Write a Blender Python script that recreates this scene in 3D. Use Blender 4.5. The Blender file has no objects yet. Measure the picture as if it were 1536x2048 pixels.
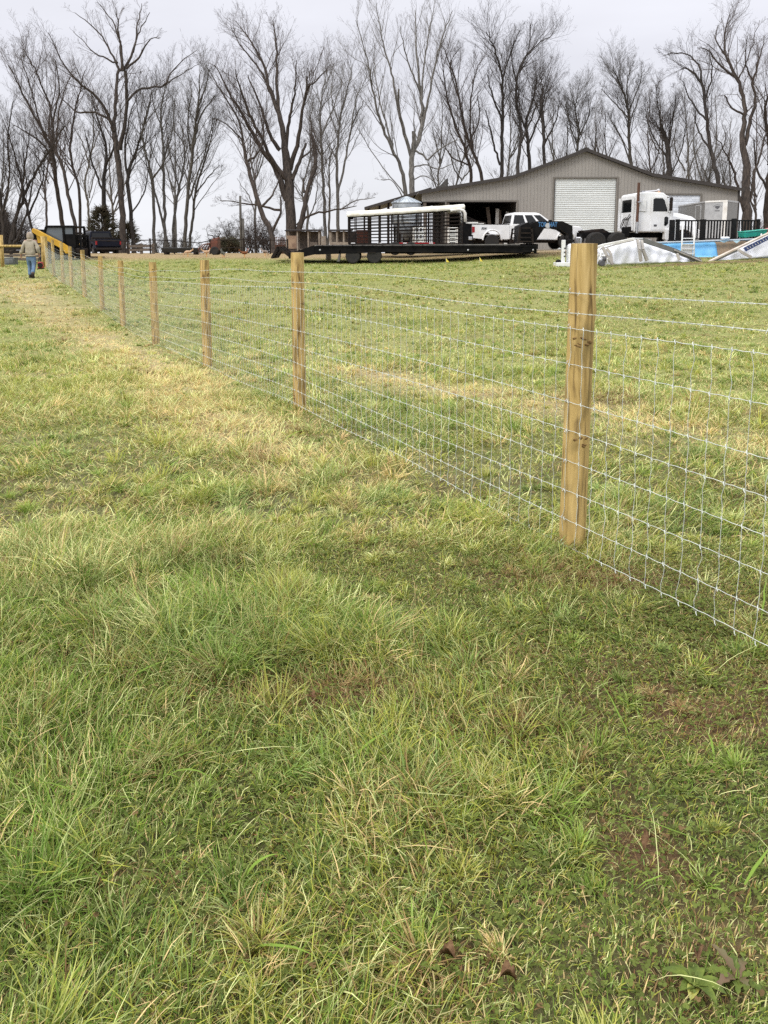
import bpy, math, random
import numpy as np
from mathutils import Vector, Matrix

# ------------------------------------------------------------------ camera, world, sun
C = bpy.context.scene
COL = C.collection
EYE = 1.30
FPX = 1538.0            # focal length in pixels of the 1536 x 2048 picture
PITCH = math.radians(8.0)
CY = 706.0
cam_d = bpy.data.cameras.new('camera')
cam = bpy.data.objects.new('camera', cam_d)
COL.objects.link(cam)
C.camera = cam
cam.location = (0, 0, EYE)
cam.rotation_euler = (math.radians(90) - PITCH, 0, 0)
cam_d.sensor_fit = 'VERTICAL'
cam_d.sensor_height = 36.0
cam_d.lens = FPX / 2048.0 * 36.0
cam_d.shift_y = -(1024.0 - CY) / 2048.0
cam_d.clip_start = 0.05
cam_d.clip_end = 6000

w = bpy.data.worlds.new("World")
C.world = w
w.use_nodes = True
nt = w.node_tree
nt.nodes.clear()
out = nt.nodes.new('ShaderNodeOutputWorld')
bg = nt.nodes.new('ShaderNodeBackground')
sky = nt.nodes.new('ShaderNodeTexSky')
sky.sky_type = 'NISHITA'
sky.sun_disc = False
sky.sun_elevation = math.radians(48)
sky.sun_rotation = math.radians(-120)
sky.air_density = 1.0
sky.dust_density = 3.0
tc = nt.nodes.new('ShaderNodeTexCoord')
sep = nt.nodes.new('ShaderNodeSeparateXYZ')
nt.links.new(tc.outputs['Generated'], sep.inputs[0])
ramp = nt.nodes.new('ShaderNodeValToRGB')      # overcast: whiter at the horizon, brightest overhead
e = ramp.color_ramp.elements
e[0].position = 0.0
e[0].color = (0.338, 0.343, 0.358, 1)
e[1].position = 1.0
e[1].color = (1, 1, 1, 1)
m1 = e.new(0.22)
m1.color = (0.308, 0.310, 0.337, 1)
m2 = e.new(0.42)
m2.color = (0.40, 0.402, 0.43, 1)
nt.links.new(sep.outputs['Z'], ramp.inputs[0])
mp = nt.nodes.new('ShaderNodeMapping')
mp.inputs['Scale'].default_value = (1.6, 1.6, 7.0)
nz = nt.nodes.new('ShaderNodeTexNoise')
nz.inputs['Scale'].default_value = 1.7
nz.inputs['Detail'].default_value = 5
nt.links.new(tc.outputs['Generated'], mp.inputs[0])
nt.links.new(mp.outputs[0], nz.inputs['Vector'])
mr = nt.nodes.new('ShaderNodeMapRange')
mr.inputs['From Min'].default_value = 0.3
mr.inputs['From Max'].default_value = 0.7
mr.inputs['To Min'].default_value = 18.2
mr.inputs['To Max'].default_value = 20.4
nt.links.new(nz.outputs['Fac'], mr.inputs['Value'])
vm = nt.nodes.new('ShaderNodeVectorMath')
vm.operation = 'SCALE'
nt.links.new(ramp.outputs['Color'], vm.inputs[0])
nt.links.new(mr.outputs['Result'], vm.inputs['Scale'])
mx = nt.nodes.new('ShaderNodeMix')
mx.data_type = 'RGBA'
mx.inputs['Factor'].default_value = 0.96
nt.links.new(sky.outputs['Color'], mx.inputs['A'])
nt.links.new(vm.outputs[0], mx.inputs['B'])
nt.links.new(mx.outputs['Result'], bg.inputs['Color'])
bg.inputs['Strength'].default_value = 0.11
nt.links.new(bg.outputs[0], out.inputs['Surface'])

sd = bpy.data.lights.new('sun', 'SUN')
so = bpy.data.objects.new('sun', sd)
COL.objects.link(so)
sd.energy = 1.5
sd.angle = math.radians(20)
sd.color = (1.0, 0.96, 0.9)
so.rotation_euler = (math.radians(48), 0, math.radians(-48))
so.location = (-30, -20, 40)

C.view_settings.view_transform = 'Standard'
C.view_settings.look = 'None'
C.view_settings.exposure = 0.35
C.view_settings.gamma = 1.0
C.cycles.max_bounces = 6
C.cycles.diffuse_bounces = 3
C.cycles.glossy_bounces = 3
C.cycles.transmission_bounces = 4
C.cycles.transparent_max_bounces = 8
C.cycles.use_denoising = False

# ------------------------------------------------------------------ helpers
RNG = np.random.default_rng(7)
random.seed(5)
CP, SP = math.cos(PITCH), math.sin(PITCH)


def W(px, py, Y):
    """point of the place seen at pixel px,py of the photograph at forward distance Y"""
    a = (px - 768.0) / FPX
    b = -(py - CY) / FPX
    k = Y / (CP + b * SP)
    return Vector((a * k, Y, EYE + k * (-SP + b * CP)))


def link(o, parent=None):
    COL.objects.link(o)
    if parent is not None:
        o.parent = parent
    return o


def tag(o, label=None, cat=None, group=None, kind=None):
    if label: o['label'] = label
    if cat: o['category'] = cat
    if group: o['group'] = group
    if kind: o['kind'] = kind
    return o


def empty(name, loc=(0, 0, 0), rz=0.0, label=None, cat=None, group=None, parent=None):
    o = bpy.data.objects.new(name, None)
    o.location = loc
    o.rotation_euler = (0, 0, rz)
    o.empty_display_size = 0.2
    link(o, parent)
    return tag(o, label, cat, group)


class MB:
    def __init__(s):
        s.v, s.f = [], []

    def add(s, vs, fs):
        n = len(s.v)
        s.v += [tuple(p) for p in vs]
        s.f += [tuple(i + n for i in f) for f in fs]
        return s

    def hexa(s, b4, t4):
        """eight corners: bottom four, top four, both anticlockwise seen from above"""
        return s.add(list(b4) + list(t4), [(3, 2, 1, 0), (4, 5, 6, 7), (0, 1, 5, 4), (1, 2, 6, 5), (2, 3, 7, 6), (3, 0, 4, 7)])

    def box(s, x0, x1, y0, y1, z0, z1):
        return s.hexa([(x0, y0, z0), (x1, y0, z0), (x1, y1, z0), (x0, y1, z0)],
                      [(x0, y0, z1), (x1, y0, z1), (x1, y1, z1), (x0, y1, z1)])

    def prism(s, poly, y0, y1, axis='y'):
        """polygon of (a,b) extruded along an axis: y -> (x,z); z -> (x,y); x -> (y,z)"""
        n = len(poly)
        if axis == 'y': g = lambda p, t: (p[0], t, p[1])
        elif axis == 'z': g = lambda p, t: (p[0], p[1], t)
        else: g = lambda p, t: (t, p[0], p[1])
        vs = [g(p, y0) for p in poly] + [g(p, y1) for p in poly]
        fs = [tuple(range(n)), tuple(range(2 * n - 1, n - 1, -1))]
        for i in range(n):
            j = (i + 1) % n
            fs.append((i, n + i, n + j, j))
        return s.add(vs, fs)

    def beam(s, p0, p1, w_, h_, up=(0, 0, 1)):
        p0, p1 = Vector(p0), Vector(p1)
        d = (p1 - p0).normalized()
        u = Vector(up)
        if abs(d.dot(u)) > 0.98: u = Vector((0, 1, 0))
        a = d.cross(u).normalized() * (w_ / 2)
        b = a.cross(d).normalized() * (h_ / 2)
        return s.hexa([p0 - a - b, p0 + a - b, p1 + a - b, p1 - a - b], [p0 - a + b, p0 + a + b, p1 + a + b, p1 - a + b])

    def tube(s, pts, r, n=8, caps=True):
        pts = [Vector(p) for p in pts]
        rs = r if hasattr(r, '__len__') else [r] * len(pts)
        vs, fs = [], []
        ref = None
        for i, p in enumerate(pts):
            d = (pts[min(i + 1, len(pts) - 1)] - pts[max(i - 1, 0)])
            d = d.normalized() if d.length > 1e-9 else Vector((0, 0, 1))
            if ref is None:
                ref = Vector((0, 0, 1)) if abs(d.z) < 0.9 else Vector((1, 0, 0))
            a = d.cross(ref)
            if a.length < 1e-5:
                a = d.cross(Vector((0, 1, 0)))
            a.normalize()
            b = d.cross(a).normalized()
            for k in range(n):
                t = 2 * math.pi * k / n
                vs.append(p + (a * math.cos(t) + b * math.sin(t)) * rs[i])
        for i in range(len(pts) - 1):
            for k in range(n):
                k2 = (k + 1) % n
                fs.append((i * n + k, (i + 1) * n + k, (i + 1) * n + k2, i * n + k2))
        if caps:
            fs.append(tuple(range(n)))
            fs.append(tuple(range(len(pts) * n - 1, (len(pts) - 1) * n - 1, -1)))
        return s.add(vs, fs)

    def lathe(s, prof, n=20, c=(0, 0, 0), axis='z'):
        vs, fs = [], []
        for (r, z) in prof:
            for k in range(n):
                t = 2 * math.pi * k / n
                a, b = r * math.cos(t), r * math.sin(t)
                q = (a, b, z) if axis == 'z' else (a, z, b)
                vs.append((q[0] + c[0], q[1] + c[1], q[2] + c[2]))
        for i in range(len(prof) - 1):
            for k in range(n):
                k2 = (k + 1) % n
                fs.append((i * n + k, i * n + k2, (i + 1) * n + k2, (i + 1) * n + k))
        if prof[0][0] > 1e-4: fs.append(tuple(range(n - 1, -1, -1)))
        if prof[-1][0] > 1e-4: fs.append(tuple(range((len(prof) - 1) * n, len(prof) * n)))
        return s.add(vs, fs)

    def ball(s, c, r, n=12, m=8):
        r = r if hasattr(r, '__len__') else (r, r, r)
        prof = []
        vs, fs = [], []
        for i in range(m + 1):
            a = -math.pi / 2 + math.pi * i / m
            for k in range(n):
                t = 2 * math.pi * k / n
                rr = max(math.cos(a), 0.02)
                vs.append((c[0] + r[0] * rr * math.cos(t), c[1] + r[1] * rr * math.sin(t), c[2] + r[2] * math.sin(a)))
        for i in range(m):
            for k in range(n):
                k2 = (k + 1) % n
                fs.append((i * n + k, i * n + k2, (i + 1) * n + k2, (i + 1) * n + k))
        fs.append(tuple(range(n - 1, -1, -1)))
        fs.append(tuple(range(m * n, m * n + n)))
        return s.add(vs, fs)

    def quad(s, a, b, c, d):
        return s.add([a, b, c, d], [(0, 1, 2, 3)])

    def build(s, name, mat, parent=None, smooth=False, bevel=0.0, label=None):
        me = bpy.data.meshes.new(name)
        me.from_pydata(s.v, [], s.f)
        me.validate()
        me.update()
        me.materials.append(mat)
        o = bpy.data.objects.new(name, me)
        link(o, parent)
        if smooth:
            me.polygons.foreach_set('use_smooth', [True] * len(me.polygons))
        if bevel > 0:
            b = o.modifiers.new('bevel', 'BEVEL')
            b.width = bevel
            b.segments = 2
            b.limit_method = 'ANGLE'
            b.angle_limit = math.radians(35)
            b.harden_normals = False
        if label: o['label'] = label
        return o


def fast_mesh(name, verts, faces, mat, parent=None, colors=None, smooth=False):
    """verts (n,3), faces (m,k) arrays, all faces the same size"""
    me = bpy.data.meshes.new(name)
    n, m, k = len(verts), len(faces), faces.shape[1]
    me.vertices.add(n)
    me.vertices.foreach_set('co', np.ascontiguousarray(verts, dtype=np.float32).ravel())
    me.loops.add(m * k)
    me.loops.foreach_set('vertex_index', np.ascontiguousarray(faces, dtype=np.int32).ravel())
    me.polygons.add(m)
    me.polygons.foreach_set('loop_start', np.arange(0, m * k, k, dtype=np.int32))
    me.polygons.foreach_set('loop_total', np.full(m, k, dtype=np.int32))
    if colors is not None:
        at = me.color_attributes.new('tint', 'FLOAT_COLOR', 'POINT')
        c4 = np.ones((n, 4), dtype=np.float32)
        c4[:, :3] = colors
        at.data.foreach_set('color', c4.ravel())
    if smooth:
        me.polygons.foreach_set('use_smooth', np.ones(m, dtype=bool))
    me.update(calc_edges=True)
    me.materials.append(mat)
    o = bpy.data.objects.new(name, me)
    link(o, parent)
    return o


# ------------------------------------------------------------------ materials
def mat(name, col, rough=0.6, metal=0.0, col2=None, scale=4.0, stretch=(1, 1, 1), bump=0.0, bscale=None, spec=0.4,
        detail=6, lo=0.35, hi=0.65, coat=0.0):
    m = bpy.data.materials.new(name)
    m.use_nodes = True
    t = m.node_tree
    p = t.nodes['Principled BSDF']
    p.inputs['Roughness'].default_value = rough
    p.inputs['Metallic'].default_value = metal
    p.inputs['Specular IOR Level'].default_value = spec
    p.inputs['Coat Weight'].default_value = coat
    if col2 is None:
        col2 = tuple(c * 0.82 for c in col)
    tcn = t.nodes.new('ShaderNodeTexCoord')
    mpn = t.nodes.new('ShaderNodeMapping')
    mpn.inputs['Scale'].default_value = stretch
    n = t.nodes.new('ShaderNodeTexNoise')
    n.inputs['Scale'].default_value = scale
    n.inputs['Detail'].default_value = detail
    r = t.nodes.new('ShaderNodeMapRange')
    r.inputs['From Min'].default_value = lo
    r.inputs['From Max'].default_value = hi
    x = t.nodes.new('ShaderNodeMix')
    x.data_type = 'RGBA'
    x.inputs['A'].default_value = (*col, 1)
    x.inputs['B'].default_value = (*col2, 1)
    t.links.new(tcn.outputs['Object'], mpn.inputs[0])
    t.links.new(mpn.outputs[0], n.inputs['Vector'])
    t.links.new(n.outputs['Fac'], r.inputs['Value'])
    t.links.new(r.outputs['Result'], x.inputs['Factor'])
    t.links.new(x.outputs['Result'], p.inputs['Base Color'])
    if bump > 0:
        b = t.nodes.new('ShaderNodeBump')
        b.inputs['Strength'].default_value = bump
        b.inputs['Distance'].default_value = 0.02
        if bscale:
            n2 = t.nodes.new('ShaderNodeTexNoise')
            n2.inputs['Scale'].default_value = bscale
            n2.inputs['Detail'].default_value = 4
            t.links.new(mpn.outputs[0], n2.inputs['Vector'])
            t.links.new(n2.outputs['Fac'], b.inputs['Height'])
        else:
            t.links.new(n.outputs['Fac'], b.inputs['Height'])
        t.links.new(b.outputs[0], p.inputs['Normal'])
    return m


def glass(name, col=(0.008, 0.009, 0.010)):
    return mat(name, col, rough=0.08, spec=0.35, col2=col)


M = {}
M['white'] = mat('white_paint', (0.80, 0.81, 0.83), 0.3, col2=(0.70, 0.70, 0.70), scale=1.5, coat=0.4)
M['dwhite'] = mat('dirty_white', (0.74, 0.74, 0.72), 0.5, col2=(0.5, 0.46, 0.40), scale=2.0, lo=0.45, hi=0.8)
M['black'] = mat('black_paint', (0.006, 0.006, 0.007), 0.5, col2=(0.012, 0.011, 0.011), scale=3, spec=0.06)
M['dark'] = mat('dark_steel', (0.016, 0.014, 0.014), 0.6, col2=(0.03, 0.022, 0.018), scale=5, spec=0.08)
M['navy'] = mat('black_blue_paint', (0.006, 0.008, 0.018), 0.3, col2=(0.01, 0.011, 0.02), coat=0.05, spec=0.15)
M['rubber'] = mat('rubber', (0.028, 0.028, 0.029), 0.85, col2=(0.04, 0.037, 0.034), scale=8, spec=0.1)
M['rim'] = mat('rim_metal', (0.08, 0.08, 0.085), 0.45, 0.3)
M['chrome'] = mat('chrome', (0.6, 0.6, 0.62), 0.2, 0.9)
M['galv'] = mat('galvanised', (0.50, 0.54, 0.58), 0.38, 0.6, col2=(0.34, 0.38, 0.42), scale=2.5)
M['wire'] = mat('wire', (0.68, 0.71, 0.66), 0.5, 0.15, col2=(0.52, 0.55, 0.51), scale=20)
M['glass'] = glass('glass')
M['red'] = mat('red_plastic', (0.35, 0.02, 0.02), 0.35)
M['redl'] = mat('red_lamp', (0.30, 0.01, 0.015), 0.3)
M['amber'] = mat('amber', (0.8, 0.3, 0.03), 0.3)
M['tan_wall'] = mat('tan_metal_siding', (0.300, 0.284, 0.260), 0.5, col2=(0.265, 0.25, 0.23), scale=0.6, spec=0.4, stretch=(1, 1, 0.4))
M['trim'] = mat('dark_brown_trim', (0.045, 0.038, 0.034), 0.5)
M['roof'] = mat('roof_metal', (0.14, 0.135, 0.13), 0.45, 0.2)
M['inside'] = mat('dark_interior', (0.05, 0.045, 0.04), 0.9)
M['roll'] = mat('roller_white', (0.66, 0.69, 0.68), 0.45, col2=(0.58, 0.61, 0.60), scale=1.0, stretch=(0.3, 1, 2))
M['concrete'] = mat('concrete', (0.4, 0.37, 0.33), 0.9, col2=(0.28, 0.25, 0.21), scale=2)
M['board'] = mat('weathered_board', (0.15, 0.12, 0.095), 0.85, col2=(0.08, 0.065, 0.055), scale=6, stretch=(1, 1, 1))
M['redbrown'] = mat('red_brown', (0.16, 0.05, 0.03), 0.8, col2=(0.08, 0.04, 0.03), scale=5)
M['plywood'] = mat('plywood', (0.34, 0.24, 0.16), 0.8, col2=(0.2, 0.13, 0.09), scale=3)
M['yellow'] = mat('machine_yellow', (0.62, 0.36, 0.035), 0.4, col2=(0.5, 0.28, 0.03), scale=3)
M['flag'] = mat('yellow_flag', (0.85, 0.68, 0.1), 0.6)
M['poolblue'] = mat('pool_liner', (0.16, 0.46, 0.78), 0.35, col2=(0.22, 0.52, 0.80), scale=2.2, bump=0.5)
M['poolbrown'] = mat('rotten_wall', (0.34, 0.235, 0.15), 0.7, col2=(0.24, 0.17, 0.11), scale=4)
M['poolwhite'] = mat('pool_wall_white', (0.86, 0.88, 0.95), 0.6, col2=(0.80, 0.82, 0.90), scale=1.0, lo=0.3, hi=0.8, spec=0.15)
M['poolrail'] = mat('pool_rail', (0.50, 0.47, 0.44), 0.4, 0.2, col2=(0.32, 0.30, 0.28), scale=2)
M['poolgrey'] = mat('pool_rail_grey', (0.17, 0.17, 0.17), 0.5)
M['sticker'] = mat('sticker_navy', (0.02, 0.04, 0.13), 0.4)
M['deck'] = mat('dark_deck_stain', (0.011, 0.011, 0.012), 0.7, col2=(0.02, 0.019, 0.019), scale=5, spec=0.05)
M['green'] = mat('green_plastic', (0.02, 0.30, 0.22), 0.3, col2=(0.02, 0.22, 0.17))
M['redp'] = mat('faded_red_plastic', (0.5, 0.05, 0.08), 0.35, col2=(0.6, 0.2, 0.22))
M['rust'] = mat('rust', (0.12, 0.055, 0.033), 0.8, col2=(0.07, 0.035, 0.025), scale=12)
M['tgrey'] = mat('trailer_grey', (0.17, 0.17, 0.165), 0.35)
M['tlight'] = mat('trailer_light_grey', (0.40, 0.41, 0.42), 0.3)
M['tarp'] = mat('cream_tarp', (0.80, 0.78, 0.71), 0.6, col2=(0.6, 0.56, 0.46), scale=2, bump=0.4)
M['jacket'] = mat('tan_canvas', (0.40, 0.36, 0.29), 0.95, col2=(0.30, 0.265, 0.21), scale=6, bump=0.6)
M['hood'] = mat('hood_fleece', (0.40, 0.34, 0.28), 0.95, col2=(0.28, 0.23, 0.19), scale=9, bump=0.5)
M['jeans'] = mat('denim', (0.085, 0.15, 0.25), 0.9, col2=(0.16, 0.24, 0.36), scale=5, bump=0.4)
M['boot'] = mat('boot_leather', (0.03, 0.02, 0.015), 0.7)
M['skin'] = mat('skin', (0.35, 0.19, 0.13), 0.6)
M['glove'] = mat('work_glove', (0.09, 0.05, 0.03), 0.8)
M['hen_tan'] = mat('hen_tan', (0.62, 0.44, 0.3), 0.9, col2=(0.45, 0.28, 0.16), scale=20)
M['hen_brown'] = mat('hen_brown', (0.24, 0.09, 0.03), 0.9, col2=(0.12, 0.04, 0.02), scale=25)
M['hen_dark'] = mat('hen_dark', (0.03, 0.04, 0.035), 0.8, col2=(0.10, 0.09, 0.07), scale=25)
M['hen_grey'] = mat('hen_grey', (0.35, 0.3, 0.26), 0.9, col2=(0.08, 0.05, 0.04), scale=18)
M['comb'] = mat('comb', (0.5, 0.03, 0.02), 0.6)
M['blueink'] = mat('blue_letters', (0.07, 0.18, 0.36), 0.4, spec=0.3)
M['silver'] = mat('silver_letters', (0.5, 0.5, 0.52), 0.4)
M['dgrey'] = mat('dark_grey_letters', (0.09, 0.09, 0.1), 0.5)


def bark(name, c1, c2, sc=3.0):
    return mat(name, c1, 0.9, col2=c2, scale=sc, stretch=(3, 3, 0.6), bump=0.9)


BARKS = [bark('bark_brown', (0.075, 0.058, 0.047), (0.028, 0.022, 0.019)),
         bark('bark_grey', (0.12, 0.112, 0.098), (0.05, 0.045, 0.04)),
         bark('bark_dark', (0.055, 0.046, 0.040), (0.02, 0.017, 0.015)),
         bark('bark_pale', (0.20, 0.185, 0.165), (0.085, 0.078, 0.07))]
TWIG = [mat('twig_brown', (0.085, 0.064, 0.055), 0.9), mat('twig_grey', (0.10, 0.09, 0.082), 0.9),
        mat('twig_dark', (0.06, 0.048, 0.043), 0.9), mat('twig_pale', (0.15, 0.135, 0.12), 0.9)]


def wood_post_mat():
    m = bpy.data.materials.new('treated_pine')
    m.use_nodes = True
    t = m.node_tree
    p = t.nodes['Principled BSDF']
    p.inputs['Roughness'].default_value = 0.72
    p.inputs['Specular IOR Level'].default_value = 0.3
    g = t.nodes.new('ShaderNodeNewGeometry')
    mp_ = t.nodes.new('ShaderNodeMapping')
    mp_.inputs['Scale'].default_value = (26, 26, 2.6)
    t.links.new(g.outputs['Position'], mp_.inputs[0])
    n = t.nodes.new('ShaderNodeTexNoise')
    n.inputs['Scale'].default_value = 1.0
    n.inputs['Detail'].default_value = 8
    n.inputs['Distortion'].default_value = 1.2
    t.links.new(mp_.outputs[0], n.inputs['Vector'])
    r = t.nodes.new('ShaderNodeValToRGB')
    e = r.color_ramp.elements
    e[0].position = 0.30
    e[0].color = (0.14, 0.085, 0.03, 1)
    e[1].position = 0.70
    e[1].color = (0.62, 0.45, 0.19, 1)
    q = e.new(0.46)
    q.color = (0.45, 0.31, 0.11, 1)
    t.links.new(n.outputs['Fac'], r.inputs[0])
    # greenish / brown broad stains
    mp2 = t.nodes.new('ShaderNodeMapping')
    mp2.inputs['Scale'].default_value = (9, 9, 3.2)
    t.links.new(g.outputs['Position'], mp2.inputs[0])
    n2 = t.nodes.new('ShaderNodeTexNoise')
    n2.inputs['Scale'].default_value = 1.3
    n2.inputs['Detail'].default_value = 5
    n2.inputs['Distortion'].default_value = 0.6
    t.links.new(mp2.outputs[0], n2.inputs['Vector'])
    r2 = t.nodes.new('ShaderNodeMapRange')
    r2.inputs['From Min'].default_value = 0.52
    r2.inputs['From Max'].default_value = 0.66
    r2.inputs['To Max'].default_value = 0.6
    t.links.new(n2.outputs['Fac'], r2.inputs['Value'])
    x = t.nodes.new('ShaderNodeMix')
    x.data_type = 'RGBA'
    x.inputs['B'].default_value = (0.17, 0.125, 0.045, 1)
    t.links.new(r2.outputs['Result'], x.inputs['Factor'])
    t.links.new(r.outputs['Color'], x.inputs['A'])
    # knots
    v = t.nodes.new('ShaderNodeTexVoronoi')
    mp3 = t.nodes.new('ShaderNodeMapping')
    mp3.inputs['Scale'].default_value = (9, 9, 4.5)
    t.links.new(g.outputs['Position'], mp3.inputs[0])
    t.links.new(mp3.outputs[0], v.inputs['Vector'])
    v.inputs['Scale'].default_value = 1.0
    r3 = t.nodes.new('ShaderNodeMapRange')
    r3.inputs['From Min'].default_value = 0.10
    r3.inputs['From Max'].default_value = 0.20
    r3.inputs['To Min'].default_value = 0.35
    r3.inputs['To Max'].default_value = 0.0
    t.links.new(v.outputs['Distance'], r3.inputs['Value'])
    x2 = t.nodes.new('ShaderNodeMix')
    x2.data_type = 'RGBA'
    x2.inputs['B'].default_value = (0.06, 0.03, 0.015, 1)
    t.links.new(r3.outputs['Result'], x2.inputs['Factor'])
    t.links.new(x.outputs['Result'], x2.inputs['A'])
    mp4 = t.nodes.new('ShaderNodeMapping')
    mp4.inputs['Scale'].default_value = (75, 75, 2.2)
    t.links.new(g.outputs['Position'], mp4.inputs[0])
    n4 = t.nodes.new('ShaderNodeTexNoise')
    n4.inputs['Scale'].default_value = 1.0
    n4.inputs['Detail'].default_value = 3
    t.links.new(mp4.outputs[0], n4.inputs['Vector'])
    r4 = t.nodes.new('ShaderNodeMapRange')
    r4.inputs['From Min'].default_value = 0.60
    r4.inputs['From Max'].default_value = 0.68
    r4.inputs['To Max'].default_value = 0.7
    t.links.new(n4.outputs['Fac'], r4.inputs['Value'])
    x4 = t.nodes.new('ShaderNodeMix')
    x4.data_type = 'RGBA'
    x4.inputs['B'].default_value = (0.085, 0.05, 0.022, 1)
    t.links.new(r4.outputs['Result'], x4.inputs['Factor'])
    t.links.new(x2.outputs['Result'], x4.inputs['A'])
    t.links.new(x4.outputs['Result'], p.inputs['Base Color'])
    b = t.nodes.new('ShaderNodeBump')
    b.inputs['Strength'].default_value = 0.5
    b.inputs['Distance'].default_value = 0.004
    t.links.new(n.outputs['Fac'], b.inputs['Height'])
    t.links.new(b.outputs[0], p.inputs['Normal'])
    return m


M['post'] = wood_post_mat()
M['endgrain'] = mat('end_grain', (0.34, 0.25, 0.14), 0.8, col2=(0.2, 0.13, 0.06), scale=30)


def tint_mat(name, rough, trans, spec=0.25):
    m = bpy.data.materials.new(name)
    m.use_nodes = True
    t = m.node_tree
    p = t.nodes['Principled BSDF']
    p.inputs['Roughness'].default_value = rough
    p.inputs['Specular IOR Level'].default_value = spec
    a = t.nodes.new('ShaderNodeAttribute')
    a.attribute_name = 'tint'
    t.links.new(a.outputs['Color'], p.inputs['Base Color'])
    if trans > 0:
        tr = t.nodes.new('ShaderNodeBsdfTranslucent')
        t.links.new(a.outputs['Color'], tr.inputs['Color'])
        mxs = t.nodes.new('ShaderNodeMixShader')
        mxs.inputs[0].default_value = trans
        t.links.new(p.outputs[0], mxs.inputs[1])
        t.links.new(tr.outputs[0], mxs.inputs[2])
        t.links.new(mxs.outputs[0], t.nodes['Material Output'].inputs['Surface'])
    return m


# ------------------------------------------------------------------ noise and the lie of the land
def vnoise(x, y, s, seed):
    x = np.asarray(x, float) / s
    y = np.asarray(y, float) / s
    r = np.random.default_rng(seed)
    T = r.random((256, 256))
    xi, yi = np.floor(x).astype(int), np.floor(y).astype(int)
    fx, fy = x - xi, y - yi
    fx = fx * fx * (3 - 2 * fx)
    fy = fy * fy * (3 - 2 * fy)
    a = T[xi % 256, yi % 256]
    b = T[(xi + 1) % 256, yi % 256]
    c = T[xi % 256, (yi + 1) % 256]
    d = T[(xi + 1) % 256, (yi + 1) % 256]
    return (a * (1 - fx) + b * fx) * (1 - fy) + (c * (1 - fx) + d * fx) * fy


def fbm(x, y, s, seed, o=3):
    t, a, tot = 0, 1.0, 0
    for i in range(o):
        t = t + a * vnoise(x, y, s / 2 ** i, seed + i * 17)
        tot += a
        a *= 0.55
    return t / tot


def smooth(a, b, x):
    t = np.clip((np.asarray(x, float) - a) / (b - a), 0, 1)
    return t * t * (3 - 2 * t)


LY = [-60, 0, 3.24, 6.25, 9, 12, 14.7, 17.6, 21, 28, 31, 34.4, 38.7, 42, 46, 50, 60, 70, 80, 110, 200, 500, 3200]
LZ = [-1.34, -1.34, -1.335, -1.35, -1.44, -1.56, -1.585, -1.51, -1.39, -1.21, -1.12, -1.03, -0.95, -0.76, -0.60, -0.58, -0.64, -0.72,
      -0.95, -2.6, -7.5, -12, -40]
RY = [-60, 0, 10, 15, 20, 25, 30, 34, 37.5, 39, 41, 43, 46, 55, 75, 80, 110, 200, 500, 3200]
RZ = [-1.34, -1.34, -1.33, -1.34, -1.25, -1.12, -0.97, -0.86, -0.62, -0.55, -0.38, -0.30, -0.28, -0.33, -0.5, -0.7, -2.2, -5.5, -4.0, -4.0]


def gz(x, y, fine=False):
    """height of the ground (world z)"""
    x = np.asarray(x, float)
    y = np.asarray(y, float)
    l = np.interp(y, LY, LZ)
    r = np.interp(y, RY, RZ)
    t = smooth(0.5, 10.0, x)
    z = l * (1 - t) + r * t
    z = z - 0.12 * smooth(-4, -12, x) * smooth(22, 28, y) * (1 - smooth(31, 35, y))
    z = z - 0.10 * np.exp(-((x - 10.5) / 2.5) ** 2) * smooth(31, 33, y) * (1 - smooth(35, 38, y))
    if fine:
        near = 1 - smooth(25, 60, y)
        z = z + (fbm(x, y, 1.6, 3) - 0.5) * 0.07 * near + (fbm(x, y, 0.35, 9) - 0.5) * 0.035 * (1 - smooth(8, 20, y))
    return z + EYE


def G(x, y):
    return float(gz(x, y))

# ------------------------------------------------------------------ ground
def fence_x(y):
    return 2.424 - 0.5074 * np.asarray(y, float)


def at_ground(px, py, h=1.335):
    b_ = -(py - CY) / FPX
    Y = h * (CP + b_ * SP) / (SP - b_ * CP)
    return W(px, py, Y).x, Y


BROWN_SPOTS = [(*at_ground(px, py), rx, ry, a * 0.8) for px, py, rx, ry, a in
               ((620, 1400, .22, .06, 1.1), (760, 1390, .12, .05, .9), (1290, 1690, .10, .07, 1.2), (920, 1925, .07, .05, 1.1), (450, 1880, .10, .07, .7), (1230, 1165, .28, .10, 1.2),
                (1000, 1160, .2, .10, .7), (240, 1760, .08, .05, .6), (1040, 1310, .10, .05, .8), (1420, 1440, .16, .08, .9), (905, 1240, .08, .05, .7), (1180, 1350, .2, .1, .5))]


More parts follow.
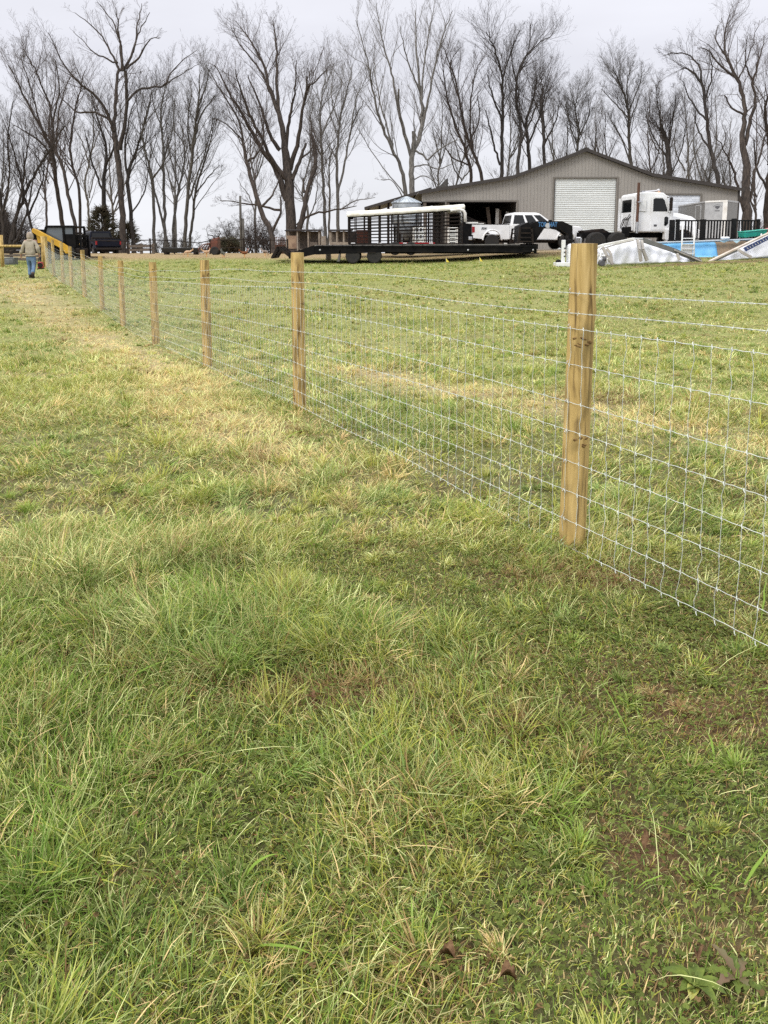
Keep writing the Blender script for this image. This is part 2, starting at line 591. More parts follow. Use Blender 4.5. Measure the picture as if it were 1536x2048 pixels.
def cover(x, y):
    """what grows where: weights (straw, dry brown, dark clover, yellow green) in 0..1 for world x,y"""
    x = np.asarray(x, float)
    y = np.asarray(y, float)
    d = (x - fence_x(y)) * 0.89          # metres off the fence, + = far side
    n1 = fbm(x, y, 2.2, 101, 4)
    n2 = fbm(x, y, 0.7, 202, 3)
    n3 = fbm(x * 1.0, y * 0.6, 5.0, 303, 3)
    n4 = fbm(x, y, 0.28, 404, 2)
    # mown, dried swath along the fence
    sw = np.exp(-((d + 0.50 + 0.030 * y + (n3 - .5) * 0.9) / (0.30 + 0.016 * y)) ** 2) * smooth(3.3, 5.2, y) * (1 - smooth(26, 34, y))
    # second swath on the far side
    l2 = 9.0 - (x + 0.7) * 1.30
    sw2 = np.exp(-((y - l2 + (n3 - .5) * 1.2) / 0.75) ** 2) * smooth(-1.2, -0.2, x)
    tr = np.exp(-((x + 11.0 + 0.12 * (y - 20)) / 0.6) ** 2) * smooth(12, 20, y) * 0.5
    straw = 0.10 + 0.22 * smooth(0.48, 0.68, n1) * (1 - 0.6 * smooth(0, 2, d)) + 1.0 * np.maximum(sw, sw2 * 0.9) * (0.05 + 1.5 * n2) + tr
    straw = straw + 0.09 * smooth(3.5, 6, y) * (1 - smooth(15, 40, y)) * (0.4 + n2)
    straw = straw * (1 - 0.35 * (1 - smooth(1.8, 3.2, y)))
    # worn brown ground
    br = 0.42 * np.exp(-(((x - 1.35) / 0.95) ** 2 + ((y - 2.72) / 0.5) ** 2)) * (0.3 + 1.2 * n2)
    br = br + 0.38 * smooth(0.56, 0.68, n2) * smooth(-0.3, 0.5, x) * (1 - smooth(2.6, 3.4, y))
    br = br + 0.6 * np.exp(-(((x + 0.25) / 0.5) ** 2 + ((y - 2.17) / 0.13) ** 2))
    br = br + 0.8 * np.exp(-(((x - 8.0) / 3.2) ** 2 + ((y - 27) / 2.6) ** 2)) * smooth(0.42, 0.6, n1)
    br = br + 0.75 * np.exp(-(((x - 1.95) / 0.5) ** 2 + ((y - 6.6) / 0.35) ** 2)) * (0.4 + n2)
    br = br + 0.9 * np.exp(-((y - 33.4 - 0.33 * (x - 10)) / 0.5) ** 2) * smooth(8.2, 9.5, x)
    br = br + 0.95 * smooth(38.5, 42.5, y + (n3 - .5) * 4 + 0.15 * x) + 0.30 * smooth(0.6, 0.75, n4) * (1 - smooth(10, 30, y))
    br = br + 0.55 * np.exp(-((d - 1.2) / 0.5) ** 2) * smooth(14, 20, y) * smooth(0.5, 0.62, n1)
    for (bpx, bpy_, brx, bry, ba) in BROWN_SPOTS:
        br = br + ba * np.exp(-(((x - bpx) / brx) ** 2 + ((y - bpy_) / bry) ** 2)) * (0.35 + 1.2 * n4)
    clover = 0.7 * smooth(0.48, 0.62, fbm(x, y, 0.9, 555, 3)) * (0.2 + 0.6 * smooth(-0.7, 0.4, x + 0.5 * (n1 - .5))) * (1 - smooth(2.5, 3.2, y))
    yel = smooth(0.40, 0.62, fbm(x, y, 1.5, 666, 3))
    return [np.clip(v, 0, 1) for v in (straw, br, clover, yel)]


def tall(x, y):
    """relative height and thickness of the sward"""
    x = np.asarray(x, float)
    y = np.asarray(y, float)
    h = 0.30 + 0.95 * smooth(0.40, 0.66, fbm(x, y, 0.75, 777, 2)) + 0.35 * smooth(0.5, 0.7, fbm(x, y, 0.3, 888, 2))
    for (cx, cy, r, a) in TUFTS:
        h = h + a * np.exp(-(((x - cx) / r) ** 2 + ((y - cy) / (r * 0.75)) ** 2))
    s, b, c, _ = cover(x, y)
    h = h * (1 - 0.40 * b) * (1 - 0.25 * c)
    h = h * (1 - 0.22 * smooth(0.1, 0.9, x) * (1 - smooth(2.9, 3.3, y)))
    return np.clip(h, 0.12, 1.9)


TUFTS = [(-0.62, 2.55, 0.36, 0.9), (-0.25, 2.50, 0.25, 0.6), (-1.2, 3.3, 0.40, 0.7), (-0.75, 3.25, 0.3, 0.6), (0.0, 4.0, 0.4, 0.5),
         (-1.1, 4.5, 0.4, 0.5), (-1.6, 3.0, 0.3, 0.6), (-0.95, 1.75, 0.25, 0.5), (0.82, 3.12, 0.16, 0.8), (0.2, 3.6, 0.3, 0.5),
         (-0.85, 2.1, 0.2, 0.5), (0.45, 1.75, 0.14, 0.45), (0.25, 1.65, 0.2, 0.35), (-0.18, 6.1, 0.25, 0.6), (1.3, 4.6, 0.4, 0.4), (-0.9, 6.0, 0.6, 0.4)]

PAL = {  # local colours of the plants
    'green': np.array([0.170, 0.262, 0.042]), 'deep': np.array([0.080, 0.150, 0.024]), 'blue': np.array([0.210, 0.305, 0.095]),
    'olive': np.array([0.335, 0.345, 0.065]), 'straw': np.array([0.68, 0.51, 0.25]), 'pale': np.array([0.68, 0.70, 0.32]),
    'brown': np.array([0.24, 0.155, 0.070]), 'red': np.array([0.25, 0.125, 0.06])}





def blade_colors(x, y, rng):
    s, b, c, yl = cover(x, y)
    n = len(x)
    r = rng.random(n)
    cum = np.zeros(n)
    col = np.zeros((n, 3))
    wts = {
        'straw': (0.05 + 1.0 * s) * (1 - 0.5 * b), 'pale': (0.07 + 0.16 * smooth(2.0, 3.4, y) + 0.40 * s * (1 - b)) * (1 - 0.55 * smooth(9, 20, y)), 'brown': 0.08 + 1.0 * b, 'red': 0.008 + 0.10 * b,
        'olive': (0.22 + 0.60 * yl) * (1 - 0.55 * b) * (1 - .6 * s), 'green': (0.75 - 0.25 * yl) * (1 - 0.7 * b) * (1 - 0.8 * s),
        'deep': (0.34 - 0.2 * yl + 0.25 * c) * (1 - 0.7 * b) * (1 - 0.9 * s),
        'blue': 0.30 * smooth(0.52, 0.66, fbm(x, y, 0.8, 999, 2)) * (1 - b) * (1 - 0.7 * s)}
    tot = sum(wts.values())
    done = np.zeros(n, bool)
    for k, v in wts.items():
        cum = cum + v / tot
        pick = (~done) & (r < cum)
        col[pick] = PAL[k]
        done |= pick
    col[~done] = PAL['green']
    col *= (0.75 + 0.5 * rng.random((n, 1))) * (1 - 0.10 * smooth(9, 22, y))[:, None]
    return col, (s, b, c, yl)


def make_ground():
    ys = np.concatenate([np.linspace(-60, -2, 15), np.arange(-1.5, 1.0, 0.25), np.arange(1.0, 9, 0.05), np.arange(9, 22, 0.15),
                         np.arange(22, 60, 0.4), np.geomspace(60, 3200, 34)])
    t = np.linspace(-1, 1, 321)
    xs = np.sinh(t * 7.0) / np.sinh(7.0) * 3200
    xs = np.sort(np.unique(np.concatenate([xs[np.abs(xs) > 30], np.arange(-30, 30.1, 0.75), np.arange(-6, 6, 0.06)]).round(3)))
    X, Y = np.meshgrid(xs, ys)
    Z = gz(X, Y, fine=True)
    v = np.stack([X.ravel(), Y.ravel(), Z.ravel()], 1)
    nx, ny = len(xs), len(ys)
    i = np.arange(nx * ny).reshape(ny, nx)
    f = np.stack([i[:-1, :-1].ravel(), i[:-1, 1:].ravel(), i[1:, 1:].ravel(), i[1:, :-1].ravel()], 1)
    s, b, c, yl = cover(X.ravel(), Y.ravel())
    base = np.array([0.105, 0.115, 0.042])
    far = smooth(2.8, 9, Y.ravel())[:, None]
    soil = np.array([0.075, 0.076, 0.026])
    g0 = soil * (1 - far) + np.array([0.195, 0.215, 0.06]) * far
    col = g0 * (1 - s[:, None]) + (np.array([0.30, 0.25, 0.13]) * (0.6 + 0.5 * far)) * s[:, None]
    yard = smooth(38.5, 43, Y.ravel())[:, None]
    dirt = np.array([0.13, 0.075, 0.042]) * (1 - yard) + np.array([0.27, 0.195, 0.105]) * yard
    col = col * (1 - b[:, None]) + dirt * b[:, None]
    # gravel apron in front of the barn
    ap = (smooth(41.5, 43.5, Y.ravel()) * smooth(4, 8, X.ravel()) * (1 - smooth(60, 70, Y.ravel())))[:, None]
    col = col * (1 - ap) + np.array([0.33, 0.265, 0.20]) * ap
    fl = smooth(75, 100, Y.ravel())[:, None]
    col = col * (1 - fl) + np.array([0.24, 0.20, 0.12]) * fl
    m = tint_mat('soil', 0.95, 0)
    tt = m.node_tree
    a = [n_ for n_ in tt.nodes if n_.type == 'ATTRIBUTE'][0]
    p = tt.nodes['Principled BSDF']
    g = tt.nodes.new('ShaderNodeNewGeometry')
    n = tt.nodes.new('ShaderNodeTexNoise')
    n.inputs['Scale'].default_value = 9
    n.inputs['Detail'].default_value = 8
    n.inputs['Roughness'].default_value = 0.7
    tt.links.new(g.outputs['Position'], n.inputs['Vector'])
    r = tt.nodes.new('ShaderNodeMapRange')
    r.inputs['From Min'].default_value = 0.3
    r.inputs['From Max'].default_value = 0.7
    r.inputs['To Min'].default_value = 0.55
    r.inputs['To Max'].default_value = 1.45
    tt.links.new(n.outputs['Fac'], r.inputs['Value'])
    sc = tt.nodes.new('ShaderNodeVectorMath')
    sc.operation = 'SCALE'
    tt.links.new(a.outputs['Color'], sc.inputs[0])
    tt.links.new(r.outputs['Result'], sc.inputs['Scale'])
    tt.links.new(sc.outputs[0], p.inputs['Base Color'])
    bp = tt.nodes.new('ShaderNodeBump')
    bp.inputs['Strength'].default_value = 0.8
    bp.inputs['Distance'].default_value = 0.03
    tt.links.new(n.outputs['Fac'], bp.inputs['Height'])
    tt.links.new(bp.outputs[0], p.inputs['Normal'])
    o = fast_mesh('ground', v, f, m, colors=col, smooth=True)
    tag(o, 'pasture and yard ground under the grass, rising to the farm', kind='structure')


make_ground()

M['grass'] = tint_mat('grass_blade', 0.6, 0.25, 0.14)


def blades(n, y0, y1, hmin, hmax, w0, nseg, seed, clumpy=1.0, flat=0.0, keep_h=1.0):
    """roots and ribbon blades in the wedge the lens could see, plus a step to either side"""
    rng = np.random.default_rng(seed)
    # sample in the wedge with density ~ uniform per area
    m = int(n * 1.9)
    yy = y0 + (y1 - y0) * np.sqrt(rng.random(m)) if False else rng.uniform(y0, y1, m)
    half = 0.54 * yy + 2.3
    wmax = 0.54 * y1 + 2.3
    keep = rng.random(m) < half / wmax
    yy, half = yy[keep], half[keep]
    xx = rng.uniform(-1, 1, len(yy)) * half
    # gather the roots into tufts
    cs = 0.055 if y1 < 12 else 0.14
    cx = (np.floor(xx / cs) + 0.5 + 0.7 * (vnoise(xx, yy, cs, seed + 5) - 0.5)) * cs
    cy = (np.floor(yy / cs) + 0.5 + 0.7 * (vnoise(xx, yy, cs, seed + 6) - 0.5)) * cs
    pull = clumpy * 0.55 * rng.random(len(xx))
    rx, ry = xx - cx, yy - cy
    xx = xx - rx * pull
    yy = yy - ry * pull
    h = tall(xx, yy)
    s, b, c, yl = cover(xx, yy)
    keep = rng.random(len(xx)) < np.clip(0.5 + 0.6 * h, 0.4, 1) * (1 - 0.1 * b) * (1 - 0.9 * smooth(41, 45, yy))
    xx, yy, rx, ry, h = xx[keep], yy[keep], rx[keep], ry[keep], h[keep]
    if len(xx) > n:
        xx, yy, rx, ry, h = xx[:n], yy[:n], rx[:n], ry[:n], h[:n]
    n = len(xx)
    zz = gz(xx, yy, fine=True)
    L = (hmin + (hmax - hmin) * rng.random(n) ** 1.6) * (0.45 + 0.75 * h) * keep_h
    # lie: outward from the tuft + slow flow field + chance
    fl = 6.283 * (fbm(xx, yy, 0.9, 1212, 2) * 1.6)
    dx = 0.9 * rx / cs + 0.42 * np.cos(fl) + rng.normal(0, 0.62, n)
    dy = 0.9 * ry / cs + 0.42 * np.sin(fl) + rng.normal(0, 0.62, n)
    dl = np.hypot(dx, dy) + 1e-6
    dx, dy = dx / dl, dy / dl
    lean0 = rng.uniform(0.1, 0.75, n) + flat
    bend = rng.uniform(0.3, 1.5, n) + 0.35 * flat
    wd = w0 * rng.uniform(0.6, 1.35, n)
    K = nseg + 1
    P = np.zeros((n, K, 3))
    ang = lean0.copy()
    px, py, pz = xx.copy(), yy.copy(), zz - 0.01
    P[:, 0] = np.stack([px, py, pz], 1)
    curl = rng.normal(0, 0.25, n)
    for k in range(1, K):
        seg = L / nseg
        px = px + seg * np.sin(ang) * dx
        py = py + seg * np.sin(ang) * dy
        pz = np.maximum(pz + seg * np.cos(ang), zz + 0.006)
        P[:, k] = np.stack([px, py, pz], 1)
        ang = np.minimum(ang + bend / nseg, 2.2)
        c_, s_ = np.cos(curl), np.sin(curl)
        dx, dy = dx * c_ - dy * s_, dx * s_ + dy * c_
    tw = rng.normal(0, 0.7, n)
    sx, sy = -dy * np.cos(tw), dx * np.cos(tw)
    sz = np.sin(tw) * 0.7
    S = np.stack([sx, sy, sz], 1)
    V = np.zeros((n, 2 * K, 3))
    prof = [1.0] * K
    for k in range(K):
        t = k / nseg
        ww = (wd * (0.75 + 0.35 * math.sin(math.pi * min(t * 1.1, 1))) * (1 - t ** 2.2) * 0.5 + 0.0002)[:, None]
        V[:, 2 * k] = P[:, k] - S * ww
        V[:, 2 * k + 1] = P[:, k] + S * ww
    base = np.arange(n)[:, None] * (2 * K)
    F = []
    for k in range(nseg):
        F.append(np.stack([base[:, 0] + 2 * k, base[:, 0] + 2 * k + 1, base[:, 0] + 2 * k + 3, base[:, 0] + 2 * k + 2], 1))
    F = np.concatenate(F)
    col, _ = blade_colors(xx, yy, rng)
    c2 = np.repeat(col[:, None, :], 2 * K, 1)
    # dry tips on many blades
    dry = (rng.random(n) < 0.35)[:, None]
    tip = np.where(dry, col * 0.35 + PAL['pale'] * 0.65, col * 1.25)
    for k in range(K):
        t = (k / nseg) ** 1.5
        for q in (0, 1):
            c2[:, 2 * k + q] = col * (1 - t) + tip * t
    return V.reshape(-1, 3), F, c2.reshape(-1, 3)


def tuft_layer(y0, y1, per_m2, nb, Lr, w0, nseg, seed, extra=()):
    """separate tussocks: blades fan out of one crown and share a colour"""
    rng = np.random.default_rng(seed)
    area = (0.54 * (y0 + y1) + 4.6) * (y1 - y0)
    m = int(area * per_m2 * 1.8)
    ty = rng.uniform(y0, y1, m)
    half = 0.54 * ty + 2.3
    k = rng.random(m) < half / (0.54 * y1 + 2.3)
    ty, half = ty[k], half[k]
    tx = rng.uniform(-1, 1, len(ty)) * half
    hh = tall(tx, ty)
    s, b, c, yl = cover(tx, ty)
    k = rng.random(len(ty)) < np.clip(0.25 + 0.75 * hh, 0, 1) * (1 - 0.5 * b) * (1 - 0.15 * c)
    tx, ty = tx[k], ty[k]
    sc = np.ones(len(tx))
    for (ex, ey, er, en, es) in extra:
        a, q = rng.uniform(0, 6.283, en), np.sqrt(rng.random(en)) * er
        tx = np.concatenate([tx, ex + q * np.cos(a) * 1.25])
        ty = np.concatenate([ty, ey + q * np.sin(a) * 0.8])
        sc = np.concatenate([sc, np.full(en, es)])
    nt_ = len(tx)
    tcol, _ = blade_colors(tx, ty, rng)
    tcol = tcol * rng.uniform(0.85, 1.2, (nt_, 1))
    cnt = rng.integers(int(nb * 0.5), int(nb * 1.5), nt_)
    idx = np.repeat(np.arange(nt_), cnt)
    n = len(idx)
    tl = tall(tx, ty)
    size = (0.55 + 0.6 * tl) * rng.uniform(0.7, 1.3, nt_) * sc
    a = rng.uniform(0, 6.283, n)
    q = np.abs(rng.normal(0, 0.022, n)) * size[idx]
    xx = tx[idx] + q * np.cos(a)
    yy = ty[idx] + q * np.sin(a)
    ta = rng.uniform(0, 6.283, nt_)
    ts = rng.uniform(0.1, 1.1, nt_)
    dx = np.cos(a) + (ts * np.cos(ta))[idx] + rng.normal(0, 0.25, n)
    dy = np.sin(a) + (ts * np.sin(ta))[idx] + rng.normal(0, 0.25, n)
    L = rng.uniform(Lr[0], Lr[1], n) * size[idx]
    col, _ = blade_colors(xx, yy, rng)
    dryt = (tcol[:, 0] > 0.42).astype(float)[idx][:, None]
    mixf = rng.uniform(0.0, 0.55, (n, 1)) * (1 - dryt) + dryt * (rng.random((n, 1)) < 0.6) * 0.9
    col = tcol[idx] * (1 - mixf) + col * mixf
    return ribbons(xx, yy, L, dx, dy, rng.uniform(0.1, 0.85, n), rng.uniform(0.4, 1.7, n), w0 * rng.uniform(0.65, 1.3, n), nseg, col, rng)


def ribbons(xx, yy, L, dx, dy, ang, bend, wd, nseg, col, rng):
    n = len(xx)
    zz = gz(xx, yy, fine=True)
    dl = np.hypot(dx, dy) + 1e-6
    dx, dy = dx / dl, dy / dl
    K = nseg + 1
    P = np.zeros((n, K, 3))
    px, py, pz = xx.copy(), yy.copy(), zz - 0.01
    P[:, 0] = np.stack([px, py, pz], 1)
    curl = rng.normal(0, 0.2, n)
    for k in range(1, K):
        seg = L / nseg
        px = px + seg * np.sin(ang) * dx
        py = py + seg * np.sin(ang) * dy
        pz = np.maximum(pz + seg * np.cos(ang), zz + 0.008)
        P[:, k] = np.stack([px, py, pz], 1)
        ang = np.minimum(ang + bend / nseg, 2.3)
        c_, s_ = np.cos(curl), np.sin(curl)
        dx, dy = dx * c_ - dy * s_, dx * s_ + dy * c_
    tw = rng.normal(0, 0.6, n)
    S = np.stack([-dy * np.cos(tw), dx * np.cos(tw), np.sin(tw) * 0.7], 1)
    V = np.zeros((n, 2 * K, 3))
    c2 = np.zeros((n, 2 * K, 3))
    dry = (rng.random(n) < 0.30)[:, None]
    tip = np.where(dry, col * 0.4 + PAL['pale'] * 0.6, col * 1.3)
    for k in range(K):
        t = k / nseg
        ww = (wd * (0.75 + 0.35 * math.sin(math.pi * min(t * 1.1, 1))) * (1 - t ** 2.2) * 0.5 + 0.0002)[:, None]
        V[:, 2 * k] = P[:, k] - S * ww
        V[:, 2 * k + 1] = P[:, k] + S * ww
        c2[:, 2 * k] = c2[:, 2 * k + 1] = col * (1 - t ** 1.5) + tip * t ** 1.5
    base = np.arange(n) * (2 * K)
    F = np.concatenate([np.stack([base + 2 * k, base + 2 * k + 1, base + 2 * k + 3, base + 2 * k + 2], 1) for k in range(nseg)])
    return V.reshape(-1, 3), F, c2.reshape(-1, 3)


def grass_object(specs):
    vs, fs, cs, off = [], [], [], 0
    for sp in specs:
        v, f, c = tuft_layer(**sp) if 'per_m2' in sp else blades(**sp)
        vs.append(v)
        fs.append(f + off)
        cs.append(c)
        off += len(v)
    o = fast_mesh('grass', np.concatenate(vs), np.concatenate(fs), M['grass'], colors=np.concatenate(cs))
    tag(o, 'long winter pasture grass, green tufts mixed with straw coloured blades', 'grass', kind='stuff')
    print('grass faces', sum(len(f) for f in fs))


GQ = 1.0
POSTS_Y = [0.26, 3.24, 6.27, 9.03, 11.92, 14.94, 17.7, 20.99, 24.3, 27.2, 31.0, 34.6]
near_x = [(float(fence_x(y)) + 0.03, y - 0.03, 0.13, 10, 0.75) for y in POSTS_Y[1:2]]
mid_x = [(float(fence_x(y)) + 0.03, y - 0.05, 0.18, 10, 0.8) for y in POSTS_Y[2:5]]
far_x = [(float(fence_x(y)) + 0.03, y - 0.05, 0.25, 10, 1.0) for y in POSTS_Y[5:]]
grass_object([
    dict(n=int(300000 * GQ), y0=0.9, y1=3.4, hmin=0.022, hmax=0.080, w0=0.0025, nseg=3, seed=1),
    dict(n=int(250000 * GQ), y0=0.9, y1=3.4, hmin=0.014, hmax=0.045, w0=0.0022, nseg=2, seed=2, flat=0.8),
    dict(n=int(215000 * GQ), y0=3.2, y1=8, hmin=0.03, hmax=0.105, w0=0.0042, nseg=3, seed=3, flat=0.25),
    dict(n=int(215000 * GQ), y0=7.6, y1=18, hmin=0.035, hmax=0.095, w0=0.0080, nseg=2, seed=4, flat=0.3),
    dict(n=int(170000 * GQ), y0=17, y1=47, hmin=0.035, hmax=0.085, w0=0.018, nseg=2, seed=5, flat=0.2),
    dict(y0=0.95, y1=4.2, per_m2=46, nb=70, Lr=(0.035, 0.095), w0=0.0029, nseg=4, seed=21,
         extra=near_x + [(-0.50, 2.50, 0.42, 70, 1.3), (-1.15, 3.25, 0.4, 26, 1.3), (-0.2, 3.3, 0.3, 14, 1.0), (-0.85, 1.45, 0.22, 16, 1.5), (0.45, 1.85, 0.12, 6, 0.9), (0.25, 1.62, 0.2, 9, 0.8), (-0.5, 3.9, 0.4, 20, 1.5), (-1.5, 2.9, 0.3, 16, 1.4)]),
    dict(y0=4.0, y1=11, per_m2=19, nb=40, Lr=(0.045, 0.125), w0=0.0055, nseg=3, seed=22, extra=mid_x),
    dict(y0=10.5, y1=40, per_m2=5, nb=18, Lr=(0.05, 0.10), w0=0.015, nseg=2, seed=23, extra=far_x),
])


def long_stems():
    """a few broad flattened blades and long dry stems lying over the turf close by"""
    rng = np.random.default_rng(44)
    n = 420
    y = rng.uniform(1.2, 6.5, n)
    x = rng.uniform(-1, 1, n) * (0.54 * y + 0.6)
    vs, fs, cs = [], [], []
    K = 7
    for i in range(n):
        a = rng.uniform(0, 6.283)
        L = rng.uniform(0.08, 0.26)
        wide = rng.random() < 0.22
        wd = rng.uniform(0.0020, 0.0036) if wide else rng.uniform(0.0005, 0.0011)
        z0 = G(x[i], y[i])
        col = (PAL['green'] * 1.25 if wide else (PAL['pale'] if rng.random() < 0.75 else PAL['straw'])) * rng.uniform(0.8, 1.15)
        p = np.array([x[i], y[i], z0])
        lift = rng.uniform(0.3, 0.95)
        b0 = len(vs)
        for k in range(K):
            t = k / (K - 1)
            s_ = np.array([-math.sin(a), math.cos(a), 0.25]) * wd * (1 - t ** 2) * (0.6 + 0.6 * math.sin(math.pi * t))
            vs += [p - s_, p + s_]
            cs += [col, col]
            sl = lift * (1 - 1.35 * t)
            p = p + L / (K - 1) * np.array([math.cos(a) * math.cos(sl), math.sin(a) * math.cos(sl), math.sin(sl)])
            p[2] = max(p[2], z0 + 0.015)
            a += rng.normal(0, 0.10)
        for k in range(K - 1):
            j = b0 + 2 * k
            fs.append((j, j + 1, j + 3, j + 2))
    o = fast_mesh('dry_grass_stems', np.array(vs), np.array(fs), M['grass'], colors=np.array(cs))
    tag(o, 'long dry stems and broad flattened blades lying over the near turf', 'dry grass', kind='stuff')


long_stems()


def clover():
    rng = np.random.default_rng(81)
    n = 430000
    y = rng.uniform(1.0, 3.3, n)
    x = rng.uniform(-1, 1, n) * (0.54 * y + 2.1)
    s, b, c, yl = cover(x, y)
    k = rng.random(n) < np.clip(c * 1.0, 0.12, 1)
    x, y = x[k][:120000], y[k][:120000]
    n = len(x)
    z = gz(x, y, fine=True) + rng.uniform(0.006, 0.035, n)
    r = rng.uniform(0.0020, 0.0046, n)
    base = np.array([0.12, 0.15, 0.032])
    V, F, Cc = [], [], []
    a0 = rng.uniform(0, 6.283, n)
    ang = np.linspace(0, 2 * math.pi, 7)[:-1]
    idx = 0
    tone = rng.uniform(0.6, 1.35, n)[:, None]
    br = (rng.random(n) < 0.06)[:, None]
    colr = np.where(br, PAL['brown'] * 0.7, base) * tone
    for lf in range(3):
        aa = a0 + lf * 2.094
        cx, cy = x + np.cos(aa) * r * 0.95, y + np.sin(aa) * r * 0.95
        tilt = rng.uniform(-0.5, 0.5, (n, 2))
        P = np.zeros((n, 6, 3))
        for j, t in enumerate(ang):
            ux, uy = np.cos(t) * r, np.sin(t) * r * 0.85
            P[:, j, 0] = cx + ux
            P[:, j, 1] = cy + uy
            P[:, j, 2] = z + ux * tilt[:, 0] + uy * tilt[:, 1]
        V.append(P.reshape(-1, 3))
        F.append((np.arange(n)[:, None] * 6 + np.arange(6)[None, :]) + idx)
        idx += n * 6
        Cc.append(np.repeat(colr[:, None, :], 6, 1).reshape(-1, 3))
    o = fast_mesh('clover', np.concatenate(V), np.concatenate(F), M['grass'], colors=np.concatenate(Cc))
    tag(o, 'low dark clover and moss between the grass in the near field', 'clover', kind='stuff')


clover()


# ------------------------------------------------------------------ broad-leaved weed and fallen leaves
def leaf_mesh(mb, base, az, L, wd, lift, curl, lobes=0, droop=0.8):
    K = 8
    L_, R_ = [], []
    p = Vector(base)
    a = lift
    mid = []
    for k in range(K + 1):
        t = k / K
        mid.append(p.copy())
        wv = wd * math.sin(math.pi * min(1, 0.08 + t * 0.92)) ** 0.8
        if lobes: wv *= 0.55 + 0.45 * abs(math.sin(t * math.pi * lobes))
        sd_ = Vector((-math.sin(az), math.cos(az), 0))
        up = Vector((0, 0, curl * wv))
        L_.append(p - sd_ * wv / 2 + up)
        R_.append(p + sd_ * wv / 2 + up)
        p = p + Vector((math.cos(az) * math.cos(a), math.sin(az) * math.cos(a), math.sin(a))) * (L / K)
        a -= droop * 1.6 / K
    vs = []
    for l, m_, r in zip(L_, mid, R_): vs += [l, m_, r]
    fs = []
    for k in range(K):
        j = 3 * k
        fs += [(j, j + 1, j + 4, j + 3), (j + 1, j + 2, j + 5, j + 4)]
    mb.add(vs, fs)


M['weed'] = mat('weed_leaf', (0.13, 0.17, 0.03), 0.6, col2=(0.07, 0.10, 0.022), scale=45, spec=0.15, bump=0.5)
M['weedred'] = mat('weed_leaf_red', (0.13, 0.07, 0.04), 0.5, col2=(0.09, 0.10, 0.03), scale=20)
M['deadleaf'] = mat('dead_leaf', (0.20, 0.12, 0.065), 0.85, col2=(0.10, 0.055, 0.03), scale=60, spec=0.1, bump=0.6)
M['weedyellow'] = mat('weed_leaf_yellow', (0.33, 0.36, 0.07), 0.5, col2=(0.25, 0.22, 0.05), scale=20)
rw = random.Random(3)
for (px, py, lab) in [(1390, 1975, 'broad leafed weed rosette with one yellowing leaf in the near turf'),
                      (1475, 1960, 'reddish lobed weed rosette beside the yellowing broad leafed weed')]:
    b_ = -(py - CY) / FPX
    Yg = 1.335 * (CP + b_ * SP) / (SP - b_ * CP)
    p = W(px, py, Yg)
    x0, y0 = p.x, Yg
    z0 = G(x0, y0)
    r = empty('broadleaf_weed', (x0, y0, z0), 0, lab, 'weed')
    for i in range(9):
        mb = MB()
        leaf_mesh(mb, (0, 0, 0.004), i * 0.7 + rw.uniform(-.2, .2), rw.uniform(0.04, 0.07), rw.uniform(0.013, 0.022), rw.uniform(0.5, 1.0), 0.25,
                  lobes=4 if px > 1450 else 0)
        mm = M['weedred'] if (px > 1450 and i % 2) else (M['weedyellow'] if i == 6 and px < 1450 else M['weed'])
        mb.build('leaf', mm, r, smooth=True)
for i, (px, py, lab) in enumerate([(1000, 1970, 'curled brown leaf lying in the turf left of the yellowing weed'),
                                   (1395, 1940, 'curled brown leaf lying against the yellowing broad leafed weed'),
                                   (910, 1935, 'crumpled brown leaf lying in dead grass near the bottom of the field'),
                                   (1300, 1690, 'dry brown leaf beside the dead brown tuft'),
                                   (620, 1405, 'twisted reddish leaf in the dead grass by the big tuft')]):
    b = -(py - CY) / FPX
    Yg = 1.335 * (CP + b * SP) / (SP - b * CP)
    p = W(px, py, Yg)
    z0 = G(p.x, Yg) + 0.02
    mb = MB()
    leaf_mesh(mb, (0, 0, 0), i * 1.3, 0.045, 0.022, 0.5, 1.2, lobes=2, droop=1.6)
    o = mb.build('fallen_leaf', M['deadleaf'], None, smooth=True)
    o.location = (p.x, Yg, z0)
    tag(o, lab, 'leaf', 'dead leaves lying in the near turf')


# ------------------------------------------------------------------ the new wire fence
M['knot'] = mat('knot_wood', (0.26, 0.165, 0.07), 0.8, col2=(0.13, 0.075, 0.03), scale=60, spec=0.1)


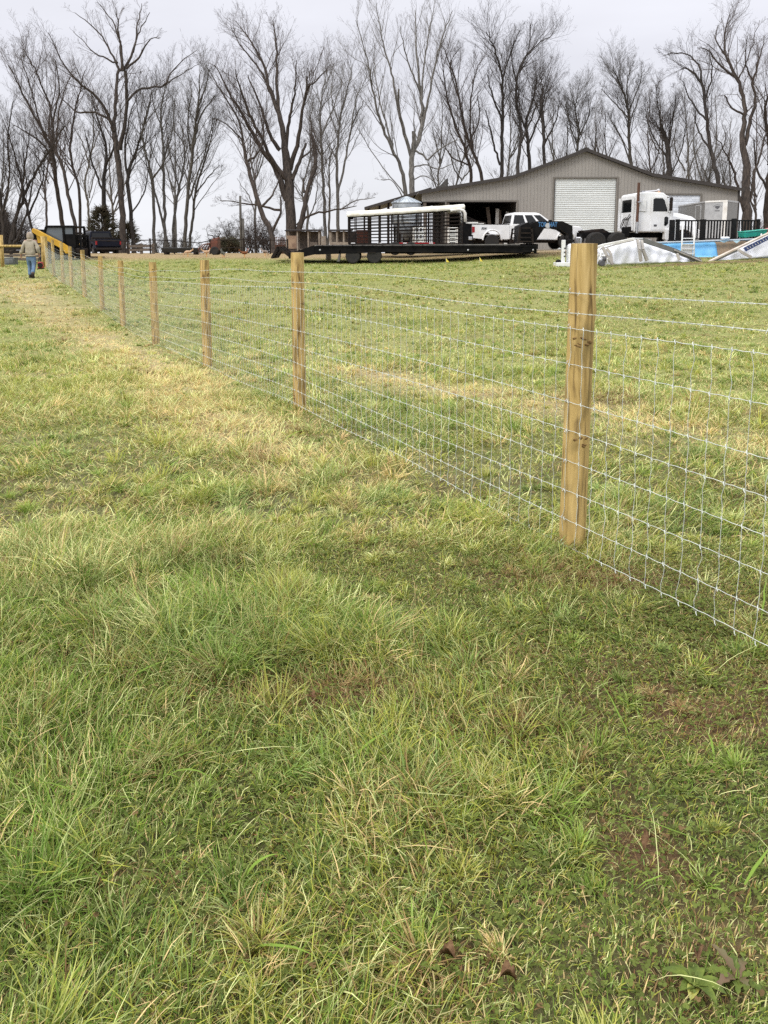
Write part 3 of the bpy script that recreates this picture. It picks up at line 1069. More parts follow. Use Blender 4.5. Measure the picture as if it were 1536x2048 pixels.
def make_fence():
    root = empty('wire_fence', (float(fence_x(3.24)), 3.24, G(fence_x(3.24), 3.24)), 0,
                 'new woven wire fence on round treated posts running up the field to the gate', 'fence')
    bx, by, bz = root.location
    L = lambda p: (p[0] - bx, p[1] - by, p[2] - bz)
    Ys = [0.26, 3.24, 6.27, 9.03, 11.92, 14.94, 17.7, 20.99, 24.3, 27.2, 31.0, 34.6]
    tops = [None, 487, 505, 520, 524, 521, 512, 500, 493, 485, 480, 473]
    rr = random.Random(11)
    pos = []
    for i, (Y, tp) in enumerate(zip(Ys, tops)):
        X = float(fence_x(Y))
        zb = G(X, Y)
        zt = zb + 1.34 if tp is None else W(768, tp, Y).z
        pos.append((X, Y, zb))
        R = 0.0565 if i == 1 else rr.uniform(0.052, 0.060)
        if i == 11: R = 0.075
        off = 0.062 + 0.0                       # the wire runs on the camera side of the posts
        cx, cy = X + off * 0.89, Y + off * 0.45
        mb = MB()
        n, K = 28, 34
        vs, fs = [], []
        lx, ly = rr.uniform(-.006, .006), rr.uniform(-.008, .008)
        if i == 1: lx = 0.004
        H = zt - zb + 0.25
        wob = [rr.uniform(0, 6.28) for _ in range(6)]
        knots = [(rr.uniform(0, 6.28), rr.uniform(0.1, 1.0) * H) for _ in range(5)]
        if i == 1: knots += [(4.2, 0.25 + 0.93), (4.9, 0.25 + 0.93), (4.6, 0.25 + 0.50), (5.2, 0.25 + 0.50)]
        for k in range(K + 1):
            z = -0.25 + H * k / K
            for j in range(n):
                a = 2 * math.pi * j / n
                r_ = R * (1.03 - 0.06 * k / K) * (1 + 0.012 * math.sin(2 * a + wob[0]) + 0.014 * math.sin(3 * a + wob[1] + z * 1.5) + 0.008 * math.sin(z * 7 + wob[2]))
                for (ka, kz) in knots:
                    da = (a - ka + math.pi) % (2 * math.pi) - math.pi
                    r_ += 0.007 * math.exp(-(da / 0.35) ** 2 - ((z + 0.25 - kz) / 0.03) ** 2)
                if k == K: r_ *= 0.985
                vs.append((cx - bx + r_ * math.cos(a) + lx * (z), cy - by + r_ * math.sin(a) + ly * z, zb - bz + z))
        for k in range(K):
            for j in range(n):
                j2 = (j + 1) % n
                fs.append((k * n + j, k * n + j2, (k + 1) * n + j2, (k + 1) * n + j))
        mb.add(vs, fs)
        p = mb.build('post', M['post'], root, smooth=True)
        cap = MB()
        ringv = vs[K * n:]
        cap.add(ringv + [(sum(v[0] for v in ringv) / n, sum(v[1] for v in ringv) / n, ringv[0][2] + 0.002)], [(j, (j + 1) % n, n) for j in range(n)])
        cap.build('end_grain', M['endgrain'], p)
        for (ka, kz) in (knots[-4:] if i == 1 else (knots[:3] if i < 5 else [])):
            zz_ = kz - 0.25
            rk = R * (1.03 - 0.06 * kz / H) + 0.0045
            for q in range(3):
                k2, z2 = ka + rr.uniform(-.35, .35), zz_ + rr.uniform(-.02, .02)
                kb = MB().ball((0, 0, 0), (0.0022, 0.008 + 0.008 * rr.random(), 0.003 + 0.005 * rr.random()), 9, 6)
                ko = kb.build('knot', M['knot'], p, smooth=True)
                ko.location = (cx - bx + rk * math.cos(k2) + lx * zz_, cy - by + rk * math.sin(k2) + ly * zz_, zb - bz + z2)
                ko.rotation_euler = (rr.uniform(-.5, .5), 0, k2)
        # staples hold the wires
        if i in (1, 2, 3):
            for hz in HEI:
                st = MB()
                st.tube([L((X + 0.004, Y - 0.004, zb + hz + 0.008)), L((X - 0.004, Y - 0.01, zb + hz)), L((X + 0.004, Y - 0.004, zb + hz - 0.008))], 0.0014, 5)
                st.build('staple', M['galv'], p)
    pos = pos + []
    PX = np.array([p[0] for p in pos])
    PY = np.array([p[1] for p in pos])
    PZ = np.array([p[2] for p in pos])

    def wz(Y, h):
        return np.interp(Y, PY, PZ) + h

    def ribbon_tube(P, r, n=4):
        """P (K,3) polyline -> vertices and quads"""
        K = len(P)
        d = np.gradient(P, axis=0)
        d /= np.linalg.norm(d, axis=1)[:, None] + 1e-9
        up = np.tile(np.array([[0, 0, 1.0]]), (K, 1))
        vert = np.abs(d[:, 2]) > 0.9
        up[vert] = (1, 0, 0)
        a = np.cross(d, up)
        a /= np.linalg.norm(a, axis=1)[:, None]
        b = np.cross(d, a)
        V = np.zeros((K, n, 3))
        rr_ = np.asarray(r) if hasattr(r, '__len__') else np.full(K, r)
        for j in range(n):
            t = 2 * math.pi * j / n
            V[:, j] = P + (a * math.cos(t) + b * math.sin(t)) * rr_[:, None]
        i = np.arange(K - 1)[:, None] * n
        j = np.arange(n)[None, :]
        j2 = (j + 1) % n
        F = np.stack([(i + j), (i + j2), (i + n + j2), (i + n + j)], -1).reshape(-1, 4)
        return V.reshape(-1, 3), F

    def merge(parts, name, m):
        vs, fs, o = [], [], 0
        for v, f in parts:
            vs.append(v - np.array([bx, by, bz]))
            fs.append(f + o)
            o += len(v)
        return fast_mesh(name, np.concatenate(vs), np.concatenate(fs), m, root, smooth=True)

    rg = np.random.default_rng(5)
    ulen = math.hypot(1, 0.5074)
    step = 0.080
    Yk = np.arange(0.3, 34.5, step / ulen)
    # barbed strands
    for h in HEI[:2]:
        Y = np.arange(0.3, 34.6, 0.02)
        X = fence_x(Y)
        sag = 0.012 * np.sin(Y * 2.07 + h * 9)
        parts = []
        for ph in (0, math.pi):
            P = np.stack([X + 0.0016 * np.cos(Y * 90 + ph), Y, wz(Y, h) + sag + 0.0018 * np.sin(Y * 90 + ph)], 1)
            parts.append(ribbon_tube(P, 0.0010, 4))
        for yb in np.arange(0.5, 16, 0.112):
            c = np.array([fence_x(yb), yb, wz(yb, h) + 0.012 * math.sin(yb * 2.07 + h * 9)])
            for q in range(2):
                a = rg.uniform(0, 3.14)
                d = np.array([0.3 * math.cos(a), 0.3 * math.cos(a + 1), math.sin(a + 0.7)])
                d = d / np.linalg.norm(d) * 0.011
                P = np.stack([c - d, c, c + d])
                parts.append(ribbon_tube(P, np.array([0.0004, 0.0013, 0.0004]), 4))
        merge(parts, 'barbed_wire', M['wire'])
    # woven mesh
    parts = []
    heights = HEI[2:]
    for hi, h in enumerate(heights):
        Y = np.arange(0.3, 34.6, 0.0245)
        X = fence_x(Y)
        crimp = 0.0035 * np.abs(np.sin(math.pi * (Y - 0.3) / (step / ulen))) * (1 if hi % 2 else -1)
        wav = 0.010 * np.sin(Y * 1.3 + hi) + (0.01 * np.sin(Y * 3.1) if hi == len(heights) - 1 else 0)
        P = np.stack([X + 0.002, Y, wz(Y, h) + crimp + wav], 1)
        parts.append(ribbon_tube(P, 0.0013 if 0 < hi < len(heights) - 1 else 0.0014, 4))
    for yk in Yk:
        nseg = 3 if yk < 9 else 1
        zz = []
        for a_, b_ in zip(heights[:-1], heights[1:]):
            zz += [a_ + (b_ - a_) * q / nseg for q in range(nseg)]
        zz.append(heights[-1])
        zz = np.array(zz)
        bow = rg.normal(0, 0.0025, len(zz)) if yk < 9 else 0
        hi_ = np.interp(zz[::-1], np.array(heights)[::-1], np.arange(len(heights))[::-1])[::-1]
        wav = 0.010 * np.sin(yk * 1.3 + np.round(hi_))
        P = np.stack([np.full(len(zz), float(fence_x(yk))) + bow - 0.001, np.full(len(zz), yk) + (rg.normal(0, 0.004, len(zz)) if yk < 9 else 0) + np.where(zz < 0.2, (0.2 - zz) * 0.12, 0), wz(yk, zz) + wav], 1)
        parts.append(ribbon_tube(P, 0.00135, 3))
        if yk < 11:
            for hi, h in enumerate(heights):
                c = np.array([float(fence_x(yk)), yk, wz(yk, h) + 0.010 * math.sin(yk * 1.3 + hi)])
                P = np.stack([c + (-0.001, -0.004, -0.007), c + (-0.003, 0, 0), c + (-0.001, 0.004, 0.007)])
                parts.append(ribbon_tube(P, 0.0019, 4))
    merge(parts, 'woven_wire', M['wire'])


_g = W(1148, 1100, 3.24).z
HEI = []
for py in (580, 623, 651, 724, 801, 863, 922, 980, 1031, 1081):
    HEI.append(W(1148, py, 3.24).z - G(fence_x(3.24), 3.24))
make_fence()

# ------------------------------------------------------------------ bare trees
def tubes(P, R, n):
    """P (N,K,3) polylines, R (N,K) radii -> verts, quads"""
    N, K, _ = P.shape
    d = np.gradient(P, axis=1)
    d /= np.linalg.norm(d, axis=2, keepdims=True) + 1e-9
    ref = np.where(np.abs(d[:, :1, 2:3]) > 0.8, np.array([[[1.0, 0, 0]]]), np.array([[[0, 0, 1.0]]]))
    a = np.cross(d, np.broadcast_to(ref, d.shape))
    a /= np.linalg.norm(a, axis=2, keepdims=True) + 1e-9
    b = np.cross(d, a)
    V = np.zeros((N, K, n, 3))
    for j in range(n):
        t = 2 * math.pi * j / n
        V[:, :, j] = P + (a * math.cos(t) + b * math.sin(t)) * R[:, :, None]
    i = (np.arange(N)[:, None, None] * K * n + np.arange(K - 1)[None, :, None] * n)
    j = np.arange(n)[None, None, :]
    j2 = (j + 1) % n
    F = np.stack([i + j, i + j2, i + n + j2, i + n + j], -1).reshape(-1, 4)
    return V.reshape(-1, 3), F


def sprout(P, R, rng, per, t0, lr, K, spread, up, rmul, jit, tmax=1.0, lenmin=0.0):
    """children of every polyline of P"""
    N, Kp, _ = P.shape
    seg = np.linalg.norm(np.diff(P, axis=1), axis=2)
    plen = seg.sum(1)
    cnt = per if np.isscalar(per) else None
    idx = np.repeat(np.arange(N), per)
    m = len(idx)
    t = t0 + (tmax - t0) * (np.tile(np.arange(per), N) + rng.random(m)) / per if cnt else rng.uniform(t0, tmax, m)
    f = t * (Kp - 1)
    k = np.clip(f.astype(int), 0, Kp - 2)
    fr = (f - k)[:, None]
    p0 = P[idx, k] * (1 - fr) + P[idx, k + 1] * fr
    r0 = R[idx, k] * (1 - fr[:, 0]) + R[idx, k + 1] * fr[:, 0]
    tang = P[idx, k + 1] - P[idx, k]
    tang /= np.linalg.norm(tang, axis=1, keepdims=True) + 1e-9
    side = rng.normal(size=(m, 3))
    side -= (side * tang).sum(1, keepdims=True) * tang
    side /= np.linalg.norm(side, axis=1, keepdims=True) + 1e-9
    sp = spread * rng.uniform(0.7, 1.3, (m, 1))
    d = tang + side * sp + np.array([0, 0, up])
    d /= np.linalg.norm(d, axis=1, keepdims=True)
    L = plen[idx] * lr * rng.uniform(0.55, 1.25, m) * (1.15 - 0.55 * t)
    L = np.maximum(L, lenmin)
    r1 = np.minimum(r0 * 0.72, rmul * L)
    Q = np.zeros((m, K, 3))
    Q[:, 0] = p0
    for q in range(1, K):
        Q[:, q] = Q[:, q - 1] + d * (L / (K - 1))[:, None]
        d = d + rng.normal(0, jit, (m, 3)) + np.array([0, 0, up * 0.28])
        d /= np.linalg.norm(d, axis=1, keepdims=True)
    tt = np.linspace(0, 1, K)[None, :]
    RR = r1[:, None] * (1 - 0.72 * tt)
    return Q, RR


def resample(pts, K):
    """catmull-rom through pts (with radii as 4th value) resampled to K"""
    p = np.array(pts, float)
    p = np.vstack([2 * p[0] - p[1], p, 2 * p[-1] - p[-2]])
    out_ = []
    n = len(p) - 3
    for u in np.linspace(0, n - 1e-6, K):
        i = int(u)
        t = u - i
        a, b, c, d = p[i], p[i + 1], p[i + 2], p[i + 3]
        out_.append(0.5 * ((2 * b) + (-a + c) * t + (2 * a - 5 * b + 4 * c - d) * t * t + (-a + 3 * b - 3 * c + d) * t ** 3))
    return np.array(out_)


TREE_Q = 1.0


def tree(label, Y, limbs, seed, bk=0, dens=1.0, tw=1.0, group=None, name='bare_tree', upb=0.30, reach=1.0, gnarl=1.0, rscale=1.0):
    """limbs: list of (start_t, [(px,py,half width px)...]) drawn after the photograph, given real depth and thickness"""
    rng = np.random.default_rng(seed)
    polys = []
    base = None
    allp = []
    for li, (t0, pts) in enumerate(limbs):
        st = np.array(pts[0][:2], float)
        d0 = 0.0
        if allp:
            A = np.array(allp)
            dd = np.hypot(A[:, 0] - st[0], A[:, 1] - st[1])
            j = int(dd.argmin())
            d0 = A[j, 2] if dd[j] < 30 else 0.0
        ln = math.hypot(pts[-1][0] - pts[0][0], pts[-1][1] - pts[0][1]) * Y / FPX
        d1 = d0 + rng.uniform(-0.4, 0.4) * ln
        Q = []
        for i, q in enumerate(pts):
            f = i / (len(pts) - 1)
            dep = d0 + (d1 - d0) * f ** 1.3
            p = W(q[0], q[1], Y + dep)
            Q.append((p.x, p.y, p.z, q[2] * Y / FPX * rscale * 0.86))
            allp.append((q[0], q[1], dep))
        if li == 0:
            base = Vector(Q[0][:3])
            g = G(base.x, base.y)
            if Q[0][2] > g - 0.1 or li == 0:
                Q[0] = (Q[0][0], Q[0][1], g - 0.2, Q[0][3])
            base.z = g
        K = max(10, int(ln / 0.7) + 6)
        R = resample(Q, K)
        R[1:, :3] += rng.normal(0, 0.035 * gnarl, (K - 1, 3)) * min(1, ln / 5)
        R[:, 3] = np.maximum(R[:, 3], 0.012)
        polys.append((t0, R, ln))
    b = np.array(base)
    root = empty(name, base, 0, label, 'tree', group)
    vs, fs, off = [], [], 0
    for t0, R, ln in polys:
        rad = R[:, 3].copy()
        if R is polys[0][1]: rad[0] *= 1.35; rad[1] *= 1.1
        v, f = tubes((R[None, :, :3] - b), rad[None, :], 8)
        vs.append(v)
        fs.append(f + off)
        off += len(v)
    fast_mesh('trunk', np.concatenate(vs), np.concatenate(fs), BARKS[bk], root, smooth=True)
    vs, fs, off = [], [], 0
    L1P, L1R = [], []
    for t0, R, ln in polys:
        per = max(4, int(ln * 1.65 * dens))
        P, Rr = sprout(R[None, :, :3], R[None, :, 3], rng, per, t0, 0.0, 6, 0.75, upb, 0.0115, 0.13 * gnarl, lenmin=1.0)
        # length by limb size, shorter near the tip
        t = np.linspace(0, 1, per)
        Lw = (np.clip(ln * 0.33, 1.2, 4.2) * reach * rng.uniform(0.6, 1.25, per) * (1.1 - 0.5 * t))[:, None, None]
        P = P[:, :1] + (P - P[:, :1]) * Lw / (np.linalg.norm(P[:, -1:] - P[:, :1], axis=2, keepdims=True) + 1e-6)
        r0 = np.interp(np.linspace(t0, 1, per), np.linspace(0, 1, len(R)), R[:, 3])
        Rr = np.minimum(r0 * 0.55, 0.0095 * Lw[:, 0, 0] + 0.006)[:, None] * (1 - 0.7 * np.linspace(0, 1, 6)[None])
        L1P.append(P)
        L1R.append(Rr)
    P1, R1 = np.concatenate(L1P), np.concatenate(L1R)
    lv = [(P1, R1, 5)]
    P2, R2 = sprout(P1, R1, rng, max(3, round(5.6 * dens * TREE_Q)), 0.12, 0.58, 6, 0.75, upb, 0.0062, 0.11 * gnarl)
    R2 = np.maximum(R2, 0.006)
    lv.append((P2, R2, 3))
    P3, R3 = sprout(P2, R2, rng, max(3, round(4.2 * dens * TREE_Q)), 0.12, 0.60, 5, 0.8, upb * 0.7, 0.006, 0.13 * gnarl)
    R3 = np.maximum(R3, 0.0046)
    lv.append((P3, R3, 3))
    P4, R4 = sprout(P3, R3, rng, max(2, round(2.0 * dens * TREE_Q)), 0.15, 0.72, 3, 0.8, upb * 0.7, 0.006, 0.14 * gnarl)
    R4 = np.maximum(R4, 0.0038)
    lv.append((P4, R4, 3))
    for P, R, n in lv:
        v, f = tubes(P - b, R * tw * 0.9, n)
        vs.append(v)
        fs.append(f + off)
        off += len(v)
    fast_mesh('crown', np.concatenate(vs), np.concatenate(fs), TWIG[bk], root)
    return root


T = tree
# ---- stand on the far left of the picture
T('dark leaning tree at the picture edge behind the rail fence', 62, [(0.3, [(14, 505, 5), (30, 440, 4), (58, 372, 3.2), (92, 312, 2.5), (130, 250, 1)]), (0.3, [(10, 505, 5), (4, 420, 4), (-12, 330, 2.5), (-30, 250, 1)]), (0.3, [(24, 480, 4), (40, 400, 3), (50, 330, 2), (60, 260, 1)]), (.3, [(18, 500, 3), (38, 470, 3), (60, 400, 2), (70, 330, 1)]), (.2, [(4, 430, 3), (20, 350, 2), (15, 280, 1.5), (28, 200, .7)])], 1, 2, 0.85)
T('thin tree leaning away from the boom of the yellow loader', 64, [(0.35, [(80, 500, 3.5), (62, 450, 3), (50, 395, 2.6), (35, 330, 2), (10, 250, 1)]), (.4, [(58, 430, 2.4), (85, 360, 1.7), (90, 300, .8)])], 2, 2, 0.8)
T('slim tree rising from behind the black loader cab', 68, [(0.3, [(130, 500, 5.5), (124, 440, 5), (112, 370, 4.5), (107, 315, 4), (90, 270, 3), (52, 200, 2), (18, 130, 0.8)]), (.3, [(108, 320, 3), (102, 225, 2.2), (75, 150, 1.5), (45, 95, .7)]), (.3, [(110, 340, 3), (96, 300, 2), (60, 270, 1.6), (25, 250, .7)]), (.3, [(104, 250, 2.2), (118, 180, 1.5), (112, 120, .7)]), (.3, [(85, 262, 2), (62, 180, 1.4), (40, 110, .6)])], 3, 0, 1.0)
T('slender twin stemmed tree beside the loader cab, bent toward the big tree', 70, [(0.3, [(156, 500, 4.5), (150, 450, 4.2), (138, 395, 4), (124, 330, 3.6), (105, 290, 3), (98, 240, 2), (112, 160, 1), (108, 110, .5)]), (.3, [(160, 500, 4), (158, 380, 3.2), (142, 320, 2.8), (148, 230, 2), (170, 140, .8)]), (.3, [(112, 300, 2.5), (120, 210, 1.6), (145, 140, .7)])], 4, 0, 0.95)
T('tallest walnut like tree with a round crown standing behind the black pickup', 66,
  [(0.5, [(246, 508, 9), (245, 450, 7.5), (242, 380, 7), (237, 320, 7), (230, 275, 6.5), (228, 240, 4.5), (232, 180, 4), (238, 140, 3.5)]),
   (0.6, [(240, 300, 6), (250, 250, 4.5), (254, 190, 4), (250, 140, 3.5)]),
   (.3, [(240, 142, 3.2), (222, 108, 2.4), (195, 62, 1.6), (150, 25, .7)]), (.3, [(242, 142, 3.2), (240, 90, 2.4), (226, 45, 1.5), (196, 5, .7)]),
   (.3, [(247, 142, 3.4), (268, 98, 2.6), (275, 50, 1.6), (285, 8, .7)]), (.3, [(248, 140, 2.8), (238, 70, 2), (232, 15, .8)]),
   (.3, [(252, 138, 3), (280, 112, 2.2), (300, 80, 1.3), (322, 75, .7)]), (.3, [(236, 125, 2.4), (200, 112, 1.8), (172, 90, 1.1), (148, 62, .6)]), (.3, [(266, 105, 2.4), (276, 70, 1.6), (300, 25, .7)]),
   (.35, [(228, 262, 4.5), (212, 222, 3.8), (190, 190, 3.2), (160, 168, 2.4), (128, 128, 1.6), (96, 66, .7)]),
   (.35, [(230, 250, 3), (190, 225, 2.6), (150, 222, 2), (118, 190, 1)]),
   (.35, [(252, 205, 3), (280, 178, 2.7), (326, 171, 2.2), (352, 135, 1.4), (392, 100, .6)]), (.3, [(326, 171, 2), (360, 150, 1.2), (398, 128, .5)])], 5, 0, 0.72, upb=0.22, gnarl=1.3, rscale=0.95)
T('dark forked tree just right of the tallest tree trunk', 67, [(0.35, [(268, 505, 5), (262, 440, 4.5), (256, 350, 4), (270, 310, 3), (292, 240, 1.8), (305, 180, .8)]), (.3, [(257, 360, 3), (250, 300, 2.4), (262, 230, 1.2), (280, 170, .6)]), (.3, [(262, 430, 2), (290, 380, 1.5), (300, 320, .7)])], 6, 2, 0.95)
T('narrow dark tree left of the tallest trunk, wrapped by the cedar', 72, [(0.35, [(212, 500, 6), (210, 430, 5.5), (208, 360, 4.5), (212, 300, 3), (196, 240, 2), (180, 180, .8)]), (.3, [(212, 330, 3), (228, 290, 2), (220, 230, 1), (215, 190, .6)]), (.3, [(206, 380, 2.5), (186, 330, 2), (170, 260, .9)])], 7, 2, 0.95)
T('slim crooked tree in the row, second stem past the dark forked tree', 68, [(0.35, [(311, 505, 3.8), (306, 400, 3.4), (304, 350, 3), (290, 300, 2.4), (285, 260, 2), (300, 200, 1)]), (.3, [(303, 360, 2), (330, 320, 1.4), (345, 290, .7)])], 8, 1, 0.95)
T('straight slender tree with a narrow crown in the middle of its row', 69, [(0.35, [(331, 505, 4), (328, 400, 3.4), (327, 300, 2.8), (322, 220, 2), (335, 160, .8)]), (.3, [(328, 320, 2), (345, 260, 1.3), (350, 200, .6)]), (.3, [(326, 260, 1.8), (305, 200, 1.2), (312, 160, .6)])], 9, 1, 1.0)
T('forked slender tree with a stem curving right at half height', 70, [(0.35, [(346, 505, 3.5), (348, 440, 3.1), (360, 370, 2.6), (370, 310, 2), (362, 240, .9)]), (.3, [(340, 505, 3), (322, 430, 2.5), (305, 370, 1.8), (290, 320, .8)])], 10, 1, 0.9)
T('tall slender tree with upswept limbs at the edge of the sky gap', 68, [(0.3, [(368, 505, 4.5), (372, 430, 4), (380, 350, 3.4), (388, 280, 3), (395, 220, 2), (400, 150, .9)]), (.3, [(388, 290, 2.4), (400, 235, 1.8), (430, 190, .8)]), (.3, [(384, 320, 2.2), (375, 250, 1.6), (385, 180, .7)]), (.3, [(376, 400, 2.6), (402, 330, 1.8), (420, 270, 1.2), (428, 235, .6)]), (.3, [(394, 220, 1.8), (412, 170, 1.2), (418, 140, .5)])], 11, 1, 1.1)
T('thin tree leaning right, last of its row before the sky gap', 71, [(0.3, [(376, 505, 3.4), (385, 440, 3), (392, 380, 2.6), (410, 320, 1.8), (428, 250, .8)]), (.3, [(390, 390, 1.8), (420, 350, 1.3), (440, 330, .6)])], 12, 1, 0.9)
# ---- big spreading tree in the middle
T('big many limbed tree with a thick trunk and broken tops behind the wooden hutches', 66,
  [(0.55, [(584, 505, 14), (582, 450, 12), (578, 380, 11), (574, 330, 10), (568, 280, 7), (558, 230, 5.5), (540, 180, 4), (528, 130, 3), (500, 80, 1.8), (470, 40, .7)]),
   (.3, [(560, 240, 4), (553, 160, 3.2), (552, 90, 2.2), (545, 40, .8)]), (.3, [(548, 195, 3), (520, 140, 2.2), (480, 90, 1.2), (462, 50, .6)]),
   (.35, [(574, 400, 8), (552, 340, 6), (525, 300, 5), (492, 242, 3.6), (462, 190, 2.3), (430, 130, .8)]),
   (.35, [(574, 360, 6), (545, 320, 4.5), (515, 260, 3.4), (488, 200, 2.4), (470, 140, 1)]), (.3, [(560, 300, 5), (540, 270, 4), (520, 210, 2.6), (495, 150, 1.1)]),
   (.35, [(580, 340, 6), (596, 280, 4.6), (605, 220, 3.2), (613, 180, 2.6), (628, 165, 1.6), (660, 130, .7)]), (.6, [(613, 185, 2.6), (614, 152, 2)]),
   (.3, [(572, 300, 4.5), (578, 240, 3.4), (590, 180, 2), (592, 120, .8)]), (.6, [(584, 360, 5), (600, 320, 4), (612, 286, 2.4)]), (.3, [(600, 318, 2.5), (622, 300, 1.6), (632, 270, .7)]),
   (.4, [(590, 480, 8), (606, 430, 6), (614, 380, 5), (628, 340, 4.6), (630, 300, 4.4), (622, 268, 3)]), (.6, [(608, 385, 3), (606, 356, 1.6)]),
   (.35, [(594, 450, 3.2), (620, 430, 2.6), (660, 422, 2), (712, 412, .8)]),
   (.35, [(560, 420, 3), (520, 412, 2.2), (480, 405, 1.4), (440, 400, .6)])], 13, 0, 0.92, upb=0.3)
T('leaning tree with curved stems rising left from the foot of the big many limbed tree', 63,
  [(0.35, [(550, 505, 6.5), (542, 470, 6), (522, 420, 5.5), (506, 370, 4.6), (494, 325, 4), (486, 290, 3), (478, 240, 2.2), (440, 180, 1.5), (412, 130, .6)]), (.3, [(494, 325, 3), (520, 300, 2.2), (525, 250, 1.5), (505, 190, .7)]), (.3, [(520, 415, 3), (545, 390, 2.2), (565, 340, 1)]), (.3, [(484, 280, 2), (455, 250, 1.5), (425, 235, .7)]), (.3, [(540, 470, 3.5), (560, 430, 2.6), (562, 390, 1.2)])], 14, 0, 0.95)
T('pair of close grey stems, the nearer to the big many limbed tree', 70, [(0.35, [(652, 500, 4), (648, 400, 3.4), (644, 300, 2.8), (640, 220, 2), (655, 140, .8)]), (.3, [(645, 320, 2.2), (622, 260, 1.6), (628, 190, .7)]), (.3, [(644, 270, 2), (668, 210, 1.4), (688, 150, .6)]), (.3, [(655, 500, 3), (660, 400, 2.2), (658, 330, 1.6), (672, 280, .7)])], 15, 3, 1.0)
T('slim grey forked tree beside the open sky, nearer to the livestock trailer', 69, [(0.35, [(677, 500, 4.2), (675, 400, 3.6), (674, 320, 3), (680, 240, 2.2), (695, 180, 1.4), (705, 130, .6)]), (.3, [(676, 385, 2.8), (690, 325, 2.3), (702, 260, 1.8), (728, 200, .8)]), (.3, [(701, 270, 1.7), (712, 200, 1.2), (735, 150, .5)]), (.3, [(678, 250, 1.6), (662, 190, 1.2), (668, 140, .5)]), (.3, [(680, 420, 1.6), (710, 402, 1.2), (750, 395, .6)])], 16, 3, 0.95)
# ---- pale tall tree behind the feed bin
T('tall pale grey tree with upswept limbs and a broken stub behind the feed bin', 70,
  [(0.5, [(826, 500, 8), (825, 430, 7), (824, 360, 6.5), (824, 310, 6), (836, 285, 5.5), (845, 245, 5), (842, 190, 3.4), (834, 110, 2.4), (830, 20, 1)]),
   (.35, [(816, 500, 6), (812, 400, 5), (803, 340, 4.2), (785, 300, 3.4), (762, 245, 2.8), (745, 180, 2), (735, 120, 1.4), (712, 40, .6)]),
   (.35, [(824, 320, 4.2), (808, 260, 4), (797, 215, 3.4), (798, 178, 2.2)]), (.35, [(800, 235, 3), (784, 150, 2.2), (765, 80, 1.5), (752, 5, .6)]),
   (.6, [(826, 310, 5), (828, 280, 5), (827, 262, 4)]), (.35, [(846, 250, 3.2), (862, 170, 2.4), (880, 90, 1.6), (905, 20, .6)]), (.35, [(844, 230, 2.8), (846, 140, 2), (860, 60, 1.3), (872, -10, .5)]),
   (.3, [(842, 190, 2.4), (815, 120, 1.6), (800, 50, .7)]), (.6, [(830, 300, 2.4), (848, 312, 2.4), (856, 320, 2.2), (880, 298, 1.8), (915, 278, .8)]), (.4, [(826, 335, 1.8), (850, 330, 1.6), (880, 338, 1.3), (915, 322, .6)]),
   (.4, [(826, 360, 1.4), (850, 352, 1.2), (880, 372, .8)]), (.7, [(812, 392, 1.6), (790, 365, 1.3), (762, 330, 1.1), (735, 290, .9), (715, 255, .6)]), (.5, [(808, 400, 1.5), (785, 362, 1), (762, 360, .8)]),
   (.35, [(790, 310, 2.4), (770, 240, 1.8), (752, 160, 1.2), (748, 90, .5)])], 17, 3, 0.72, upb=0.42, rscale=0.95)
# ---- row behind the barn
T('slim tree over the low wing of the barn, first of that row', 82, [(0.35, [(942, 500, 5), (940, 400, 4), (942, 350, 3.6), (930, 300, 3), (905, 235, 2.4), (890, 170, 1.5), (882, 110, .6)]), (.3, [(932, 300, 2), (958, 240, 1.4), (955, 190, .6)]), (.4, [(936, 330, 2), (900, 310, 1.5), (870, 260, .8)])], 18, 0, 0.9)
T('curved tree over the low wing of the barn, second of that row', 80, [(0.35, [(972, 500, 5), (968, 400, 4), (962, 345, 3.8), (940, 290, 3), (925, 240, 2.6), (910, 160, 1.8), (885, 90, .7)]), (.3, [(945, 300, 2.2), (940, 230, 1.6), (950, 150, 1), (970, 110, .5)]), (.3, [(915, 190, 1.6), (900, 130, 1), (920, 95, .5)])], 19, 0, 1.0)
T('tall upright tree with a flat topped crown left of the barn gable', 78, [(0.4, [(1004, 500, 6), (1004, 400, 4.8), (1004, 320, 4), (1006, 230, 3.2), (1005, 160, 2.4), (990, 100, 1.6), (972, 65, .7)]), (.35, [(1005, 240, 2.4), (985, 190, 1.8), (975, 150, .9)]), (.3, [(1005, 160, 2), (1020, 110, 1.4), (1040, 60, .6)]), (.3, [(1000, 330, 2.5), (985, 280, 2), (972, 220, .9)])], 20, 2, 1.0)
T('sinuous tall tree with a limb sweeping right at its top, left of the barn gable', 76, [(0.4, [(1036, 500, 6), (1034, 400, 5), (1036, 330, 4), (1042, 260, 3.6), (1032, 200, 3), (1038, 140, 2.2), (1062, 100, 1.5), (1108, 66, .6)]), (.3, [(1036, 180, 2.2), (1024, 120, 1.4), (1030, 70, .6)]), (.3, [(1040, 145, 1.6), (1058, 90, 1), (1062, 50, .5)]), (.3, [(1040, 290, 2.4), (1062, 240, 1.8), (1078, 190, .8)])], 21, 2, 1.0)
T('dark crooked tree just left of the barn ridge', 79, [(0.35, [(1064, 500, 5), (1062, 400, 4.4), (1058, 300, 3.8), (1052, 250, 3.2), (1066, 200, 2.2), (1075, 150, .9)]), (.35, [(1056, 290, 2.6), (1080, 230, 1.8), (1095, 170, .8)]), (.3, [(1052, 260, 2), (1035, 215, 1.4), (1040, 180, .6)])], 22, 2, 1.0)
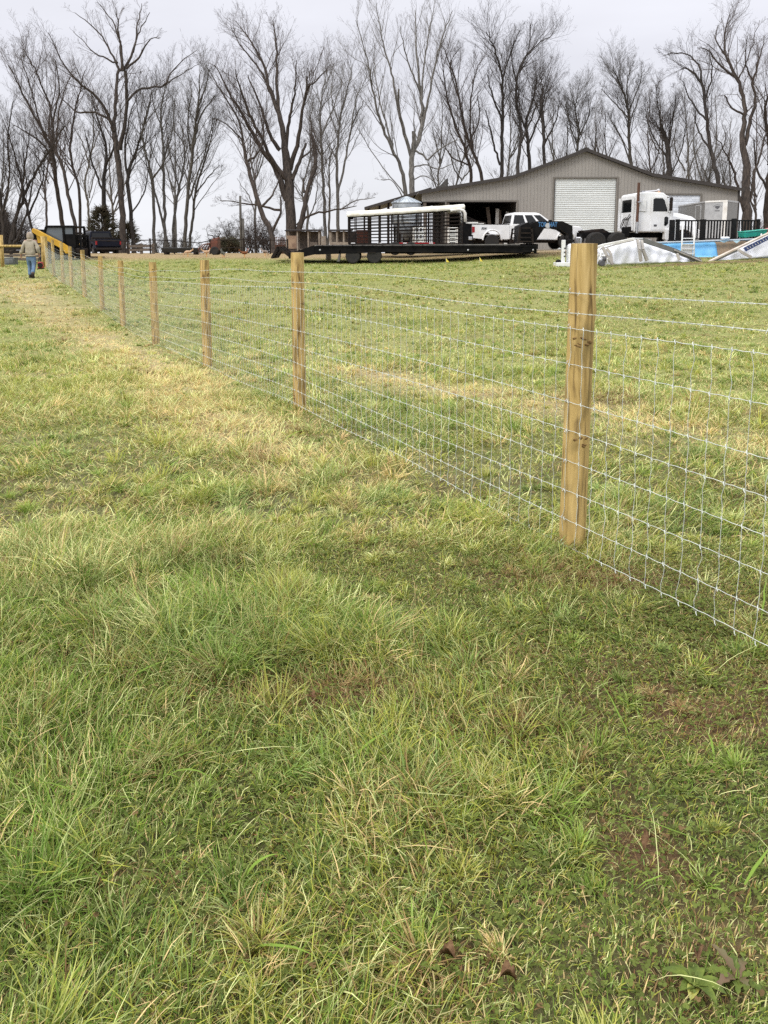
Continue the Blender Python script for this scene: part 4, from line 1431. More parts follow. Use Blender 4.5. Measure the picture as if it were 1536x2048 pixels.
T('stubby tree with a burl half way up behind the barn ridge', 84, [(0.35, [(1094, 500, 5), (1092, 400, 4.2), (1088, 300, 3.6), (1085, 232, 4.2), (1082, 205, 4.4), (1086, 180, 2), (1078, 150, .8)]), (.3, [(1088, 290, 2.2), (1112, 240, 1.5), (1120, 195, .6)]), (.3, [(1086, 240, 1.8), (1070, 205, 1.2), (1068, 170, .5)])], 23, 2, 1.1)
T('bushy topped low tree above the barn ridge, leaning stems', 88, [(0.35, [(1150, 500, 4), (1152, 400, 3.4), (1155, 300, 2.8), (1158, 260, 2.2), (1150, 215, 1.4), (1160, 185, .6)]), (.3, [(1156, 290, 1.8), (1140, 250, 1.3), (1132, 205, .6)]), (.3, [(1157, 275, 1.6), (1176, 235, 1.2), (1182, 200, .5)])], 24, 1, 1.25)
T('round crowned tree right of the barn ridge', 84, [(0.4, [(1268, 500, 5), (1264, 400, 4.2), (1262, 330, 3.6), (1257, 270, 3), (1256, 215, 2.4), (1240, 170, 1.5), (1225, 135, .7)]), (.35, [(1256, 225, 1.8), (1275, 180, 1.2), (1288, 140, .6)]), (.35, [(1256, 210, 1.6), (1255, 165, 1.1), (1262, 128, .5)]), (.35, [(1256, 235, 1.7), (1228, 205, 1.2), (1205, 180, .5)]), (.3, [(1262, 330, 2), (1240, 270, 1.4), (1215, 230, .6)])], 25, 1, 1.2)
T('broken topped thick trunk sprouting thin shoots over the barn right slope', 80, [(0.5, [(1344, 500, 8), (1340, 420, 7), (1338, 350, 6.4), (1336, 300, 6), (1328, 268, 5), (1320, 256, 3.5)]), (.2, [(1337, 300, 2), (1345, 240, 1.4), (1352, 190, .6)]), (.2, [(1336, 290, 1.8), (1318, 230, 1.3), (1312, 170, .6)]), (.2, [(1336, 320, 1.8), (1300, 260, 1.3), (1290, 210, .6)]), (.2, [(1340, 360, 1.8), (1365, 290, 1.3), (1375, 220, .6)])], 26, 2, 1.1)
T('gnarled tree with a limb reaching left high above the barn right slope', 76, [(0.4, [(1446, 500, 7), (1442, 430, 6), (1436, 365, 5.4), (1424, 310, 4.6), (1414, 250, 4), (1410, 205, 3.6), (1402, 165, 3), (1378, 138, 2), (1362, 140, 1.4)]), (.35, [(1408, 190, 2.4), (1396, 130, 1.8), (1362, 105, 1.3), (1326, 112, .6)]), (.35, [(1410, 200, 2.2), (1424, 150, 1.6), (1418, 95, .7)]), (.3, [(1412, 240, 2.4), (1380, 200, 1.7), (1365, 160, .7)]), (.4, [(1420, 300, 2.4), (1396, 260, 1.8), (1390, 220, .8)])], 27, 2, 0.95, gnarl=1.4)
T('massive old tree with twisted limbs at the right corner of the barn', 62,
  [(0.5, [(1494, 505, 14), (1494, 440, 13), (1492, 380, 11), (1490, 320, 9), (1484, 270, 7), (1490, 235, 5.5), (1484, 190, 5), (1470, 150, 4), (1452, 110, 3), (1448, 65, 2), (1460, 30, .8)]),
   (.35, [(1490, 290, 5.5), (1500, 240, 4.6), (1512, 205, 3.6), (1505, 165, 3), (1518, 120, 2), (1530, 70, .8)]), (.35, [(1470, 152, 3), (1440, 130, 2.2), (1415, 100, 1.5), (1395, 95, .6)]),
   (.35, [(1450, 110, 2.2), (1432, 80, 1.6), (1436, 50, .8)]), (.35, [(1488, 230, 3), (1462, 215, 2.4), (1450, 190, 1.5)]), (.3, [(1506, 165, 2.2), (1490, 120, 1.6), (1496, 70, .7)]),
   (.4, [(1488, 420, 4), (1468, 350, 3), (1455, 310, 2), (1430, 270, .9)]), (.4, [(1500, 400, 4), (1512, 340, 3), (1530, 280, 2), (1560, 220, .8)]), (.3, [(1476, 160, 2), (1500, 110, 1.5), (1520, 40, .6)])], 28, 0, 0.85, gnarl=1.5, upb=0.22, rscale=0.9)
T('dark thick tree cut by the picture edge beyond the deck', 66, [(0.4, [(1532, 505, 7), (1534, 400, 6), (1540, 300, 4.5), (1530, 230, 3), (1545, 150, 1.5)]), (.35, [(1534, 380, 3), (1512, 330, 2.2), (1508, 280, 1.2)]), (.35, [(1536, 330, 3), (1560, 260, 2), (1570, 180, 1)])], 29, 0, 0.9)

# ---- thinner trees standing further back
BACK = [
    (0, 'thin background tree behind the dark leaning tree at the picture edge', 5, 240), 
    (92, 'faint background tree above the yellow boom', 100, 200), (178, 'thin background tree over the roof of the black pickup', 182, 190),
    (228, 'low background tree just behind the tallest trunk', 222, 250), 
    (352, 'faint background tree inside the slender row', 345, 190), 
    (510, 'faint background tree seen through the limbs of the leaning tree', 505, 220), (612, 'faint background tree right of the thick pale brown trunk', 618, 230),
     (880, 'faint background tree left of the barn wing trees', 884, 180),
    (920, 'faint background tree at the low wing of the barn', 925, 210), (1020, 'faint background tree between the two tall trees left of the gable', 1018, 190),
    (1112, 'background tree just left of the barn peak', 1108, 195), (1134, 'low background tree touching the barn peak', 1138, 215),
    (1185, 'background tree just right of the barn peak', 1190, 215), (1215, 'faint background tree left of the round crowned tree', 1210, 225),
    (1296, 'background tree between the round crown and the broken trunk', 1300, 185), (1322, 'faint background tree beside the broken topped trunk', 1318, 165),
    (1372, 'background tree with close upright limbs right of the broken trunk', 1368, 180), (1398, 'background tree left of the gnarled tree', 1392, 210),
    (1425, 'faint tree behind the gnarled tree', 1430, 190), (1460, 'background tree left of the massive old tree', 1462, 230), (1515, 'background tree right of the massive old trunk', 1512, 200),
]
for i, (bx_, lab, tx, ty) in enumerate(BACK):
    rb = random.Random(900 + i)
    Yb = rb.uniform(86, 104)
    mid = (500 + ty) / 2 + 20
    lm = [(0.25, [(bx_, 503, rb.uniform(2.4, 3.6)), (bx_ + rb.uniform(-6, 6), 420, 2.6), (bx_ + rb.uniform(-9, 9), mid, 2.1), (tx + rb.uniform(-6, 6), (mid + ty) / 2, 1.4), (tx, ty, .5)])]
    for q in range(rb.randint(3, 4)):
        f = rb.uniform(0.2, 0.6)
        sx = bx_ + (tx - bx_) * f + rb.uniform(-3, 3)
        sy = 500 + (ty - 500) * f
        s_ = rb.choice((-1, 1))
        lm.append((0.2, [(sx, sy, 1.7), (sx + s_ * rb.uniform(8, 22), sy - rb.uniform(30, 55), 1.2), (sx + s_ * rb.uniform(14, 38), sy - rb.uniform(80, 150) * (1 - f * .4), .45)]))
    T(lab, Yb, lm, 100 + i, rb.choice((1, 1, 0, 3)), 0.85, group='thin bare trees further back', upb=0.34)


# ---- brush, cedars
def bush(label, px, Y, wpx, top, seed, bk=1, n=46, cat='shrub', name='bare_shrub'):
    rng = np.random.default_rng(seed)
    c = W(px, 500, Y)
    x0, y0 = c.x, Y
    z0 = G(x0, y0)
    H = W(px, top, Y).z - z0
    Wd = wpx * Y / FPX
    root = empty(name, (x0, y0, z0), 0, label, cat)
    P = np.zeros((n, 6, 3))
    P[:, 0, 0] = rng.uniform(-0.42, 0.42, n) * Wd
    P[:, 0, 1] = rng.uniform(-0.5, 0.5, n) * min(Wd, 3)
    P[:, 0, 2] = -0.05
    d = np.stack([rng.normal(0, 0.30, n), rng.normal(0, 0.3, n), np.ones(n)], 1)
    Ls = H * rng.uniform(0.35, 1.0, n) / 5
    for k in range(1, 6):
        dn = d / np.linalg.norm(d, axis=1, keepdims=True)
        P[:, k] = P[:, k - 1] + dn * Ls[:, None]
        d = d + rng.normal(0, 0.16, (n, 3))
    R = np.full((n, 1), 0.028) * (1 - 0.75 * np.linspace(0, 1, 6)[None])
    vs, fs, off = [], [], 0
    v, f = tubes(P, R, 4)
    fast_mesh('stems', v, f, BARKS[bk], root)
    P2, R2 = sprout(P, R, rng, 7, 0.15, 0.34, 4, 0.9, 0.2, 0.012, 0.2)
    P3, R3 = sprout(P2, R2, rng, 5, 0.1, 0.6, 3, 0.9, 0.1, 0.012, 0.25)
    P4, R4 = sprout(P3, R3, rng, 3, 0.1, 0.7, 3, 0.9, 0.1, 0.012, 0.25)
    for P_, R_ in ((P2, R2), (P3, R3), (P4, R4)):
        v, f = tubes(P_, np.maximum(R_, 0.005), 3)
        vs.append(v)
        fs.append(f + off)
        off += len(v)
    fast_mesh('crown', np.concatenate(vs), np.concatenate(fs), TWIG[bk], root)


bush('brown twiggy thicket filling the gap behind the wooden poles', 515, 70, 75, 425, 1, 0, 70)
bush('greyish low thicket left of the wooden poles', 455, 72, 60, 440, 2, 1, 46)
bush('tangled low brush behind the red tiller', 420, 66, 50, 478, 3, 1, 34)
bush('dark thicket at the picture edge behind the rail fence', 14, 66, 60, 400, 4, 2, 60)
bush('low thicket behind the rail fence beside the hooded man', 60, 70, 50, 440, 5, 2, 34)
bush('low brush around the feet of the slender row of trees', 345, 74, 90, 460, 6, 1, 46)
bush('brush between the thick trunk and the two close grey stems', 625, 72, 60, 445, 7, 1, 40)
bush('brush below the picture edge tree beyond the deck', 1520, 70, 60, 430, 8, 0, 40)
bush('tangle of brush behind the wooden hutches', 575, 68, 50, 455, 9, 0, 34)
bush('sparse brush at the sky gap beside the leaning pair of stems', 700, 74, 50, 468, 10, 1, 24)


def cedar(label, px, Y, wpx, top, seed, n=2600):
    rng = np.random.default_rng(seed)
    c = W(px, 500, Y)
    z0 = G(c.x, Y)
    H = W(px, top, Y).z - z0
    R = wpx * Y / FPX / 2
    root = empty('cedar', (c.x, Y, z0), 0, label, 'conifer')
    MB().tube([(0, 0, -.1), (0.03, 0, H * .5), (0, 0, H * .92)], [0.12, 0.08, 0.02], 7).build('trunk', BARKS[2], root)
    t = rng.random(n) ** 0.8
    a = rng.uniform(0, 6.283, n)
    lump = 0.75 + 0.35 * np.sin(a * 3 + t * 9) * np.sin(t * 17 + seed)
    rr = R * (1 - t) ** 0.9 * lump * rng.uniform(0.2, 1.15, n) ** 0.6
    x, y, z = rr * np.cos(a), rr * np.sin(a), 0.1 + t * H * 0.95
    L = rng.uniform(0.25, 0.7, n)
    P = np.zeros((n, 3, 3))
    d = np.stack([np.cos(a), np.sin(a), rng.uniform(-0.1, 0.6, n)], 1)
    P[:, 0] = np.stack([x, y, z], 1)
    P[:, 1] = P[:, 0] + d * L[:, None] * 0.5
    P[:, 2] = P[:, 1] + (d + rng.normal(0, 0.3, (n, 3)) + (0, 0, .2)) * L[:, None] * 0.5
    Rr = np.tile(np.array([[0.025, 0.04, 0.008]]), (n, 1))
    v, f = tubes(P, Rr, 4)
    Q, q = sprout(P, Rr, rng, 4, 0.1, 0.6, 3, 1.0, 0.1, 0.1, 0.2)
    v2, f2 = tubes(Q, np.tile(np.array([[0.015, 0.014, 0.004]]), (len(Q), 1)), 3)
    fast_mesh('crown', np.concatenate([v, v2]), np.concatenate([f, f2 + len(v)]), M['cedar'], root)


M['cedar'] = mat('cedar_foliage', (0.055, 0.058, 0.032), 0.9, col2=(0.085, 0.06, 0.035), scale=1.5)
cedar('dark cedar left of the tallest trunk behind the black pickup', 206, 69, 100, 415, 1, 800)
cedar('brownish cedar right of the tallest trunk behind the black pickup', 256, 70, 70, 448, 2, 500)
cedar('low dark evergreen at the picture edge behind the rail fence', 6, 70, 50, 425, 4, 1300)
cedar('low dark evergreen behind the red tiller', 458, 64, 40, 484, 5, 700)

# ------------------------------------------------------------------ wheels and vehicles
def wheel(parent, c, r, w_, side=-1, rim='rim', name='wheel', dual=False, hub=0.55):
    """wheel in the x-z plane; side -1 faces -y"""
    e = empty(name, c, 0, parent=parent)
    k = 0.035
    prof = [(r * hub, -w_ / 2 + 0.01), (r - k * 1.6, -w_ / 2), (r - k * .4, -w_ / 2 + k * .6), (r, -w_ / 2 + k * 1.5), (r, w_ / 2 - k * 1.5), (r - k * .4, w_ / 2 - k * .6), (r - k * 1.6, w_ / 2), (r * hub, w_ / 2 - 0.01)]
    t = MB().lathe(prof, 28, axis='y')
    for q in range(28):
        a = q * 2 * math.pi / 28
        t.beam((math.cos(a) * (r - 0.004), -w_ / 2 + 0.05, math.sin(a) * (r - 0.004)), (math.cos(a + 0.09) * (r - 0.004), w_ / 2 - 0.05, math.sin(a + 0.09) * (r - 0.004)), 0.03, 0.02, up=(math.cos(a), 0, math.sin(a)))
    t.build('tyre', M['rubber'], e, smooth=False)
    s = side
    rimp = [(0.001, 0.0), (r * 0.16, 0.0), (r * 0.2, -0.03), (r * 0.42, -0.06), (r * 0.50, -0.02), (r * hub, w_ * 0.42)]
    if s > 0: pass
    m_ = MB().lathe([(a, (b - 0.0) * 1.0 + 0.02 if s < 0 else b) for a, b in [(q[0], -w_ * 0.5 + 0.09 + (q[1] if q[1] < 0.01 else -0.09)) for q in rimp]] if s < 0 else
                    [(q[0], w_ * 0.5 - 0.09 - (q[1] if q[1] < 0.01 else -0.09)) for q in rimp], 24, axis='y')
    for q in range(8):
        a = q * math.pi / 4
        yy = (-w_ * 0.5 + 0.05) if s < 0 else (w_ * 0.5 - 0.05)
        m_.beam((math.cos(a) * r * .17, yy, math.sin(a) * r * .17), (math.cos(a) * r * .5, yy - 0.01 * s, math.sin(a) * r * .5), 0.05, 0.03)
    m_.build('rim', M[rim], e, smooth=False)
    return e


def arch(cx, cz, r, n=9):
    return [(cx - r * math.cos(math.pi * i / (n - 1)), cz + r * math.sin(math.pi * i / (n - 1))) for i in range(n)]


def text(s, size, loc, rot, mat_, parent, name='lettering', ext=0.004, shear=0.0, align='CENTER', off=0.0, bold=0.0):
    c = bpy.data.curves.new(name, 'FONT')
    c.body = s
    c.size = size
    c.extrude = ext
    c.shear = shear
    c.offset = bold
    c.align_x = align
    c.align_y = 'CENTER'
    c.materials.append(mat_)
    o = bpy.data.objects.new(name, c)
    COL.objects.link(o)
    bpy.context.view_layer.update()
    me = bpy.data.meshes.new_from_object(o.evaluated_get(bpy.context.evaluated_depsgraph_get()))
    me.materials.clear()
    me.materials.append(mat_)
    bpy.data.objects.remove(o)
    q = bpy.data.objects.new(name, me)
    q.location = loc
    q.rotation_euler = rot
    link(q, parent)
    return q


FLAT = (math.radians(90), 0, 0)     # letters that face -y


def pickup(label, x, y, yaw, paint, s=1.0, badge=False, sink=0.0, zr=None):
    z = G(x, y) if zr is None else zr
    r = empty('pickup_truck', (x, y, z - sink), yaw, label, 'pickup truck')
    r.scale = (s, s, s)
    P = M[paint]
    # front half: cab floor and nose
    ax = 5.35
    low = [(2.12, 0.55)] + [(4.72, 0.52)] + arch(ax, 0.52, 0.50) + [(5.95, 0.5), (6.22, 0.55), (6.28, 0.75), (6.27, 1.12), (6.2, 1.24), (5.6, 1.33), (4.78, 1.38), (2.12, 1.34)]
    MB().prism(low, -0.97, 0.97).build('body', P, r, bevel=0.035)
    # cab
    zb, zt = 1.335, 1.98
    B = [(2.16, -0.95), (4.74, -0.95), (4.74, 0.95), (2.16, 0.95)]
    Tt = [(2.30, -0.78), (3.86, -0.78), (3.86, 0.78), (2.30, 0.78)]
    cab = MB().hexa([(a, b, zb) for a, b in B], [(a, b, zt) for a, b in Tt])
    cab.hexa([(a * 1.0, b * 0.98, zt - .01) for a, b in Tt], [(2.42, -0.66, zt + .05), (3.70, -0.66, zt + .05), (3.70, 0.66, zt + .05), (2.42, 0.66, zt + .05)])
    cb = cab.build('cab', P, r, bevel=0.03)

    def sidept(u, v, sg):  # u along length 0..1, v height 0..1
        xb = 2.16 + (4.74 - 2.16) * u
        xt = 2.30 + (3.86 - 2.30) * u
        yb, yt = 0.95, 0.78
        return (xb + (xt - xb) * v, sg * (yb + (yt - yb) * v + 0.006), zb + (zt - zb) * v)
    for sg in (-1, 1):
        for (u0, u1, u2, u3) in ((0.40, 0.63, 0.66, 0.41), (0.70, 0.93, 0.955, 0.69)):
            q = [sidept(u0, .10, sg), sidept(u1, .10, sg), sidept(u2 if u0 < .5 else .93, .86, sg), sidept(u3 if u0 < .5 else .71, .86, sg)]
            if sg > 0: q = q[::-1]
            MB().quad(*q).build('side_window', M['glass'], cb)
        q = [sidept(0.05, .10, sg), sidept(0.34, .10, sg), sidept(0.35, .86, sg), sidept(0.07, .86, sg)]
        if sg > 0: q = q[::-1]
        MB().quad(*q).build('side_window', M['glass'], cb)
    # windscreen and rear screen
    f = lambda u, v, e: (4.74 + (3.86 - 4.74) * v + e, -0.95 * u + (0.95 - 0.78) * u * v, zb + (zt - zb) * v + 0.004)
    MB().quad(f(.9, .1, .008), f(-.9, .1, .008), f(-.9, .9, .008), f(.9, .9, .008)).build('windscreen', M['glass'], cb)
    g = lambda u, v: (2.16 + 0.14 * v - 0.008, -(0.95 - 0.17 * v) * u, zb + (zt - zb) * v)
    MB().quad(g(-.85, .15), g(.85, .15), g(.85, .85), g(-.85, .85)).build('rear_window', M['glass'], cb)
    # doors
    for sg in (-1, 1):
        for (d0, d1) in ((2.26, 3.22), (3.25, 4.42)):
            d = MB()
            yy = sg * 0.974
            d.prism([(d0, 0.62), (d1, 0.62), (d1, 1.335), (d0, 1.335)], min(yy, sg * .96), max(yy, sg * .96))
            dd = d.build('door', P, r, bevel=0.01)
            MB().box(d0 + 0.06, d0 + 0.26, min(sg * .975, sg * 1.0), max(sg * .975, sg * 1.0), 1.12, 1.16).build('handle', M['chrome'] if paint == 'white' else M['black'], dd)
        mi = MB().box(4.28, 4.42, min(sg * 1.0, sg * 1.26), max(sg * 1.0, sg * 1.26), 1.38, 1.62)
        mi.build('mirror', M['black'], r, bevel=0.02)
        MB().beam((2.3, sg * 0.98, 0.48), (4.7, sg * 0.98, 0.48), 0.16, 0.05).build('running_board', M['dark'], r)
        hl = MB().box(6.14, 6.30, min(sg * .62, sg * .95), max(sg * .62, sg * .95), 0.93, 1.15)
        hl.build('headlight', M['chrome'], r, bevel=0.01)
    MB().box(6.26, 6.33, -0.6, 0.6, 0.78, 1.16).build('grille', M['chrome'], r)
    MB().box(6.2, 6.42, -0.98, 0.98, 0.45, 0.70).build('front_bumper', M['chrome'], r, bevel=0.03)
    # bed with a cavity
    rx = 1.12
    side = [(0.04, 0.62), (0.62, 0.56)] + arch(rx, 0.54, 0.49) + [(1.62, 0.56), (2.1, 0.56), (2.1, 1.36), (0.04, 1.36)]
    bed = MB()
    bed.prism(side, -0.97, -0.86)
    bed.prism(side, 0.86, 0.97)
    bed.box(2.03, 2.10, -0.86, 0.86, 0.56, 1.34)
    bed.box(0.06, 2.03, -0.86, 0.86, 0.78, 0.84)
    bd = bed.build('bed', P, r, bevel=0.02)
    for q in (-0.98, 0.85):
        MB().box(0.05, 2.08, q, q + 0.13, 1.36, 1.385).build('bed_rail_cap', M['black'], bd)
    tg = MB().box(-0.01, 0.05, -0.86, 0.86, 0.78, 1.36).build('tailgate', P, r, bevel=0.015)
    MB().box(-0.03, -0.011, -0.14, 0.14, 1.17, 1.24).build('handle', M['black'], tg)
    if badge:
        MB().lathe([(0.001, -.02), (0.075, -.02), (0.075, 0)], 14).build('emblem', M['dgrey'], tg).rotation_euler = (0, 0, 0)
        tg.children[-1].location = (-0.012, 0, 1.08)
        tg.children[-1].rotation_euler = (0, math.radians(90), 0)
    for sg in (-1, 1):
        MB().box(-0.015, 0.12, min(sg * .865, sg * .978), max(sg * .865, sg * .978), 0.92, 1.24).build('tail_light', M['redl'], r, bevel=0.01)
        ar = [(px_, sg * 0.975, pz_) for px_, pz_ in arch(rx, 0.54, 0.53, 12)]
        MB().tube([(rx - .55, sg * .965, .5)] + ar + [(rx + .55, sg * .965, .5)], 0.042, 6).build('wheel_flare', P, r, smooth=True)
        ar = [(px_, sg * 0.975, pz_) for px_, pz_ in arch(ax, 0.52, 0.54, 12)]
        MB().tube(ar, 0.042, 6).build('wheel_flare', P, r, smooth=True)
        for wx in (rx, ax):
            wheel(r, (wx, sg * 0.83, 0.41), 0.41, 0.27, sg)
    MB().box(-0.22, 0.0, -0.95, 0.95, 0.50, 0.70).build('rear_bumper', M['chrome'] if paint == 'white' else M['dark'], r, bevel=0.03)
    MB().box(0.1, 6.0, -0.5, 0.5, 0.36, 0.52).beam((rx, -.8, .41), (rx, .8, .41), .12, .12).beam((ax, -.8, .38), (ax, .8, .38), .1, .1).build('chassis', M['dark'], r)
    if badge:
        text('FX4', 0.17, (0.62, -0.985, 1.14), FLAT, M['dgrey'], bd, shear=0.25, bold=0.006)
    return r


pt = W(931, 497, 44.0)
wp = pickup('white crew cab pickup truck behind the black flatbed trailer', pt.x + 0.15, 43.9, math.radians(7), 'white', 1.0, badge=True, zr=W(768, 498.5, 44.2).z)
bpk = pickup('black pickup truck parked beneath the cedars, seen from behind', W(238, 500, 58).x - 0.4, 57.0, math.radians(124), 'navy', 0.93, zr=W(768, 513, 57).z)
MB().box(1.55, 2.0, -0.86, 0.86, 1.3, 1.52).build('toolbox', M['dark'], bpk, bevel=0.02)
MB().tube([(0.02, -.8, 1.4), (-.05, 0, 1.45), (0.02, .8, 1.4)], 0.03, 6).tube([(2.05, -.8, 1.38), (2.05, -.72, 2.0), (2.05, .72, 2.0), (2.05, .8, 1.38)], 0.03, 6).build('rack', M['black'], bpk)


# ---- long black flatbed trailer with gooseneck
def flatbed():
    Y0 = 40.0
    X = lambda px: W(px, 495, Y0 - 1.2).x
    Z = lambda py: W(768, py, Y0 - 1.2).z
    gx = X(720)
    z0 = Z(527)
    r = empty('flatbed_trailer', (gx, Y0, z0), 0, 'long black flatbed gooseneck trailer with tandem dual wheels standing across the field edge', 'trailer')
    x = lambda px: X(px) - gx
    z = lambda py: Z(py) - z0
    y0, y1 = -1.22, 1.22
    zt = z(488.5)
    # deck slightly rising to the neck
    dk = MB().hexa([(x(629), y0, z(492)), (x(1072), y0, z(490)), (x(1072), y1, z(490)), (x(629), y1, z(492))],
                   [(x(629), y0, z(490.2)), (x(1072), y0, z(487.6)), (x(1072), y1, z(487.6)), (x(629), y1, z(490.2))])
    dk.build('deck', M['greydeck'], r)
    fr = MB()
    for yy in (y0 + 0.02, y1 - 0.16):
        fr.prism([(x(629), z(491.8)), (x(1070), z(490.3)), (x(1070), z(504.5)), (x(770), z(504.5)), (x(640), z(509)), (x(629), z(509))], yy, yy + 0.14)
    for i in range(26):
        xx = x(636) + i * (x(1068) - x(636)) / 25
        fr.box(xx - 0.04, xx + 0.04, y0 + .16, y1 - .16, z(496), z(492.5))
    fr.box(x(770), x(1068), -0.5, -0.36, z(507.5), z(497)).box(x(770), x(1068), 0.36, 0.5, z(507.5), z(497))
    fr.build('frame', M['black'], r)
    rb = MB()
    for i in range(22):
        xx = x(645) + i * (x(1065) - x(645)) / 21
        rb.box(xx - 0.03, xx + 0.03, y0 - 0.05, y0, z(493.5), z(490.6))
    rb.box(x(632), x(1070), y0 - 0.065, y0 - 0.05, z(493), z(491.2))
    rb.build('rub_rail', M['black'], r)
    # beavertail
    bt = MB()
    bt.prism([(x(629), z(490.2)), (x(629), z(508)), (x(590), z(517)), (x(577), z(517.5)), (x(577), z(506)), (x(600), z(500))], y0, y1)
    bt.build('dovetail', M['black'], r)
    # folded ramps
    for yy in (-1.15, 0.25):
        rp = MB()
        for q in (0, 0.78):
            rp.beam((x(578), yy + q, z(512)), (x(556), yy + q, z(494)), 0.07, 0.12)
            rp.beam((x(556), yy + q, z(494)), (x(543), yy + q, z(516)), 0.07, 0.12)
        for k in range(7):
            t = k / 6
            rp.beam((x(578) + (x(556) - x(578)) * t, yy, z(512) + (z(494) - z(512)) * t), (x(578) + (x(556) - x(578)) * t, yy + .78, z(512) + (z(494) - z(512)) * t), 0.06, 0.05)
            rp.beam((x(556) + (x(543) - x(556)) * t, yy, z(494) + (z(516) - z(494)) * t), (x(556) + (x(543) - x(556)) * t, yy + .78, z(494) + (z(516) - z(494)) * t), 0.06, 0.05)
        rp.build('ramp', M['dark'], r)
    # axles and dual wheels
    for px in (705.5, 748.5):
        cx = x(px)
        MB().beam((cx, -1.0, z(514)), (cx, 1.0, z(514)), 0.14, 0.14).build('axle', M['dark'], r)
        for sg in (-1, 1):
            wheel(r, (cx, sg * 1.08, 0.365), 0.37, 0.24, sg, rim='rim2')
            wheel(r, (cx, sg * 0.80, 0.365), 0.37, 0.24, sg, rim='rim2')
    mf = MB()
    mf.hexa([(x(674), y0 + .02, z(523)), (x(679), y0 + .02, z(523)), (x(679), -.55, z(523)), (x(674), -.55, z(523))],
            [(x(679), y0 + .02, z(500)), (x(681), y0 + .02, z(500)), (x(681), -.55, z(500)), (x(679), -.55, z(500))])
    mf.build('mud_flap', M['flap'], r)
    # headboard and ladder rack at the foot of the neck
    lad = MB()
    for a, b in ((1036, 1040), (1066, 1062)):
        for yy in (y0 + 0.05, y1 - 0.05):
            lad.beam((x(a), yy, z(487)), (x(b), yy, z(455)), 0.10, 0.06)
    for py in (456, 466, 475, 483):
        lad.beam((x(1039 - (483 - py) * -.05), y0 + .05, z(py)), (x(1064), y0 + .05, z(py)), 0.06, 0.06)
        lad.beam((x(1038), y1 - .05, z(py)), (x(1064), y1 - .05, z(py)), 0.06, 0.06)
    lad.build('ladder', M['dark'], r)
    MB().prism([(x(1042), z(486)), (x(1062), z(486)), (x(1062), z(450)), (x(1057), z(444)), (x(1042), z(451))], y0 + 0.25, y1 - 0.25).build('toolbox', M['black'], r)
    neck = MB()
    poly = [(x(1064), z(488)), (x(1064), z(448)), (x(1076), z(441.6)), (x(1129), z(441.6)), (x(1150), z(451)), (x(1151.5), z(485)), (x(1144), z(485)), (x(1143), z(470)),
            (x(1126), z(458.5)), (x(1112), z(455.5)), (x(1093), z(455.5)), (x(1073), z(487))]
    nk = neck.prism(poly, -0.55, -0.40).prism(poly, 0.40, 0.55).box(x(1076), x(1128), -0.40, 0.40, z(445), z(442)).box(x(1144), x(1151), -.4, .4, z(478), z(452)).build('gooseneck', M['black'], r)
    MB().lathe([(0.09, z(486.5)), (0.09, z(470)), (0.06, z(455))], 14, (x(1147.5), 0, 0)).build('coupler', M['dark'], nk)
    cxl = (x(1079) + x(1118)) / 2
    text('TOP', 0.34, (x(1088.3), -0.565, z(448.6)), FLAT, M['blueink'], nk, bold=0.010).scale = (0.60, 0.95, 1)
    text('HAT', 0.34, (x(1110.5), -0.565, z(448.6)), FLAT, M['blueink'], nk, bold=0.010).scale = (0.60, 0.95, 1)
    MB().lathe([(0.001, -0.005), (0.13, -0.005), (0.13, 0.005), (0.001, 0.005)], 14, (x(1099.6), -0.563, z(450.5)), axis='y').box(x(1098.8), x(1100.6), -0.57, -0.556, z(450.4), z(446)).build('emblem', M['silver'], nk)
    # landing legs
    for px in (1047, 1072):
        lg = MB()
        for yy in (-1.0, 1.0):
            zt_ = z(489)
            lg.box(x(px) - 0.07, x(px) + 0.07, yy - 0.07, yy + 0.07, z(506), zt_)
            lg.box(x(px) - 0.16, x(px) + 0.16, yy - 0.14, yy + 0.14, z(507.5), z(505.8))
        lg.build('landing_leg', M['black'], r)
    MB().box(x(1040), x(1076), y0, y1, z(498), z(487.8)).build('bulkhead', M['black'], r)
    for px in (640, 936, 1066):
        MB().ball((x(px), y0 - 0.02, z(500)), 0.045, 8, 5).build('marker_lamp', M['silver'], r)
    for px in (715, 830, 1010):
        MB().beam((x(px), y0 - .03, z(504)), (x(px) + 0.9, y0 - .03, z(505)), .02, .03).build('tie_strap', M['dark'], r)


M['greydeck'] = mat('deck_boards', (0.20, 0.19, 0.18), 0.6, col2=(0.09, 0.085, 0.08), scale=4)
M['rim2'] = mat('dark_rim', (0.01, 0.01, 0.011), 0.5, spec=0.1)
M['flap'] = mat('worn_mud_flap', (0.13, 0.125, 0.12), 0.7)
flatbed()


